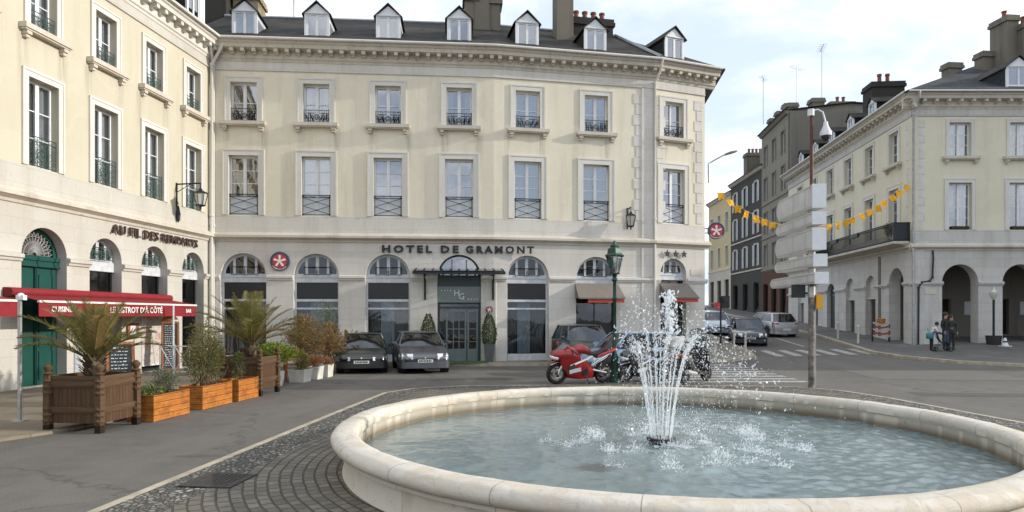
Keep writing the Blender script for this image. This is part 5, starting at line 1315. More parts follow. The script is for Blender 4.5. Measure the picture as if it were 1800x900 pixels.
m = MB(); m.lathe([(0.0001, 3.46), (.05, 3.5), (.07, 3.62), (.06, 3.75), (0.0001, 3.8)], 8); part('bulb', m, 'opal', o, smooth=1)

M['pole_worn'] = M_plain('worn_steel_pole', (0.17, 0.155, 0.14), 0.55, 0.3, 0.75, 5)
def sign_mast():
    o = thing('direction_sign_mast', 'tall rusty mast carrying five blank grey direction boxes seen from behind', 'sign post', (8.25, 18.8, 0))
    m = MB(); m.cyl((0, 0, 0), (0, 0, 4.9), 0.085, n=14); q_ = part('pole', m, 'pole_worn', o, smooth=0.6); m = MB(); m.cyl((0, 0, 4.9), (0, 0, 7.55), 0.045, n=10)
    part('mast_top', m, 'rust_pole', o, smooth=0.6)
    for z0, z1 in ((3.15, 3.33), (3.64, 3.78), (4.35, 4.46), (2.5, 2.8), (4.78, 4.90)): part('collar', MB().cyl((0, 0, z0), (0, 0, z1), 0.098, n=14), 'galv', o, smooth=0.6)
    part('conduit', MB().cyl((0.085, -0.03, 0.05), (0.085, -0.03, 2.3), 0.022, n=6), 'galv', o, smooth=0.6)
    rz = math.atan2(1, 0.0625)                        # boards run away from the camera
    for z0, h, x0, ln in ((4.90, 0.62, -0.55, 2.45), (4.46, 0.32, -0.55, 2.55), (3.78, 0.57, -0.55, 2.6), (3.33, 0.31, -0.62, 2.65), (2.86, 0.29, -0.72, 3.1)):
        m = MB(); t = 0.17; tip = 0.22
        poly = [(x0, z0), (ln - tip, z0), (ln - 0.05, z0 + h * 0.28), (ln, z0 + h * .5), (ln - 0.05, z0 + h * .72), (ln - tip, z0 + h), (x0, z0 + h)]
        m.poly_prism(poly, -t, t); m.mi = [0] * len(m.mi)
        for i, f in enumerate(m.f):
            if all(abs(m.v[k][0] - x0) < 1e-4 for k in f): m.mi[i] = 1
        m.box(x0 - 0.012, x0 + 0.03, -t - .012, t + .012, z0 - .012, z0 + h + .012, 1)
        bd = part('direction_board', m, ['sign_back', 'sign_side'], o, rz=rz)
        m = MB()
        for zz in (z0 + .035, z0 + h - .05): m.box(x0 + .05, ln - tip - .05, -t - .008, t + .008, zz, zz + .014)
        for xx in (x0 + .55, x0 + 1.5): m.box(xx, xx + .012, -t - .006, t + .006, z0 + .05, z0 + h - .051)
        part('rail', m, 'galv', bd)
    m = MB(); m.cyl((-0.02, 0, 7.5), (-0.02, 0, 7.68), 0.09, n=10); m.tube([(0, 0, 7.62), (0.15, -0.02, 7.68), (0.30, -0.02, 7.60), (0.36, -0.02, 7.38), (0.37, -0.02, 7.3)], 0.022, 6)
    part('camera_arm', m, 'white', o, smooth=0.8)
    m = MB(); m.lathe([(0.0001, 7.36), (0.05, 7.34), (0.07, 7.22), (0.15, 7.05), (0.15, 6.95), (0.0001, 6.95)], 12, (0.38, -0.02, 0)); c = part('dome_camera', m, 'white', o, smooth=0.5)
    m = MB(); m.lathe([(0.12, 6.95), (0.11, 6.88), (0.06, 6.82), (0.0001, 6.80)], 12, (0.38, -0.02, 0)); part('dome_lens', m, 'plastic', c, smooth=1)
    m = MB(); m.box(0.09, 0.27, -0.1, 0.1, 2.22, 2.58); m.box(0.10, 0.26, -0.09, 0.09, 2.18, 2.22); part('call_box', m, 'yellow_box', o)
    m = MB(); m.box(-0.47, -0.16, 0.02, 0.22, 2.50, 2.86); m.box(-0.16, -0.07, 0.05, 0.1, 2.6, 2.65); part('signal_head', m, 'plastic', o)
sign_mast()
o = thing('street_light', 'slim street light with angled arm fixed to the corner of the hotel', 'street light', (9.05, 31.4, 9.0))
m = MB(); m.cyl((0, 0, -0.9), (0, 0, 0.0), 0.05); m.tube([(0, 0, 0), (0.25, 0, 0.15), (0.75, -0.05, 0.42)], 0.035, 6); part('arm', m, 'galv', o)
m = MB(); m.loft([[(x, w * math.cos(R(a)), z + hh * math.sin(R(a))) for a in range(0, 360, 40)] for x, z, w, hh in ((0.68, .38, .02, .02), (.74, .41, .08, .05), (1.0, .50, .12, .07), (1.25, .56, .09, .05), (1.32, .58, .02, .02))]); part('lamp_head', m, 'brick_tan', o, smooth=1)

def bollard_mesh():
    m = MB(); m.lathe([(0.055, 0), (0.055, 0.85), (0.07, 0.87), (0.07, 0.91), (0.05, 0.95), (0.0001, 0.97)], 10); return m.mesh('bollard', 'white_pot', 0.7)
bm = bollard_mesh()
for x, y, lb in ((11.25, 32.9, 'pale bollard nearest the parked dark car at the hotel corner kerb'), (11.15, 34.3, 'pale bollard just behind the one on the hotel corner kerb'), (8.9, 29.9, 'pale bollard beside the hotel corner pier behind the fountain spray'),
                 (18.35, 36.2, 'slim bollard in front of the shop with red display'), (18.62, 39.0, 'slim bollard midway along the arcade street pavement'), (18.95, 43.0, 'slim bollard near the dark arched door on the arcade street')):
    b = inst('bollard', bm, None, (x, y, g(x, y) + 0.12)); tag(b, lb, 'bollard', 'bollards along the kerbs')
o = thing('traffic_light', 'traffic light with black head and small red box at the street mouth', 'traffic light', (11.25, 36.8, g(11.25, 36.8) + .1))
m = MB(); m.cyl((0, 0, 0), (0, 0, 2.6), 0.05); part('pole', m, 'plastic', o)
m = MB(); m.box(0.02, 0.45, -.12, .15, 2.0, 2.65); m.box(0.1, 0.35, -.2, -.1, 2.3, 2.5); part('signal_head', m, 'plastic', o)
part('red_box', MB().box(-0.34, -0.05, -.1, .1, 1.95, 2.3), 'logo_red', o)
# pennants across the street
pa, pb = Vector((9.35, 31.6, 7.95)), Vector((20.35, 35.0, 8.85))
o = thing('pennant_string', 'string of orange pennants hanging across the street from the hotel corner', 'bunting', tuple(pa))
cat = lambda t: (pb - pa) * t + Vector((0, 0, -2.05 * 4 * t * (1 - t) * (1 - 0.25 * (t - .5))))
m = MB(); m.tube([cat(i / 30) for i in range(31)], 0.008, 4); part('cord', m, 'white_old', o)
rr = random.Random(3)
for k in range(24):
    t = 0.03 + 0.955 * k / 23; p = cat(t); a = R(rr.uniform(-35, 35)); w, h = 0.16, 0.33 + rr.random() * 0.05; tw = rr.uniform(-0.10, 0.10); swing = rr.uniform(-.10, .16)
    if t > 0.62: a = R(rr.uniform(-55, 20)); w = 0.155
    ca_, sa_ = math.cos(a), math.sin(a); vs = []
    for r_, (fw, fz) in enumerate(((1, 0), (0.95, 0.33), (0.9, 0.7), (0.82, 1.0))):
        for s in (-1, 0, 1):
            q = 0.04 * math.sin(fz * 3 + s * 1.5 + k)
            notch = 0.22 if (r_ == 3 and s == 0) else 0.0
            vs.append((s * w * fw * ca_ + q * sa_ + swing * fz, s * w * fw * sa_ - q * ca_ + tw * fz, -h * (fz - notch)))
    fs = [(r_ * 3 + c, r_ * 3 + 3 + c, r_ * 3 + 4 + c, r_ * 3 + 1 + c) for r_ in range(3) for c in range(2)]
    part('pennant', MB().add(vs, fs), 'flag', o, tuple(p))
# terrace things
o = thing('awning_post', 'white square post with a white clamp standing at the left kerb', 'post', (-9.1, 12.62, 0.05))
m = MB(); m.box(-.025, .025, -.025, .025, 0, 2.3); m.box(-.10, .10, -.10, .10, 0, 0.02); part('shaft', m, 'galv', o)
m = MB(); m.ball((0.02, 0, 2.31), 0.065, 8, 6); m.box(-.04, .10, -.05, .05, 2.24, 2.33); part('clamp', m, 'white', o)
def fence():
    p, rz = on(rest, SL, 8.35, 1.05, 0.05); o = thing('terrace_fence', 'white cross-braced railing at the end of the restaurant terrace', 'railing', (-11.55, 22.4, 0.05), R(-4))
    m = MB()
    for x in (0, 0.5, 1.0, 1.5):
        m.cyl((x, 0, 0), (x, 0, 1.0), 0.02, n=6)
    for z in (0.95, 0.12): m.cyl((0, 0, z), (1.5, 0, z), 0.02, n=6)
    for x in (0, 0.5, 1.0): m.cyl((x, 0, .12), (x + .5, 0, .95), .012, n=5); m.cyl((x + .5, 0.02, .12), (x, 0.02, .95), .012, n=5)
    part('frame', m, 'white', o)
    part('post', MB().cyl((0.28, 0.3, 0), (0.28, 0.3, 2.3), 0.03, n=8), 'white_old', o)
fence()
def chalk_board(label, loc, rz, w, h, tilt, arch=False):
    o = thing('menu_board', label, 'menu board', loc, rz)
    m = MB(); fr = 0.06
    m.box(-w / 2, -w / 2 + fr, -.03, .0, 0, h); m.box(w / 2 - fr, w / 2, -.03, 0, 0, h); m.box(-w / 2 + fr, w / 2 - fr, -.029, -.001, h - fr, h); m.box(-w / 2 + fr, w / 2 - fr, -.029, -.001, 0.1, 0.1 + fr)
    if arch: m.poly_prism([(-w / 2, h)] + [(w / 2, h)] + arc(0, h - .04, w / 2, 5, 175, 8), -.03, 0)
    m.add([(-w / 2, 0.0, h), (-w / 2 + .05, 0.0, h), (-w / 2 + .05, .5, 0), (-w / 2, .5, 0)], [(0, 1, 2, 3)]); m.add([(w / 2 - .05, 0.0, h), (w / 2, 0.0, h), (w / 2, .5, 0), (w / 2 - .05, .5, 0)], [(0, 1, 2, 3)])
    f = part('frame', m, 'chair_wood', o, rot=(R(-tilt), 0, 0))
    part('slate', MB().box(-w / 2 + fr, w / 2 - fr, -.02, -.008, .1 + fr, h - fr), 'chalk', f)
    m = MB(); r_ = random.Random(int(w * 100)); z = h - fr - .09
    while z > 0.25:
        x = -w / 2 + fr + .04
        while x < w / 2 - fr - .1:
            l = r_.uniform(.02, .07); m.box(x, x + l, -.0235, -.021, z, z + r_.uniform(.012, .03)); x += l + r_.uniform(.012, .03)
        z -= 0.075
    part('chalk_marks', m, 'white_old', f)
chalk_board('wood-framed chalk menu board leaning behind the big palm box', (-8.35, 14.6, 0.05), R(35), 0.55, 1.42, 14)
p, rz = on(rest, SL, 9.0, 1.6, 0.05); chalk_board('arched orange-framed menu board by the last restaurant arches', (-11.65, 23.3, 0.05), R(30), 0.55, 1.75, 6, True)
p, rz = on(rest, SL, 10.38, -0.02, 0.08)
def M_print():
    t = NT('printed_panel'); o = t.obj(); n = t.noise(o, 3.2, 6, 0.7, 1.5); n2 = t.noise(o, 7, 4, 0.6, 2.0)
    c = t.ramp(n, [(0.3, (0.50, 0.48, 0.45)), (0.5, (0.62, 0.58, 0.54)), (0.62, (0.45, 0.22, 0.18)), (0.75, (0.62, 0.52, 0.48))])
    t.P(color=t.mix(t.ramp(n2, [(0.55, 0), (0.65, 0.6)]), c, (0.12, 0.14, 0.09)), rough=0.5); return t.m
M['print'] = M_print()
o = thing('printed_panel', 'pale printed panel with faded pink sketch filling the arch under the awning', 'panel', p, rz)
part('board', MB().box(-0.70, 0.62, -0.03, 0.0, 0.25, 1.95), 'print', o); part('frame', MB().box(-0.72, -0.70, -.05, 0, .2, 2).box(.62, .66, -.05, 0, .2, 2).box(-.70, .62, -.049, 0, .2, .25), 'white', o)
p, rz = on(rest, SL, 9.15, 0.0, 1.25); o = thing('menu_case', 'dark framed menu case on the white pier under the awning', 'menu case', p, rz)
part('case', MB().box(-.28, .28, -.07, 0, 0, .5), 'chair_wood', o); part('sheet', MB().box(-.16, .16, -.075, -.07, .1, .42), 'white', o)
part('green_mat', MB(), 'leaf_green') if False else None
M['carpet'] = M_plain('green_carpet', (0.045, 0.13, 0.035), 0.95, 0, 0.25, 25)
p, rz = on(hotel, SA, BA[3] + 0.1, 0.05, 0.125); o = tag(part('entrance_carpet', MB().box(-0.95, 1.05, -1.25, 0.0, 0.0, 0.012), 'carpet', None, p, rz), 'green carpet laid on the pavement at the hotel entrance', 'carpet')
# display on the arcade corner
M['cloth_grey'] = M_plain('greyish_cloth', (.34, .32, .29), .9, 0, .2, 8)
z = g(19.8, 36.4) + 0.12
o = thing('souvenir_rack', 'striped red and white textile rack standing in front of the corner arch', 'display rack', (19.75, 36.5, z), R(-20))
m = MB()
for x in (-.4, .4): m.cyl((x, 0, 0), (x, 0.1, 1.0), .025); m.cyl((x, .4, 0), (x, .1, 1.0), .025)
part('frame', m, 'plastic', o)
for k in range(5):
    m = MB(); zc = 1.0 - .17 * k; vs = []
    for i in range(13):
        x = -.42 + .84 * i / 12; sag = .10 * math.cos(math.pi * x / .84); vs += [(x, -.06 - .02 * k, zc - sag + .10), (x, -.10 - .02 * k, zc - sag)]
    m.add(vs, [(2 * i + 1, 2 * i + 3, 2 * i + 2, 2 * i) for i in range(12)]); part('towel', m, 'dull_red' if k % 2 else 'cloth_grey', o)
m = MB(); m.lathe([(.2, 1.0), (.22, 1.25), (.0001, 1.3)], 10, (0, .1, 0)); part('basket', m, 'orange_wood', o)
z = g(24.2, 34.2) + .12
o = thing('potted_lamp', 'small black lamp post set in a planter tub before the arcade pier', 'lamp post', (24.2, 34.3, z))
part('tub', MB().lathe([(.30, 0), (.36, .45), (.32, .45), (.30, .4), (.0001, .4)], 12), 'chimney_dark', o, smooth=.6)
part('post', MB().cyl((0, 0, .4), (0, 0, 2.25), .055, n=8), 'iron', o)
m = MB(); m.lathe([(.05, 2.25), (.17, 2.42), (.2, 2.62), (.08, 2.75), (.03, 2.9), (.0001, 2.92)], 8); part('lantern', m, 'opal', o, smooth=.6)
z = g(24.0, 33.2) + .12
o = thing('marker_cone', 'small white striped cone at the foot of the arcade pier', 'cone', (24.05, 33.3, z))
part('base', MB().box(-.2, .2, -.2, .2, 0, .05), 'white_old', o); m = MB(); m.lathe([(.15, .05), (.11, .2), (.0001, .2)], 12); m.lathe([(.09, .28), (.05, .42), (.0001, .43)], 12); part('white_bands', m, 'white', o); part('dark_band', MB().lathe([(.11, .2), (.09, .28)], 12), 'plastic', o)
# ------------------------------------------------------------------ the fountain
FX, FY = 2.10, 9.62
def M_basin():
    t = NT('basin_stone'); o = t.obj(); x, y, z = t.sep(o)
    a = t.math('ARCTAN2', y, x); k = t.math('DIVIDE', a, 2 * math.pi / 22.0)
    fr = t.math('ABSOLUTE', t.math('SUBTRACT', t.math('FRACT', t.math('ADD', k, 100.37)), 0.5)); cell = t.math('FLOOR', t.math('ADD', k, 100.37))
    joint = t.math('GREATER_THAN', fr, 0.4962)
    cv = t.noise(t.cmb(t.math('MULTIPLY', cell, 2.7), 0.3, 0.1), 1.0, 1)
    n1 = t.noise(o, 1.3, 7, 0.65); n2 = t.noise(o, 9, 7, 0.72); n3 = t.noise(o, 2.6, 8, 0.7, 0.8)
    base = t.ramp(cv, [(0.3, (0.56, 0.50, 0.405)), (0.7, (0.62, 0.57, 0.48))])
    base = t.mix(t.ramp(n1, [(0.4, 0.0), (0.7, 0.6)]), base, (0.49, 0.405, 0.295))
    lime = t.math('MULTIPLY', t.ramp(n3, [(0.46, 0.0), (0.56, 1.0)]), t.ramp(z, [(0.40, 0.0), (0.52, 1.0)]))
    base = t.mix(t.math('MULTIPLY', lime, 0.5), base, (0.68, 0.65, 0.60))
    wet = t.ramp(z, [(0.24, 1.0), (0.34, 0.0)])
    r = t.math('SQRT', t.math('ADD', t.math('MULTIPLY', x, x), t.math('MULTIPLY', y, y)))
    wet = t.math('MULTIPLY', wet, t.math('LESS_THAN', r, 4.25))
    base = t.mix(t.math('MULTIPLY', wet, 0.8), base, (0.14, 0.10, 0.055))
    base = t.mix(t.ramp(n2, [(0.58, 0.0), (0.75, 0.6)]), base, (0.22, 0.175, 0.125))
    base = t.mix(t.math('MULTIPLY', joint, 0.75), base, (0.22, 0.18, 0.13))
    h = t.math('ADD', t.math('ADD', t.math('MULTIPLY', joint, -1.2), t.math('MULTIPLY', n2, 0.5)), t.math('MULTIPLY', lime, 0.35))
    t.P(color=base, rough=0.8, spec=0.3, normal=t.bump(h, 0.55, 0.02))
    return t.m
M['basin'] = M_basin()
ft = thing('fountain', 'large round stone fountain basin with rolled rim in the foreground', 'fountain', (FX, FY, 0))
prof = [(4.36, -0.05), (4.36, 0.05), (4.34, 0.07), (4.34, 0.30), (4.36, 0.315), (4.40, 0.32), (4.40, 0.355), (4.385, 0.365)]
prof += [(4.40 + 0.10 * math.sin(R(a)), 0.46 - 0.09 * math.cos(R(a))) for a in range(0, 181, 20)] + [(4.32, 0.556), (4.24, 0.554), (4.19, 0.545), (4.165, 0.52), (4.155, 0.49), (4.155, 0.41), (4.18, 0.39), (4.18, -0.05)]
bb = MB().lathe(prof, 360)
from mathutils import noise as mnoise
for i, (x, y, z) in enumerate(bb.v):                   # worn, slightly chipped stone
    if z > 0.30:
        n_ = mnoise.noise((x * 2.1, y * 2.1, z * 3)) * .006 + mnoise.noise((x * 9, y * 9, z * 9)) * .004; c_ = max(0.0, mnoise.noise((x * 5, y * 5, 7.0)) - .42) * .05
        k = 1 + (n_ - c_) / 4.4; bb.v[i] = (x * k, y * k, z + n_ - c_ * .8)
part('basin', bb, 'basin', ft, smooth=0.9)
m = MB(); m.lathe([(0.16, 0.0), (0.16, 0.24), (0.20, 0.25), (0.20, 0.285), (0.17, 0.29), (0.0001, 0.28)], 20); part('nozzle', m, 'iron', ft, smooth=0.6)
def M_water():
    t = NT('fountain_water'); o = t.obj(); x, y, z = t.sep(o)
    n = t.noise(o, 0.5, 4, 0.6)
    c = t.ramp(n, [(0.35, (0.14, 0.188, 0.195)), (0.65, (0.195, 0.255, 0.262))])
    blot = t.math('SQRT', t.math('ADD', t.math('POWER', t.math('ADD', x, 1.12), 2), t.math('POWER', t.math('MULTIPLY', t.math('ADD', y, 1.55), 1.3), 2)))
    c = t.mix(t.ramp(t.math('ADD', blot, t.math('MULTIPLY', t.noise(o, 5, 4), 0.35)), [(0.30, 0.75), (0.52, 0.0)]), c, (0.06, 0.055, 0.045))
    r = t.math('SQRT', t.math('ADD', t.math('MULTIPLY', x, x), t.math('MULTIPLY', y, y)))
    c = t.mix(t.ramp(r, [(3.2, 0.0), (3.95, 0.0)]), c, (0.2, 0.18, 0.1))
    b1 = t.noise(t.cmb(x, t.math('MULTIPLY', y, 1.0), 0.0), 7, 5, 0.6, 0.6); b2 = t.noise(o, 24, 3, 0.6)
    t.P(color=c, rough=0.04, ior=1.45, spec=0.55, normal=t.bump(t.math('ADD', b1, t.math('MULTIPLY', b2, 0.35)), 0.16, 0.05))
    return t.m
M['water'] = M_water()
from mathutils import noise as mnoise
m = MB(); NR, NA = 190, 420; vs = []
for i in range(NR + 1):
    r = 0.02 + 4.17 * (i / NR)
    for j in range(NA):
        a = 2 * math.pi * j / NA; x, y = r * math.cos(a), r * math.sin(a)
        k = 0.7 + 1.0 * max(0.0, min(1.0, (x + 0.6) / 2.6))
        h = 0.007 * math.sin(r * 15 + 1.5 * math.sin(a * 3)) * math.exp(-r * 0.5) + 0.018 * mnoise.noise((x * 1.9, y * 1.9, 0.3)) + 0.011 * mnoise.noise((x * 4.2, y * 4.2, 1.7)) + k * (0.0125 * mnoise.noise((x * 6.8, y * 6.8, 5.1)) + 0.004 * mnoise.noise((x * 13, y * 13, 4.2)))
        vs.append((x, y, 0.205 + h))
m.add(vs, [(i * NA + j, (i + 1) * NA + j, (i + 1) * NA + (j + 1) % NA, i * NA + (j + 1) % NA) for i in range(NR) for j in range(NA)])
M['drain'] = M_plain('rusty_grate', (.055, .05, .045), .8, .2, .3, 12)
# iron drain cover among the setts
m2 = MB()
for k in range(9): m2.box(-.26 + .06 * k, -.22 + .06 * k, -.27, .27, 0.0, .012)
m2.box(-.32, .32, -.33, -.27, 0, .014); m2.box(-.32, .32, .27, .33, 0, .014); m2.box(-.32, -.26, -.27, .27, 0, .014); m2.box(.26, .32, -.27, .27, 0, .014); m2.box(-.27, .27, -.28, .28, -.004, .004)
tag(part('drain_cover', m2, 'drain', None, (-3.5, 8.15, .031), R(-6)), 'dark iron drain grate set between pebbles and setts in the foreground', 'drain cover')
tag(part('water', m, 'water', None, (FX, FY, 0), smooth=9), kind='structure')

def M_spray():
    t = NT('white_water'); t.P(color=(0.88, 0.91, 0.93), rough=0.15, spec=0.6)
    tr = t.n.new('ShaderNodeBsdfTransparent'); tl = t.n.new('ShaderNodeBsdfTranslucent'); tl.inputs[0].default_value = (0.9, 0.93, 0.95, 1)
    a = t.n.new('ShaderNodeMixShader'); a.inputs[0].default_value = 0.4; t.l.new(t.p.outputs[0], a.inputs[1]); t.l.new(tl.outputs[0], a.inputs[2])
    b = t.n.new('ShaderNodeMixShader'); b.inputs[0].default_value = 0.34; t.l.new(a.outputs[0], b.inputs[1]); t.l.new(tr.outputs[0], b.inputs[2]); t.l.new(b.outputs[0], t.out.inputs[0])
    return t.m
M['spray'] = M_spray()
rw = random.Random(21)
def blob(mb, p, d, r, l):
    # small faceted drop, stretched along d
    q = Vector(d).to_track_quat('Z', 'Y') if Vector(d).length > 1e-5 else Matrix.Identity(3).to_quaternion()
    p = Vector(p); k = rw.uniform(0.8, 1.25); vs = [p + q @ Vector((0, 0, l)), p + q @ Vector((0, 0, -l))]
    vs += [p + q @ Vector((r * k * math.cos(a * 1.2566 + k), r * math.sin(a * 1.2566 + k), rw.uniform(-.3, .3) * l)) for a in range(5)]
    mb.add(vs, [(0, 2 + a, 2 + (a + 1) % 5) for a in range(5)] + [(1, 2 + (a + 1) % 5, 2 + a) for a in range(5)])
jets = MB(); drops = MB(); G = 9.81
def streak(v0, r0, n=60, wob=0.012, width=0.011, tmax=None, wind=0.0):
    T = tmax or 2 * v0[2] / G; pts = []
    for i in range(n + 1):
        t = T * i / n; pts.append(Vector((r0[0] + v0[0] * t + wind * t * t, r0[1] + v0[1] * t, 0.285 + v0[2] * t - G * t * t / 2)))
    return pts
NJ = 22
for j in range(NJ):
    a = 2 * math.pi * (j + rw.uniform(-.2, .2)) / NJ
    vz = rw.uniform(5.0, 5.5); vr = rw.uniform(0.46, 0.72); r0 = 0.14
    v0 = (vr * math.cos(a), vr * math.sin(a), vz); p0 = (r0 * math.cos(a), r0 * math.sin(a))
    pts = streak(v0, p0, 110, wind=0.20)
    k1 = 26
    # the lower part holds together as a thin, lumpy thread; higher up it breaks into drops
    jets.tube([p + Vector((rw.gauss(0, .003), rw.gauss(0, .003), 0)) for p in pts[:k1]], [0.0075 * rw.uniform(.5, 1.35) for _ in range(k1)], 5)
    for i in range(k1 - 8, 110):
        t = i / 110.0
        if pts[i].z < 0.22: break
        up = t < 0.5
        nn = 2 if t < 0.5 else 1
        if not up and rw.random() < 0.40: continue
        sp = 0.006 + 0.10 * max(0, t - 0.2) ** 1.3
        for _ in range(nn):
            p = pts[i] + Vector((rw.gauss(0, sp), rw.gauss(0, sp), rw.gauss(0, sp * 1.2)))
            s = rw.choice((.003, .004, .0055, .008)) * (1.0 if up else 0.85)
            (jets if up else drops).v
            blob(jets if up else drops, p, pts[min(110, i + 1)] - pts[i - 1], s, s * rw.uniform(1.3, 4.5 if up else 2.6))
# central plume, leaning right with the wind
for i in range(620):
    t = rw.random(); z = 0.3 + 2.05 * t ** 0.8
    w = 0.03 + 0.055 * t + (0.05 if 0.55 < t < 0.9 else 0)
    p = Vector((0.02 + 0.11 * t + rw.gauss(0, w * .55), rw.gauss(0, w * .55), z)); s = rw.choice((.004, .005, .007, .011)) * (0.6 + .6 * t)
    blob(jets, p, (rw.gauss(0, .35), rw.gauss(0, .35), 1), s, s * rw.uniform(1.1, 2.6))
for i in range(140):
    t = rw.random(); p = Vector((0.10 + rw.gauss(0, .05) + 0.05 * (1 - t), rw.gauss(0, .05), 1.75 + 0.58 * t)); s = rw.uniform(.010, .022); blob(jets, p, (rw.gauss(0, .3), rw.gauss(0, .3), 1), s, s * rw.uniform(1.2, 2))
# loose drops drifting to the right and falling round the jets
for i in range(1500):
    a = rw.uniform(0, 2 * math.pi); r = abs(rw.gauss(0.0, 0.75)); x = r * math.cos(a) + abs(rw.gauss(0, .35)); y = r * math.sin(a)
    z = 0.25 + (1.95 - min(1.6, r * 0.7)) * rw.random() ** 0.8
    s = rw.choice((.003, .004, .005, .007)); blob(drops, (x, y, z), (rw.gauss(.3, .5), rw.gauss(0, .5), -1), s, s * rw.uniform(1.0, 2.2))
for i in range(330):
    x = rw.uniform(0.35, 1.35); y = rw.gauss(0, .5); z = 1.85 - 0.75 * (x - .3) + rw.gauss(0, .20); s = rw.choice((.004, .006, .008, .012)); blob(drops, (x, y, z), (rw.gauss(.5, .5), 0, rw.gauss(-.5, .6)), s, s * rw.uniform(1.0, 2.8))
for i in range(170):
    x = rw.uniform(-0.62, -0.05); z = 2.1 - 1.0 * abs(x + .3) + rw.gauss(0, .18); s = rw.choice((.006, .008, .011)); blob(drops, (x, rw.gauss(0, .3), z), (rw.gauss(-.5, .5), 0, rw.gauss(-.3, .6)), s, s * rw.uniform(1.0, 2.4))
tag(part('water_jets', jets, 'spray', None, (FX, FY, 0)), kind='stuff')
for i in range(1500):
    z = 0.3 + 1.75 * rw.random(); r = (.14 + .45 * z / 2) * math.sqrt(rw.random()) * 1.15; a = rw.uniform(0, 6.283); s = rw.choice((.002, .0025, .003)); blob(drops, (r * math.cos(a) + .05 * z, r * math.sin(a), z), (0, 0, 1), s, s * rw.uniform(1, 3))
# crowns of white water where the jets fall back
for c in range(62):
    a = 2 * math.pi * c / 62 * 1.0 + rw.uniform(-.2, .2); r = rw.choice((0.35, 0.85, 1.1, 1.25, 1.4, 1.6, 1.75)) * rw.uniform(.85, 1.1); cx, cy = r * math.cos(a) + 0.25, r * math.sin(a) * 1.0
    big = rw.random()
    for k in range(int(30 + 75 * big)):
        th = rw.uniform(0, 2 * math.pi); q = rw.random(); l = (0.005 + 0.020 * rw.random() ** 2 * (0.5 + big))
        d = Vector((math.cos(th) * 0.8, math.sin(th) * 0.8, 0.5 + rw.random())); p = Vector((cx + math.cos(th) * q * .15, cy + math.sin(th) * q * .11, 0.213 + l * .6 + .10 * rw.random() ** 3)); blob(drops, p, d, rw.uniform(.003, .007), l)
    for k in range(int(6 + 12 * big)):
        th = rw.uniform(0, 2 * math.pi); q = rw.random() * 0.16; s = rw.uniform(.006, .022); 
        p = Vector((cx + math.cos(th) * q * 1.5, cy + math.sin(th) * q, 0.208)); blob(drops, p, (math.cos(th * 3), math.sin(th * 3), 0), s * .45, s * 1.6)
tag(part('water_spray', drops, 'spray', None, (FX, FY, 0)), kind='stuff')

# ------------------------------------------------------------------ plants
def leaf_cloud(n, c, rad, size, mats_n, rr, aspect=2.2, shell=0.35, up=0.2, weights=None, clump=9, clump_r=0.28):
    mb = MB(); cl = []
    for _ in range(clump):
        while True:
            v = Vector((rr.uniform(-1, 1), rr.uniform(-1, 1), rr.uniform(-1, 1)))
            if v.length < 1: break
        cl.append(v * 0.85)
    for i in range(n):
        b = rr.choice(cl); v = b + Vector((rr.gauss(0, clump_r), rr.gauss(0, clump_r), rr.gauss(0, clump_r)))
        if v.length > 1.15: v = v.normalized() * rr.uniform(.8, 1.15)
        p = Vector((c[0] + v.x * rad[0], c[1] + v.y * rad[1], c[2] + v.z * rad[2]))
        d = (Vector((v.x, v.y, v.z * .6 + up)) + Vector((rr.gauss(0, .6), rr.gauss(0, .6), rr.gauss(0, .5)))).normalized()
        s = d.cross(Vector((rr.gauss(0, 1), rr.gauss(0, 1), rr.gauss(0, 1)))).normalized(); l = size * rr.uniform(.6, 1.3); w = l / aspect / 2
        nrm_ = d.cross(s) * l * .12
        mi = rr.choices(range(mats_n), weights)[0] if weights else rr.randrange(mats_n)
        mb.add([p, p + d * l * .5 + s * w + nrm_, p + d * l, p + d * l * .5 - s * w + nrm_], [(0, 1, 2, 3)], mi)
    return mb
def stems(n, c, top, rr, r=.008, spread=.12):
    mb = MB()
    for i in range(n):
        a = rr.uniform(0, 6.28); q = rr.random() * spread; x, y = c[0] + q * math.cos(a), c[1] + q * math.sin(a)
        k = rr.uniform(.6, 1.0); ex, ey = c[0] + rr.gauss(0, top[0] * .55), c[1] + rr.gauss(0, top[1] * .55)
        mb.tube([(x, y, c[2]), ((x + ex) / 2 + rr.gauss(0, .03), (y + ey) / 2 + rr.gauss(0, .03), c[2] + (top[2] - c[2]) * k * .5), (ex, ey, c[2] + (top[2] - c[2]) * k)], [r, r * .8, r * .4], 5)
    return mb
def shrub(name, label, cat, loc, base_z, c, rad, n, size, mats, seed, weights=None, aspect=2.2, nst=10, st_r=.009, group=None, clump=9):
    rr = random.Random(seed); o = thing(name, label, cat, (loc[0], loc[1], base_z), 0, group)
    part('stem', stems(nst, (0, 0, 0), (rad[0], rad[1], c[2] + rad[2] * .6), rr, st_r), 'bark', o)
    part('foliage', leaf_cloud(n, c, rad, size, len(mats), rr, aspect, weights=weights, clump=clump), mats, o)
    return o
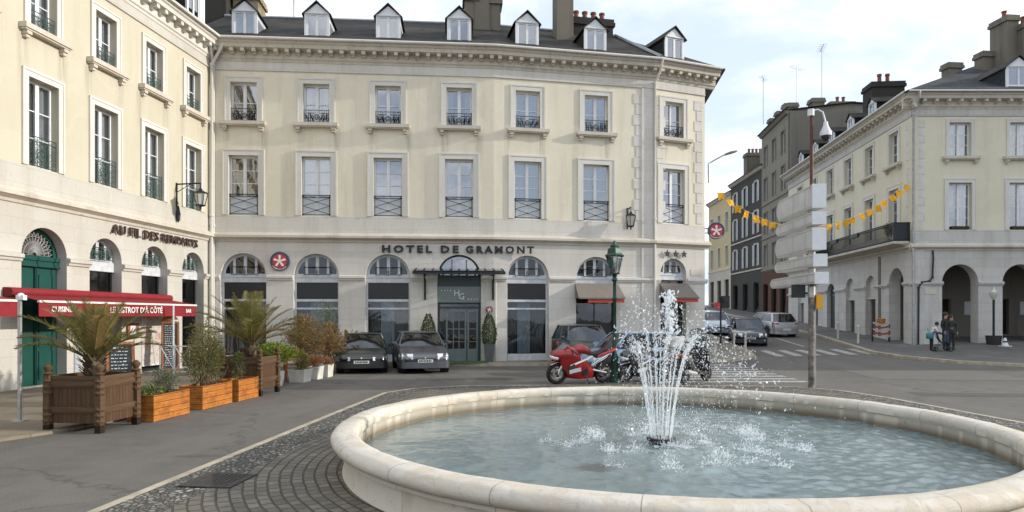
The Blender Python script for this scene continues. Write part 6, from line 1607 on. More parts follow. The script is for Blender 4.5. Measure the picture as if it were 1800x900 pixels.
def palm(label, loc, z0, seed, n, length, rr_spread, trunk_h):
    rr = random.Random(seed); o = thing('palm', label, 'palm', (loc[0], loc[1], z0))
    m = MB(); m.lathe([(.10, -.1), (.13, .05), (.15, trunk_h * .6), (.12, trunk_h), (.05, trunk_h + .12), (.0001, trunk_h + .14)], 12)
    for k in range(90):
        a = rr.uniform(0, 6.28); z = rr.uniform(0.02, trunk_h); d = Vector((math.cos(a), math.sin(a), rr.uniform(.6, 1.6))).normalized(); p = Vector((.12 * math.cos(a), .12 * math.sin(a), z)); s = d.cross(Vector((0, 0, 1))).normalized() * .03; l = rr.uniform(.10, .26)
        m.add([p - s, p + s, p + d * l + s * .4, p + d * l - s * .4], [(0, 1, 2, 3)])
    part('trunk', m, 'bark', o)
    m = MB()
    for f in range(n):
        az = 2 * math.pi * (f * 0.381966) + rr.uniform(-.2, .2); u = (f + .5) / n; el = R(88 - rr_spread * u ** 1.25); L = length * rr.uniform(.85, 1.1) * (0.8 + .3 * u); droop = 0.16 + 0.50 * u
        hd = Vector((math.cos(az), math.sin(az), 0)); p = Vector((hd.x * .05, hd.y * .05, trunk_h)); pts = [p.copy()]; N = 18; e = el
        for i in range(N):
            d = hd * math.cos(e) + Vector((0, 0, math.sin(e))); p = p + d * (L / N); pts.append(p.copy()); e -= droop * R(90) / N * (0.4 + 1.4 * i / N)
        m.tube(pts, [.014 * (1 - .85 * i / N) + .002 for i in range(N + 1)], 4, 3)
        dry = 2 if (u > .55 and rr.random() < .22) else None
        side = hd.cross(Vector((0, 0, 1))).normalized()
        K = 44
        for i in range(4, K):
            t = i / K; q = t * N; a_ = int(q); fr_ = q - a_; b_ = min(N, a_ + 1); P = pts[a_].lerp(pts[b_], fr_); dirv = (pts[b_] - pts[max(0, a_ - 1)]).normalized(); nv = side.cross(dirv).normalized()
            ll = L * 0.23 * (math.sin(math.pi * min(1, t * .9 + .1)) ** .6) * rr.uniform(.85, 1.1)
            for s in (-1, 1):
                dd_ = (dirv * 0.75 + side * s * 0.75 + nv * rr.uniform(.1, .45)).normalized(); w = nv.cross(dd_).normalized() * 0.0065
                e_ = P + dd_ * ll + Vector((0, 0, -ll * .12)); mi = dry if dry is not None else rr.choices((0, 1, 2), (5, 4, .8 if t < .9 else 3))[0]
                m.add([P - w, P + w, P.lerp(e_, .55) + w * .9 + Vector((0, 0, .01)), e_, P.lerp(e_, .55) - w * .9 + Vector((0, 0, .01))], [(0, 1, 2, 3, 4)], mi)
    part('fronds', m, ['leaf_palm', 'leaf_palm2', 'leaf_dry', 'leaf_palm2'], o)
    return o
def versailles_box(label, loc, rz, s=0.97, h=0.96, zb=0.0):
    o = thing('planter_box', label, 'planter', (loc[0], loc[1], zb), rz); a = s / 2
    for i, (x, y) in enumerate(((-a, -a), (a, -a), (a, a), (-a, a))):
        m = MB(); q = 0.055; m.box(x - q, x + q, y - q, y + q, 0, h + .02)
        for zc in (.30, .78): m.lathe([(.055, -.16), (.085, -.10), (.06, -.06), (.085, 0), (.06, .06), (.085, .10), (.055, .16)], 10, (x, y, zc))
        m.lathe([(.06, h + .02), (.085, h + .05), (.04, h + .08), (.075, h + .14), (.075, h + .17), (.03, h + .22), (.0001, h + .23)], 10, (x, y, 0)); part('corner_post', m, 'old_frame', o, smooth=.6)
    for k in range(4):
        m = MB(); i = a - .03
        m.box(-i, i, -a + .012, -a + .05, .16, h - .04)
        f = part('side_panel', m, 'old_wood', o, rz=R(90 * k))
        m = MB()
        for z0, z1, e in ((.80, .88, .035), (.36, .44, .035), (h - .05, h + .01, .02)): m.box(-i + .02, i - .02, -a - e + .01, -a + .012, z0, z1); m.box(-i + .02, i - .02, -a - e * .5 + .01, -a + .011, z0 - .03, z0)
        part('rail', m, 'old_frame', f)
    part('soil', MB().box(-a + .05, a - .05, -a + .05, a - .05, h - .3, h - .10), 'soil', o)
    return o
def wood_box(label, loc, rz, w, l, h, zb):
    o = thing('planter_box', label, 'planter', (loc[0], loc[1], zb), rz, 'orange wooden planter boxes along the terrace')
    for k, (x0, x1, y0, y1) in enumerate(((-w / 2, w / 2, -l / 2, -l / 2 + .03), (-w / 2, w / 2, l / 2 - .03, l / 2), (-w / 2, -w / 2 + .03, -l / 2 + .03, l / 2 - .03), (w / 2 - .03, w / 2, -l / 2 + .03, l / 2 - .03))):
        part('side_panel', MB().box(x0, x1, y0, y1, .01, h), 'orange_wood', o)
    for x in (-w / 2 - .006, w / 2 - .04):
        for y in (-l / 2 - .006, l / 2 - .04): part('corner_post', MB().box(x, x + .046, y, y + .046, 0.0, h + .01), 'orange_wood', o)
    part('soil', MB().box(-w / 2 + .03, w / 2 - .03, -l / 2 + .03, l / 2 - .03, h - .2, h - .05), 'soil', o)
    return o
TL = R(83.8 - 90)                                     # boxes stand square to the left building
def ctr(front, w, l):                                 # centre from the corner nearest the camera (right front)
    c, s = math.cos(TL), math.sin(TL); return (front[0] - w / 2 * c - l / 2 * s, front[1] - w / 2 * s + l / 2 * c)
c1 = ctr((-7.02, 11.62), .95, .95)
versailles_box('big weathered brown panelled planter box with ball finials in the left foreground', c1, TL, .95)
palm('bushy olive palm growing in the big brown foreground planter', c1, 0.84, 5, 30, 1.32, 58, .36)
b1 = ctr((-6.72, 12.80), .52, 1.15); wood_box('orange plank planter with silver shrub, closest to the big brown box', b1, TL, .52, 1.15, .50, 0.0)
b2 = ctr((-6.55, 14.45), .52, 1.2); wood_box('orange plank planter holding the tall thin shrub', b2, TL, .52, 1.2, .50, 0.0)
b3 = ctr((-6.35, 15.85), .5, .95); wood_box('orange plank planter in front of the second palm box', b3, TL, .5, .95, .50, 0.0)
shrub('shrub', 'silvery rounded shrub in the first orange planter', 'shrub', (b1[0] + .02, b1[1] + .22), .44, (0, 0, .22), (.30, .42, .26), 1500, .06, ['leaf_grey', 'leaf_grey', 'leaf_green'], 11, aspect=3.5)
shrub('shrub', 'low green sprouts at the near end of the first orange planter', 'shrub', (b1[0] - .02, b1[1] - .38), .44, (0, 0, .12), (.24, .2, .13), 420, .06, ['leaf_green', 'leaf_lime', 'leaf_grey'], 12)
shrub('shrub', 'tall thin yellowish shrub rising from the middle orange planter', 'shrub', (b2[0], b2[1] - .1), .44, (0, 0, .75), (.34, .42, .72), 2600, .075, ['leaf_olive', 'leaf_green', 'leaf_tan'], 13, (4, 3, 1.2), 4.0, 16, .010, clump=22)
shrub('shrub', 'dark upright sprig in the farther orange planter', 'shrub', (b3[0], b3[1]), .44, (0, 0, .34), (.14, .2, .30), 700, .06, ['leaf_green', 'leaf_dark', 'leaf_olive'], 14, aspect=4)
shrub('shrub', 'small grassy shrub at the far end of the middle orange planter', 'shrub', (b2[0], b2[1] + .45), .44, (0, 0, .3), (.2, .2, .28), 600, .07, ['leaf_olive', 'leaf_green'], 15, aspect=5)
c2 = ctr((-6.28, 17.0), .97, .97)
versailles_box('second brown panelled planter box behind the orange planters', c2, TL)
palm('tall open palm with arching dry fronds in the second brown box', c2, 0.84, 9, 30, 1.62, 64, .42)
shrub('shrub', 'loose green bush beside the second palm box', 'shrub', (-7.75, 17.2), .05, (0, 0, .95), (.45, .5, .55), 2000, .08, ['leaf_green', 'leaf_olive', 'leaf_tan'], 16, (3, 3, 1), 3.5, 12, clump=18)
# pots and hedge at the far end of the terrace
def round_pot(label, loc, r, h, mat, zb=0.0, name='plant_pot'):
    o = thing(name, label, 'plant pot', (loc[0], loc[1], zb)); part('body', MB().lathe([(r * .72, 0), (r * .95, h * .6), (r, h), (r * .9, h), (r * .86, h * .9)], 16), mat, o, smooth=.6); part('soil', MB().lathe([(r * .87, h * .88), (.0001, h * .9)], 12), 'soil', o); return o
def trough(label, loc, rz, w, l, h):
    o = thing('plant_trough', label, 'plant pot', (loc[0], loc[1], 0), rz); a, b = w / 2, l / 2
    m = MB(); m.loft([[(-a * k, -b * k, z), (a * k, -b * k, z), (a * k, b * k, z), (-a * k, b * k, z)] for k, z in ((.88, 0), (1, h * .9), (1.04, h * .9), (1.04, h), (.9, h), (.88, h * .85))]); part('body', m, 'white_pot', o); return o
round_pot('round white pot at the end of the second palm box', (-6.72, 19.5), .22, .42, 'white_pot')
trough('white trough with dry grasses beside the round white pot', (-6.42, 20.7), TL, .50, .62, .38)
trough('white trough with rusty red plants, middle of the three', (-6.25, 21.6), TL, .42, .5, .40)
trough('white trough nearest the parked black car', (-6.12, 22.35), TL, .40, .5, .42)
shrub('shrub', 'dry upright grasses in the white trough', 'grass plant', (-6.42, 20.7), .34, (0, 0, .25), (.2, .25, .25), 700, .16, ['leaf_olive', 'leaf_lime', 'leaf_tan'], 21, aspect=9)
shrub('shrub', 'rusty red low plant in the middle white trough', 'shrub', (-6.25, 21.55), .36, (0, 0, .18), (.30, .3, .18), 1100, .06, ['leaf_red', 'leaf_red', 'leaf_tan'], 22)
shrub('shrub', 'small rusty plant in the trough by the black car', 'shrub', (-6.12, 22.3), .38, (0, 0, .14), (.26, .3, .15), 700, .06, ['leaf_red', 'leaf_tan'], 23)
shrub('shrub', 'lime-green low hedge behind the second palm box', 'hedge', (-6.98, 20.1), .05, (0, 0, .86), (.60, .65, .27), 3200, .08, ['leaf_lime', 'leaf_lime', 'leaf_green'], 24, clump=26)
shrub('shrub', 'reddish and tan bush in front of the hotel window', 'bush', (-6.9, 22.6), .05, (0, 0, 1.12), (.60, .6, .78), 5200, .07, ['leaf_red', 'leaf_tan', 'leaf_olive', 'leaf_green'], 25, (2.2, 4, 3, 2), 2.4, 22, .012, clump=26)
shrub('shrub', 'pale tan bush beside the black car', 'bush', (-6.35, 23.9), .05, (0, 0, 1.0), (.45, .5, .65), 2600, .075, ['leaf_tan', 'leaf_tan', 'leaf_olive'], 26, None, 2.4, 18, .012, clump=20)
shrub('shrub', 'silvery thin sapling rising behind the reddish bush', 'bush', (-6.7, 24.6), .05, (0, 0, 1.7), (.40, .4, .75), 1300, .07, ['leaf_grey', 'leaf_grey', 'leaf_green'], 27, None, 3, 9, .012, clump=16)
palm('small palm with few fronds behind the black car', (-6.05, 25.2), .45, 31, 12, .95, 70, .25)
round_pot('dark tub of the small palm behind the black car', (-6.05, 25.2), .3, .5, 'grey_pot', .02)
o = thing('terrace_chair', 'slatted wooden terrace chair between hedge and white troughs', 'chair', (-6.75, 20.95, .05), R(25))
for x in (-.2, .2):
    for y in (-.2, .2): part('leg', MB().cbox((x, y, .22), (.04, .04, .44)), 'chair_wood', o)
m = MB()
for k in range(5): m.cbox((-.18 + .09 * k, 0, .455), (.075, .46, .025))
part('seat', m, 'chair_wood', o); m = MB()
for k in range(4): m.cbox((0, .22, .58 + .10 * k), (.46, .02, .06))
for x in (-.21, .21): m.cbox((x, .23, .68), (.04, .03, .50))
part('backrest', m, 'chair_wood', o)
o = thing('terrace_table', 'wooden terrace table beside the lime hedge', 'table', (-6.9, 21.7, .05), R(10))
m = MB()
for k in range(6): m.cbox((-.3 + .12 * k, 0, .735), (.11, .7, .03))
part('table_top', m, 'chair_wood', o)
for x in (-.28, .28):
    for y in (-.28, .28): part('leg', MB().cbox((x, y, .36), (.05, .05, .72)), 'chair_wood', o)
# clipped cones either side of the hotel door
for du, lb, lp in ((-1.25, 'clipped dark green cone left of the hotel entrance', 'tall grey pot left of the hotel entrance'), (1.22, 'clipped dark green cone right of the hotel entrance', 'tall grey pot right of the hotel entrance')):
    (x, y, z), rz = on(hotel, SA, BA[3] + du, .40, .12)
    o = thing('plant_pot', lp, 'plant pot', (x, y, z), rz); part('body', MB().loft([[(-a, -a, zz), (a, -a, zz), (a, a, zz), (-a, a, zz)] for a, zz in ((.15, 0), (.21, .74), (.18, .74), (.17, .7))]), 'grey_pot', o)
    rr = random.Random(int(100 + du * 10)); t = thing('topiary', lb, 'topiary', (x, y, z + .70)); part('stem', MB().cyl((0, 0, 0), (0, 0, .9), .02, n=6), 'bark', t); m = MB()
    for k in range(2600):
        q = rr.random() ** .8; zz = .02 + 1.22 * (1 - q); rad = (.06 + .22 * math.sin(math.pi * min(1, q * .75)) ) * rr.uniform(.75, 1.08); a = rr.uniform(0, 6.28); p = Vector((rad * math.cos(a), rad * math.sin(a), zz)); d = Vector((math.cos(a), math.sin(a), .6)) + Vector((rr.gauss(0, .5), rr.gauss(0, .5), rr.gauss(0, .5))); d.normalize(); s = d.cross(Vector((rr.gauss(0, 1), rr.gauss(0, 1), 1))).normalized() * .016
        m.add([p, p + d * .03 + s, p + d * .06, p + d * .03 - s], [(0, 1, 2, 3)], rr.randrange(2))
    part('foliage', m, ['leaf_dark', 'leaf_green'], t)
(x, y, z) = world_of(arc_b, seg_pt(SS, LS - 11.9, .55, 5.5)); shrub('shrub', 'dark green bush overflowing the far end of the iron balcony', 'bush', (x, y), z, (0, 0, .45), (.7, .9, .42), 2200, .12, ['leaf_dark', 'leaf_green'], 33)
(x, y, z) = world_of(arc_b, seg_pt(SS, LS - 1.4, .45, 5.5)); shrub('shrub', 'small potted plant on the near end of the iron balcony', 'plant', (x, y), z, (0, 0, .75), (.3, .35, .35), 700, .08, ['leaf_red', 'leaf_green'], 34)
# ------------------------------------------------------------------ vehicles
def M_paintcar(name, c, metal=0.4, rough=0.28):
    t = NT(name); n = t.noise(t.obj(), 5, 5, 0.6)
    t.P(color=t.ramp(n, [(0.3, tuple(v * .88 for v in c)), (0.7, c)]), rough=t.ramp(n, [(0.3, rough), (0.7, rough + 0.12)]), metal=metal, coat=0.7, spec=0.5); return t.m
for k, c, mt in (('car_black', (0.022, 0.024, 0.022), .2), ('car_bluegrey', (0.13, 0.135, 0.155), .6), ('car_darkgrey', (0.09, 0.10, 0.095), .4), ('car_blue', (0.27, 0.39, 0.56), .2), ('car_navy', (0.03, 0.036, 0.05), .3), ('car_silver', (0.46, 0.46, 0.48), .6), ('car_pale', (0.36, 0.42, 0.50), .4), ('car_white', (0.55, 0.58, 0.60), .1), ('moto_red', (0.34, 0.010, 0.014), .1), ('moto_grey', (0.055, 0.057, 0.06), .3), ('cream', (0.55, 0.52, 0.45), .1)):
    M[k] = M_paintcar('paint_' + k, c, mt)
def wheel(parent, x, y, r, w, side):
    m = MB(); m.lathe([(r * .66, -w / 2), (r * .93, -w / 2), (r, -w * .32), (r, w * .32), (r * .93, w / 2), (r * .66, w / 2), (r * .62, w * .3), (r * .62, -w * .3)], 22, close=True)
    o = part('wheel', m, 'tyre', parent, (x, y, r), smooth=.6, rot=(R(90), 0, 0))
    m = MB(); s = -side
    m.lathe([(r * .66, s * w * .30), (r * .62, s * w * .42), (r * .56, s * w * .30), (.0001, s * w * .26)], 20)
    for k in range(5):
        a = 2 * math.pi * k / 5; m.cbox((r * .34 * math.cos(a), r * .34 * math.sin(a), s * w * .36), (r * .56, r * .14, w * .12), a)
    m.lathe([(r * .15, s * w * .28), (r * .12, s * w * .47), (.0001, s * w * .47)], 10)
    part('rim', m, 'rim', o)
def car(label, loc, rz, z, paint, L=4.2, W=1.74, H=1.44, kind='hatch', group=None, front=True, bumper=None, plate=True, pitch=0.0, lights='wide'):
    o = thing('parked_car', label, 'car', (loc[0], loc[1], z), rz, group)
    if pitch: o.rotation_euler = (0, pitch, rz)
    hw = W / 2; F = L / 2
    cowl = dict(hatch=1.12, sedan=1.28, wagon=1.15, city=.80)[kind]; belt = dict(hatch=.94, sedan=.89, wagon=.93, city=.92)[kind] * H / 1.44
    tail = dict(hatch=.22, sedan=.80, wagon=.15, city=.15)[kind]
    # (distance from nose, width factor, bottom, shoulder, top)
    st = [(0.0, .80, .30, .50, .54), (.04, .87, .22, .58, .62), (.16, .95, .19, .64, .69), (.40, .985, .19, .70, .76), (cowl * .75, 1, .20, belt - .10, belt - .05), (cowl, 1, .20, belt - .05, belt), (L * .5, 1.0, .20, belt - .01, belt + .01), (L - 1.1, 1, .20, belt + .01, belt + .03), (L - .5, .985, .20, belt + .01, belt + .04), (L - .16, .95, .22, belt - .03, belt + .01), (L - .03, .90, .26, belt - .10, belt - .07), (L, .84, .34, belt - .25, belt - .22)]
    rings = []
    for d, wf, zb, zs, zt in st:
        x = F - d; a = hw * wf
        half = [(a * .86, zb), (a * .975, zb + .07), (a, zb + .22), (a * .995, zs - .14), (a * .965, zs - .02), (a * .88, (zs + zt) / 2 + .012), (a * .55, zt + .008), (a * .2, zt + .018)]
        rings.append([(x, y, zz) for y, zz in half] + [(x, -y, zz) for y, zz in reversed(half)])
    m = MB(); m.loft(rings); m.mi = [0] * len(m.f)
    part('body', m, paint, o, smooth=.75)
    # greenhouse
    xa, xd = F - cowl + .05, -F + tail; xb, xc = xa - (.62 if kind != 'city' else .55), xd + dict(hatch=.42, sedan=.62, wagon=.38, city=.35)[kind]
    def gh(zz, f, grow=0.0, dz=0.0):
        a = hw * (.93 - .21 * f) + grow; x0 = xa + (xb - xa) * f + grow; x1 = xd + (xc - xd) * f - grow; bow = .10; xm = (x0 + x1) / 2
        return [(x0 - .06, -a, zz), (x0 + bow * .6, -a * .62, zz + dz * .6), (x0 + bow, 0, zz + dz), (x0 + bow * .6, a * .62, zz + dz * .6), (x0 - .06, a, zz), (xm, a * 1.015, zz), (x1 + .06, a, zz), (x1 - bow * .5, a * .6, zz + dz * .6), (x1 - bow * .7, 0, zz + dz), (x1 - bow * .5, -a * .6, zz + dz * .6), (x1 + .06, -a, zz), (xm, -a * 1.015, zz)]
    zt = H - .05
    m = MB(); lv = [(belt - .02, 0.0), (belt + (zt - belt) * .5, .46), (zt, 1.0)]
    m.loft([gh(zz, f) for zz, f in lv], cap=False); part('glass', m, 'auto_glass', o, smooth=.5)
    m = MB(); m.loft([gh(zz, f, -.10) for zz, f in ((belt - .03, 0), (belt + .14, .3))]); 
    for x in (xb - .35, xb - 1.15):
        for s in (-.36, .36): m.box(x - .12, x + .06, s - .22, s + .22, belt - .1, belt + .18); m.box(x - .1, x + .02, s - .12, s + .12, belt + .18, belt + .34)
    m.cbox((xa - .42, .36, belt + .08), (.05, .36, .36), ry=.5)
    part('cabin', m, 'cabin', o)
    m = MB(); top = gh(zt, 1.0, .02, .012); m.loft([top, [(x, y * .96, zz + .035) for x, y, zz in gh(zt, 1.0, -.03, .02)], [(x * 1.0, y * .6, zz + .052) for x, y, zz in gh(zt, 1.0, -.22, .02)]], cap=True)
    part('roof', m, paint, o, smooth=1.0)
    for s in (-1, 1):
        m = MB()
        def edge(f0, f1, i, r=.032):
            pts = []
            for k in range(6):
                f = f0 + (f1 - f0) * k / 5; zz = belt - .02 + (zt - belt + .02) * (f if f < 0 else f) ; p_ = gh(zz, max(0, f) * 1.0); pts.append(p_[i])
            m.tube(pts, r, 6)
        edge(0, 1, 4 if s > 0 else 0, .036); part('pillar', m, paint, o, smooth=.8); m = MB(); edge(0, 1, 6 if s > 0 else 10, .05); part('pillar', m, paint, o, smooth=.8); m = MB()
        b0, b1 = gh(belt - .02, 0)[5 if s > 0 else 11], gh(zt, 1)[5 if s > 0 else 11]; q = .05
        m.tube([(b0[0] + q, b0[1], b0[2]), ((b0[0] + b1[0]) / 2 + q, (b0[1] + b1[1]) / 2 + s * .012, (b0[2] + b1[2]) / 2), (b1[0] + q, b1[1], b1[2])], .03, 5)
        if kind in ('hatch', 'city', 'wagon'):
            part('pillar', m, paint, o, smooth=.8); m = MB()
            r0, r1 = gh(belt - .02, 0)[6 if s > 0 else 10], gh(zt, 1)[6 if s > 0 else 10]; k = .32 if kind != 'wagon' else .14
            m.loft([[(r0[0] - .03, r0[1] + s * .012, r0[2]), (r0[0] + k, r0[1] + s * .022, r0[2]), (r0[0] + k, r0[1] - s * .02, r0[2]), (r0[0] - .03, r0[1] - s * .03, r0[2])], [(r1[0] - .03, r1[1] + s * .012, r1[2]), (r1[0] + k * .6, r1[1] + s * .016, r1[2]), (r1[0] + k * .6, r1[1] - s * .02, r1[2]), (r1[0] - .03, r1[1] - s * .03, r1[2])]])
        part('pillar', m, paint, o, smooth=.8)
    # wheels and dark arches
    wr = .305 * H / 1.44 + .005; xf, xr = F - .80, -F + .78
    if kind == 'city': xf, xr = F - .58, -F + .55
    for x in (xf, xr):
        for s in (-1, 1):
            m = MB(); m.cyl((0, s * (hw - .24), 0), (0, s * (hw + .006), 0), wr * 1.17, n=22); part('wheel_arch', m, 'plastic', o, (x, 0, wr + .015)); wheel(o, x, s * (hw - .085), wr, .20, s)
    # bumpers, sill, seams
    m = MB()
    def wrap(d0, z0, z1, grow, sgn=1):
        pts = []
        for d, wf in ((.46, .99), (.16, .955), (.04, .875), (0.0, .80), (-.015, .4), (-.02, 0)):
            pts.append((F - d + grow if sgn > 0 else -(F - d) - grow, hw * wf + grow))
        full = pts + [(x, -y) for x, y in reversed(pts[:-1])]
        vs = [(x, y, z0) for x, y in full] + [(x, y, z1) for x, y in full]; n = len(full)
        m.add(vs, [((i, i + 1, n + i + 1, n + i) if sgn < 0 else (i + 1, i, n + i, n + i + 1)) for i in range(n - 1)])
    wrap(0, .20, .42, .012); part('bumper', m, bumper or paint, o, smooth=.7); m = MB(); wrap(0, .22, .40, .012, -1)
    part('bumper', m, bumper or paint, o, smooth=.7)
    m = MB(); m.box(F - .06, F + .022, -hw * .52, hw * .52, .215, .335); part('lower_grille', m, 'plastic', o)
    m = MB(); m.box(F - .08, F + .012, -hw * .42, hw * .42, .475, .565); part('grille', m, 'plastic', o)
    m = MB(); m.box(F + .012, F + .022, -hw * .42, hw * .42, .535, .56); m.ball((F + .018, 0, .54), .04, 8, 6); part('grille_bar', m, 'chrome', o)
    for s in (-1, 1):
        m = MB()
        if lights == 'wide': sec = [((F - .015, s * hw * .44), (F - .05, s * hw * .60), (F - .10, s * hw * .86), (F - .30, s * hw * .965), (F - .30, s * hw * .90), (F - .14, s * hw * .44)), .455, .635]
        else: sec = [((F - .02, s * hw * .48), (F - .06, s * hw * .66), (F - .13, s * hw * .90), (F - .52, s * hw * .985), (F - .50, s * hw * .90), (F - .18, s * hw * .48)), .50, .69]
        base, z0, z1 = sec
        if s > 0: base = tuple(reversed(base))
        r0 = [(x + .035, y * 1.008, z0) for x, y in base]; r1 = [(x + .03, y * 1.006, (z0 + z1) / 2 + .02) for x, y in base]; r2 = [(x - .09, y * .985, z1) for x, y in base]
        m.loft([r0, r1, r2]); part('headlight', m, 'lamp_glass', o, smooth=.6)
        m = MB(); m.loft([[(-F + .02 + dx, s * hw * yf, zz) for dx, yf in ((-.01, .60), (.0, .82), (.14, .965), (.22, .975), (.20, .6))] for zz in (.60 if kind != 'sedan' else .62, belt - .06)]); part('tail_light', m, 'red_light', o)
        m = MB(); m.cyl((xa - .18, s * hw * .93, belt + .03), (xa - .16, s * (hw + .10), belt + .08), .022, n=6); m.loft([[(xa - .17 + dx, s * (hw + .12) + s * ey * k, belt + .11 + ez * k) for ey, ez in ((-.09, -.055), (.09, -.05), (.09, .05), (-.08, .06))] for dx, k in ((-.06, 1), (.04, .9), (.09, .5))]); part('mirror', m, paint, o, smooth=.8)
        m = MB(); yy = s * (hw + .003)
        for x in (xa - .25, (xa + xd) / 2 - .05, xd + (.55 if kind != 'city' else .3)): m.box(x - .006, x + .006, min(yy - s * .03, yy), max(yy - s * .03, yy), .34, belt - .15)
        m.box(-F + .9, F - 1.0, min(yy - s * .03, yy + s * .01), max(yy - s * .03, yy + s * .01), .50, .535); part('door_trim', m, 'plastic', o)
    if plate:
        m = MB(); m.box(F + .022, F + .032, -.26, .26, .36 if bumper else .40, .46 if bumper else .50); m.box(-F - .035, -F - .02, -.26, .26, .44, .55); p_ = part('number_plate', m, 'plate', o)
        m = MB(); rr = random.Random(int(abs(loc[0]) * 50)); y = .20; zz = .38 if bumper else .42
        while y > -.2: w = rr.uniform(.025, .05); m.box(F + .0325, F + .034, y - w, y, zz, zz + .06); y -= w + .016
        part('plate_marks', m, 'plastic', p_)
    if kind in ('hatch', 'wagon', 'city'):
        m = MB(); m.cyl((xd + .02, -.1, belt + .06), (xd + .10, .35, belt + .09), .012, n=5); part('wiper', m, 'plastic', o)
    return o
HN = R(4.6 - 90)                                      # facing away from the hotel front
car('black parked sedan with square headlights, nose towards the square beside the white troughs', (-5.55, 25.5), HN + R(6), .0, 'car_black', 4.35, 1.73, 1.36, 'sedan', 'cars parked in front of the hotel', bumper='plastic')
car('blue-grey parked hatchback with bright grille bar beside the hotel entrance', (-3.46, 25.45), HN + R(9), .0, 'car_bluegrey', 4.2, 1.75, 1.42, 'hatch', 'cars parked in front of the hotel', lights='tall')
car('dark grey tall car behind the red motorcycle, facing the square', (2.75, 26.6), R(9 - 90), .0, 'car_darkgrey', 4.1, 1.72, 1.66, 'wagon', 'cars parked in front of the hotel', lights='tall')
car('light blue rounded small car seen through the fountain spray', (4.05, 23.3), R(198), .0, 'car_blue', 3.6, 1.62, 1.46, 'city', 'cars parked in front of the hotel', lights='tall')
car('dark navy car with bright grille at the street mouth', (13.35, 38.8), R(-104), g(13.3, 38.5), 'car_navy', 4.5, 1.78, 1.45, 'sedan', 'cars in the side street', lights='tall', pitch=R(2.5))
car('silver hatchback seen from behind in the side street', (16.4, 43.5), R(97), g(16.4, 43.5), 'car_silver', 4.2, 1.74, 1.46, 'wagon', 'cars in the side street', pitch=R(-3))
car('pale blue car queuing behind the navy car', (13.5, 45.6), R(-98), g(13.5, 45.6), 'car_pale', 4.2, 1.74, 1.46, 'hatch', 'cars in the side street', lights='tall', pitch=R(3))
car('white car farthest up the street behind the traffic light', (14.2, 52.6), R(-96), g(14.2, 52.6), 'car_white', 4.2, 1.74, 1.5, 'hatch', 'cars in the side street', lights='tall', pitch=R(3.2))

def ell(x, y, z, a, b, n=14, e=2.3):
    out = []
    for i in range(n):
        t = 2 * math.pi * i / n; c, s = math.cos(t), math.sin(t)
        out.append((x, y + a * math.copysign(abs(c) ** (2 / e), c), z + b * math.copysign(abs(s) ** (2 / e), s)))
    return out
def moto_wheel(o, x, r, w):
    m = MB(); m.lathe([(r * .72, -w * .42), (r * .9, -w / 2), (r, -w * .15), (r, w * .15), (r * .9, w / 2), (r * .72, w * .42), (r * .7, 0)], 26, close=True)
    q = part('wheel', m, 'tyre', o, (x, 0, r), smooth=.7, rot=(R(90), 0, 0)); m = MB(); m.lathe([(r * .73, -w * .3), (r * .73, w * .3), (r * .66, w * .3), (r * .66, -w * .3)], 24, close=True)
    for k in range(3):
        a = 2 * math.pi * k / 3; m.cbox((r * .36 * math.cos(a), r * .36 * math.sin(a), 0), (r * .68, r * .12, w * .3), a)
    m.cyl((0, 0, -w * .5), (0, 0, w * .5), r * .16); part('rim', m, 'moto_grey', q)
    for s in (-1, 1): part('brake_disc', MB().lathe([(r * .30, s * w * .52), (r * .46, s * w * .52), (r * .46, s * w * .56), (r * .30, s * w * .56)], 20, close=True), 'chrome', q)
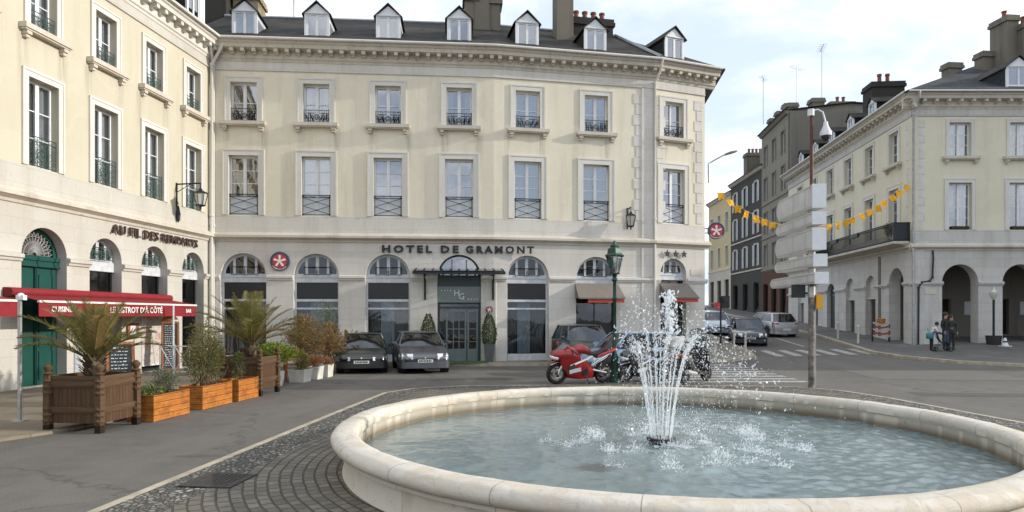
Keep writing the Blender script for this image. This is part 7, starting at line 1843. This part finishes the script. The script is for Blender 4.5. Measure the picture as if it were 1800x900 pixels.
def motorcycle(label, loc, rz, lean=.14, col='moto_red'):
    o = thing('motorcycle', label, 'motorcycle', (loc[0], loc[1], 0), rz); o.rotation_euler = (-lean, 0, rz)
    r = .30; moto_wheel(o, .72, r, .12); moto_wheel(o, -.70, r + .005, .18)
    m = MB(); m.loft([ell(.92, 0, .78, .03, .03), ell(.88, 0, .80, .13, .10), ell(.74, 0, .82, .22, .17), ell(.55, 0, .84, .27, .22), ell(.36, 0, .80, .27, .24), ell(.22, 0, .74, .24, .24), ell(.12, 0, .70, .18, .22)]); 
    for s in (-1, 1):                                 # side fairings down to the belly pan
        m.loft([[(x, s * y0, z0), (x, s * (y0 + .05), (z0 + z1) / 2), (x, s * y1, z1), (x, s * (y1 - .06), z1), (x, s * (y0 - .04), z0)] if s > 0 else list(reversed([(x, s * y0, z0), (x, s * (y0 + .05), (z0 + z1) / 2), (x, s * y1, z1), (x, s * (y1 - .06), z1), (x, s * (y0 - .04), z0)])) for x, y0, z0, y1, z1 in ((.70, .16, .60, .22, .80), (.48, .20, .30, .26, .80), (.20, .20, .18, .25, .76), (-.05, .19, .17, .24, .62), (-.28, .16, .20, .18, .42))])
    m.loft([ell(.45, 0, .24, .14, .06), ell(.1, 0, .20, .18, .07), ell(-.3, 0, .22, .14, .06)])
    part('fairing', m, col, o, smooth=.6); m = MB()
    for s in (-1, 1): m.cbox((.16, s * .262, .66), (.62, .012, .05), ry=.38); m.cbox((.30, s * .262, .42), (.34, .02, .10), ry=.2)
    part('side_stripe', m, 'sign_side', o); m = MB()
    for s in (-1, 1): m.cbox((.40, s * .255, .52), (.20, .03, .10), ry=.5); m.cbox((-.02, s * .225, .36), (.16, .05, .16), ry=.3)
    part('vent', m, 'plastic', o)
    m = MB(); m.loft([ell(.30, 0, .90, .10, .07), ell(.20, 0, .95, .17, .11), ell(.02, 0, .96, .19, .13), ell(-.14, 0, .91, .15, .11), ell(-.24, 0, .86, .08, .06)]); part('fuel_tank', m, col, o, smooth=1)
    m = MB(); m.loft([ell(-.18, 0, .82, .10, .05), ell(-.34, 0, .82, .15, .05), ell(-.52, 0, .86, .13, .05), ell(-.60, 0, .92, .11, .05), ell(-.86, 0, .95, .09, .04)]); part('seat', m, 'plastic', o, smooth=1)
    m = MB(); m.loft([ell(-.40, 0, .76, .15, .06), ell(-.62, 0, .83, .16, .07), ell(-.86, 0, .90, .12, .06), ell(-1.02, 0, .95, .06, .04)]); part('tail_fairing', m, col, o, smooth=1)
    m = MB(); m.loft([ell(-1.0, 0, .93, .07, .03), ell(-1.04, 0, .94, .05, .02)]); part('tail_light', m, 'red_light', o)
    m = MB(); m.loft([ell(.94, s * .075, .755, .02, .02) for s in (0,)] + [ell(.90, 0, .75, .145, .055), ell(.78, 0, .745, .20, .07)]); part('headlight', m, 'lamp_glass', o, smooth=1)
    m = MB(); vs = []
    for i in range(7):
        y = -.19 + .38 * i / 6; c = 1 - (y / .19) ** 2; vs += [(.72 + .10 * c, y, .92 + .02 * c), (.50 + .10 * c, y * .85, 1.10 + .05 * c)]
    m.add(vs, [(2 * i, 2 * i + 2, 2 * i + 3, 2 * i + 1) for i in range(6)]); part('windscreen', m, 'auto_glass', o, smooth=9)
    m = MB(); m.box(-.22, .30, -.17, .17, .32, .62); m.box(-.30, 0, -.15, .15, .30, .5); m.cyl((-.1, -.2, .40), (-.1, .2, .40), .11, n=14); m.cyl((.12, -.21, .42), (.12, .21, .42), .08, n=14); part('engine', m, 'moto_grey', o)
    m = MB()
    for s in (-1, 1): m.cyl((.72, s * .11, .30), (.42, s * .11, 1.0), .03); m.cyl((.70, s * .11, .36), (.60, s * .11, .58), .04)
    m.box(.48, .98, -.075, .075, .585, .625) if False else m.loft([ell(.50, 0, .55, .08, .03), ell(.72, 0, .63, .085, .02), ell(.95, 0, .54, .06, .02)]); part('fork', m, 'chrome', o)
    m = MB(); m.loft([ell(.46, 0, .57, .075, .02), ell(.72, 0, .645, .085, .02), ell(.98, 0, .56, .06, .015)]); part('mudguard', m, col, o, smooth=1)
    m = MB()
    for s in (-1, 1): m.cyl((-.20, s * .13, .42), (-.70, s * .13, .31), .035, n=8)
    part('swingarm', m, 'rim', o)
    m = MB(); m.tube([(.2, -.18, .25), (-.2, -.20, .22), (-.42, -.21, .34), (-.55, -.22, .44)], .03, 8); m.cyl((-.42, -.22, .40), (-.98, -.24, .74), .062, .055, n=12); part('exhaust', m, 'chrome', o, smooth=.7)
    m = MB(); m.tube([(.34, -.36, .90), (.42, -.20, .98), (.44, 0, 1.0), (.42, .20, .98), (.34, .36, .90)], .018, 6)
    for s in (-1, 1): m.cyl((.36, s * .30, .925), (.33, s * .40, .885), .026, n=8)
    part('handlebar', m, 'plastic', o)
    m = MB()
    for s in (-1, 1): m.tube([(.62, s * .2, .98), (.60, s * .32, 1.06)], .012, 5); m.loft([ell(.62, s * .36, 1.07, .07, .035, 8), ell(.57, s * .36, 1.07, .06, .03, 8)])
    part('mirror', m, col, o)
    part('side_stand', MB().cyl((-.05, .16, .28), (-.12, .36, .02), .014, n=6), 'iron', o)
    return o
motorcycle('dark motorcycle with black fairing standing behind the fountain jets', (4.05, 20.9), R(205), .14, 'moto_grey')
motorcycle('red sport motorcycle parked behind the fountain beside the green lamp post', (2.02, 20.2), R(200)).scale = (1.08, 1.08, 1.08)
def scooter(label, loc, rz, paint, box, lean=.10):
    o = thing('scooter', label, 'scooter', (loc[0], loc[1], 0), rz); o.rotation_euler = (-lean, 0, rz)
    moto_wheel(o, .64, .25, .12); moto_wheel(o, -.60, .25, .13)
    m = MB(); m.loft([ell(.52, 0, .34, .17, .05), ell(.46, 0, .55, .24, .06), ell(.40, 0, .80, .25, .06), ell(.36, 0, 1.0, .18, .05)]); m.loft([ell(.46, 0, .24, .16, .04), ell(0, 0, .26, .19, .05), ell(-.25, 0, .36, .19, .12), ell(-.5, 0, .60, .20, .16), ell(-.8, 0, .72, .14, .10), ell(-.9, 0, .74, .06, .05)]); m.loft([ell(.80, 0, .54, .05, .03), ell(.64, 0, .57, .08, .05), ell(.48, 0, .52, .08, .05)])
    part('body', m, paint, o, smooth=1)
    m = MB(); m.loft([ell(-.05, 0, .76, .12, .04), ell(-.3, 0, .80, .17, .06), ell(-.6, 0, .86, .15, .06), ell(-.8, 0, .88, .1, .04)]); part('seat', m, 'plastic', o, smooth=1)
    m = MB(); m.cyl((.64, .08, .25), (.36, .05, 1.02), .03); m.cyl((.64, -.08, .25), (.36, -.05, 1.02), .03); m.tube([(.26, -.36, 1.06), (.33, 0, 1.10), (.26, .36, 1.06)], .02, 6); m.loft([ell(.46, 0, 1.02, .08, .06), ell(.36, 0, 1.06, .14, .09), ell(.26, 0, 1.06, .1, .06)]); part('handlebar', m, 'plastic', o)
    m = MB(); vs = []
    for i in range(7): y = -.22 + .44 * i / 6; c = 1 - (y / .22) ** 2; vs += [(.44 + .08 * c, y, 1.05), (.30 + .08 * c, y * .9, 1.42 - .06 * (1 - c))]
    m.add(vs, [(2 * i, 2 * i + 2, 2 * i + 3, 2 * i + 1) for i in range(6)]); part('windscreen', m, 'auto_glass', o, smooth=9)
    part('headlight', MB().ball((.47, 0, .98), .07, 10, 6), 'lamp_glass', o, smooth=9); m = MB(); m.loft([ell(-.90, 0, .74, .13, .05), ell(-.93, 0, .74, .11, .035)]); part('tail_light', m, 'red_light', o)
    for s in (-1, 1): part('indicator', MB().ball((-.84, s * .16, .70), .045, 8, 6), 'orange_light', o); 
    m = MB()
    for s in (-1, 1): m.tube([(.30, s * .24, 1.08), (.30, s * .33, 1.24)], .01, 5); m.loft([ell(.32, s * .37, 1.27, .07, .045, 8), ell(.28, s * .37, 1.27, .06, .04, 8)])
    part('mirror', m, 'plastic', o)
    m = MB(); m.cyl((-.25, -.16, .25), (-.75, -.2, .32), .06, n=10); part('exhaust', m, 'galv', o, smooth=.7)
    if box: m = MB(); m.loft([ell(-1.06, 0, 1.08, .16, .11, 14, 4), ell(-1.02, 0, 1.08, .21, .15, 14, 4), ell(-.78, 0, 1.08, .21, .15, 14, 4), ell(-.72, 0, 1.08, .17, .12, 14, 4)]); part('top_case', m, box, o, smooth=.8)
    return o
scooter('dark grey scooter with cream top case by the right of the fountain spray', (5.45, 20.3), R(48), 'moto_grey', 'cream').scale = (1.15, 1.15, 1.15)
scooter('red scooter parked behind the light blue car', (5.75, 25.0), R(70), 'moto_red', 'moto_red')

# ------------------------------------------------------------------ people
def person(label, loc, rz, h, top, trousers, pose, extra=None):
    z0 = g(loc[0], loc[1]) + .12
    o = thing('person', label, 'person', (loc[0], loc[1], z0), rz)
    k = h / 1.75; P = {}
    J = dict(pelvis=(0, 0, .95), waist=(0, 0, 1.08), chest=(0, .0, 1.30), neck=(0, 0, 1.48), head0=(0, .015, 1.56), head1=(0, .02, 1.68), head2=(0, .01, 1.745))
    for s, n in ((-1, 'l'), (1, 'r')): J.update({n + 'hip': (s * .09, 0, .90), n + 'knee': (s * .10, .02, .50), n + 'ank': (s * .10, -.01, .09), n + 'toe': (s * .11, .17, .04), n + 'sho': (s * .18, 0, 1.42), n + 'elb': (s * .25, -.02, 1.14), n + 'wri': (s * .24, .10, .92), n + 'hand': (s * .23, .14, .84)})
    J.update(pose)
    RAD = dict(pelvis=.15, waist=.135, chest=.155, neck=.06, head0=.075, head1=.098, head2=.055, hip=.095, knee=.065, ank=.045, toe=.04, sho=.075, elb=.05, wri=.034, hand=.038)
    E = [('pelvis', 'waist'), ('waist', 'chest'), ('chest', 'neck'), ('neck', 'head0'), ('head0', 'head1'), ('head1', 'head2')]
    for n in 'lr': E += [('pelvis', n + 'hip'), (n + 'hip', n + 'knee'), (n + 'knee', n + 'ank'), (n + 'ank', n + 'toe'), ('chest', n + 'sho'), (n + 'sho', n + 'elb'), (n + 'elb', n + 'wri'), (n + 'wri', n + 'hand')]
    names = list(J); me = bpy.data.meshes.new('person'); me.from_pydata([tuple(c * k for c in J[n]) for n in names], [(names.index(a), names.index(b)) for a, b in E], [])
    b = bpy.data.objects.new('tmp', me); COL.objects.link(b); b.modifiers.new('s', 'SKIN'); sv = me.skin_vertices[0].data
    for i, n in enumerate(names):
        r = RAD.get(n, RAD.get(n[1:])) * k; sv[i].radius = (r, r * (.72 if n in ('chest', 'waist', 'pelvis') else 1)); sv[i].use_root = (n == 'pelvis')
    sd = b.modifiers.new('d', 'SUBSURF'); sd.levels = 2; sd.render_levels = 2
    bm_ = bpy.data.meshes.new_from_object(b.evaluated_get(bpy.context.evaluated_depsgraph_get())); bpy.data.objects.remove(b); bm_.name = 'body'
    for mt in ('skin', top, trousers, 'plastic'): bm_.materials.append(M[mt])
    hip = J['pelvis'][2] * k
    for f in bm_.polygons:
        z = f.center.z; x = f.center.x; near = lambda n: (f.center - Vector(J[n]) * k).length
        hd = min(near('lhand'), near('rhand')) < .075
        mi = 0 if hd else (1 if z > hip - .02 else 2)
        if z > J['neck'][2] * k + .015: mi = 0
        elif z < .10 * k: mi = 3
        if mi == 2 and min(near('lwri'), near('rwri')) < .1: mi = 1
        f.material_index = mi
    bm_.polygons.foreach_set('use_smooth', [True] * len(bm_.polygons))
    body = inst('body', bm_, o)
    hz = Vector(J['head1']) * k; m = MB(); m.ball((hz.x, hz.y - .018, hz.z + .025), .112 * k, 12, 8, sz=1.05); hm = part('hair', m, 'hair', o, smooth=9)
    m = MB(); fy = hz.y + .095 * k
    m.loft([ell(hz.x, 0, 0, .001, .001, 6)], cap=False) if False else m.cbox((hz.x, fy, hz.z - .012), (.022 * k, .035 * k, .05 * k), rx=.25); part('nose', m, 'skin', body)
    m = MB()
    for s in (-1, 1): m.ball((hz.x + s * .034 * k, fy - .012, hz.z + .012), .011 * k, 6, 4)
    m.cbox((hz.x, fy - .006, hz.z - .062 * k), (.045 * k, .012, .010)); part('eyes_mouth', m, 'hair', body)
    for n in 'lr':                                    # fingers
        w, hnd = Vector(J[n + 'wri']) * k, Vector(J[n + 'hand']) * k; d = (hnd - w).normalized(); s = d.cross(Vector((1, 0, 0))).normalized(); m = MB()
        for q in range(4): p = hnd + s * (q - 1.5) * .018 * k; l = (.055, .065, .06, .048)[q] * k; m.tube([p, p + d * l * .6, p + d * l + Vector((-.01, 0, -.008))], [.009 * k, .008 * k, .006 * k], 5)
        m.tube([w + d * .03, hnd + s * .045 * k, hnd + s * .05 * k + d * .03], [.010, .009, .007], 5); part('fingers', m, 'skin', body)
    return o
M['coat_black'] = M_plain('black_coat', (.022, .021, .021), .9, 0, .2, 6); M['jeans'] = M_plain('blue_jeans', (.055, .07, .11), .9, 0, .25, 10); M['coat_green'] = M_plain('dark_green_coat', (.03, .042, .035), .9, 0, .2, 6); M['top_white'] = M_plain('white_top', (.6, .6, .62), .9); M['dark_trousers'] = M_plain('dark_trousers', (.025, .026, .032), .9); M['teal'] = M_plain('teal_bag', (.04, .19, .22), .7)
person('person in a long black jacket and blue jeans standing before the arcade', (20.25, 31.9), R(205), 1.76, 'coat_black', 'jeans', dict(lelb=(-.27, .03, 1.16), lwri=(-.15, .22, 1.05), lhand=(-.10, .27, 1.05)))
person('person in a dark green coat partly behind the taller black-jacketed person', (20.75, 32.25), R(165), 1.62, 'coat_green', 'dark_trousers', dict(relb=(.27, .02, 1.16), rwri=(.14, .24, 1.10), rhand=(.09, .30, 1.11)))
person('small person with white top and teal bag bending over a pushchair', (19.62, 31.95), R(-100), 1.36, 'top_white', 'dark_trousers', dict(waist=(0, .06, 1.10), chest=(0, .16, 1.30), neck=(0, .24, 1.45), head0=(0, .29, 1.52), head1=(0, .33, 1.62), head2=(0, .35, 1.69), lsho=(-.17, .18, 1.40), rsho=(.17, .18, 1.40), lelb=(-.21, .26, 1.17), relb=(.21, .26, 1.17), lwri=(-.16, .45, 1.05), rwri=(.16, .45, 1.05), lhand=(-.13, .53, 1.04), rhand=(.13, .53, 1.04)))
z = g(19.6, 31.9) + .12
o = tag(part('shoulder_bag', MB().loft([ell(-.20, 0, .72, .05, .10, 12, 4), ell(-.15, 0, .72, .09, .14, 12, 4), ell(.12, 0, .72, .09, .14, 12, 4), ell(.18, 0, .72, .05, .10, 12, 4)]).tube([(-.1, 0, .84), (-.02, .12, 1.05), (.1, 0, .84)], .012, 5), 'teal', None, (19.42, 31.72, z), R(20), smooth=1), 'teal shoulder bag at the hip of the small person with the pushchair', 'bag')
o = thing('pushchair', 'dark pushchair between the small person and the black-jacketed person', 'pushchair', (19.98, 31.75, z), R(-20))
m = MB()
for s in (-.2, .2): m.tube([(-.30, s, .92), (-.1, s, .5), (.32, s, .12)], .014, 6); m.tube([(.05, s, .55), (-.28, s, .12)], .014, 6)
m.cyl((-.30, -.2, .92), (-.30, .2, .92), .014); part('frame', m, 'plastic', o)
m = MB(); m.loft([[(x, -.17, z_), (x, .17, z_), (x + .03, .17, z_ - .03), (x + .03, -.17, z_ - .03)] for x, z_ in ((-.22, .86), (-.10, .46), (.18, .44), (.26, .28))]); m.loft([[(-.20 + .34 * math.sin(R(a)) * q, y, .66 + .26 * math.cos(R(a)) * q) for a in range(-60, 61, 20)] for y, q in ((-.18, .9), (-.1, 1), (.1, 1), (.18, .9))], cap=False, closed=False); part('seat', m, 'coat_black', o)
for x in (-.28, .32):
    for s in (-.22, .22): part('wheel', MB().lathe([(.06, -.02), (.10, -.02), (.10, .02), (.06, .02)], 14, close=True), 'tyre', o, (x, s, .10), rot=(R(90), 0, 0))
# television aerials on the roofs
def aerial(label, p, h, rz, arms):
    o = thing('roof_aerial', label, 'aerial', p, rz); m = MB(); m.cyl((0, 0, 0), (0, 0, h), .03, n=6)
    part('mast', m, 'galv', o); m = MB(); m.cyl((-.9, 0, h - .1), (.9, 0, h - .05), .022, n=5)
    for k in range(arms): x = -.85 + 1.7 * k / max(1, arms - 1); m.cyl((x, -.3, h - .1 + .03 * k / arms), (x, .3, h - .1 + .03 * k / arms), .012, n=4)
    part('antenna', m, 'galv', o)
aerial('spidery television aerial on the hotel ridge near the left chimney', (-10.35, 32.4, 15.8), 1.9, R(20), 8)
aerial('tall thin aerial on the grey house, leftmost of the three', (23.0, 62.5, 19.5), 4.3, R(60), 5)
aerial('aerial with crossed arms on the grey house, in the middle', (24.3, 58.2, 19.8), 3.4, R(40), 6)
aerial('aerial nearest the tall chimneys of the grey house', (25.6, 56.4, 19.8), 4.4, R(75), 5)
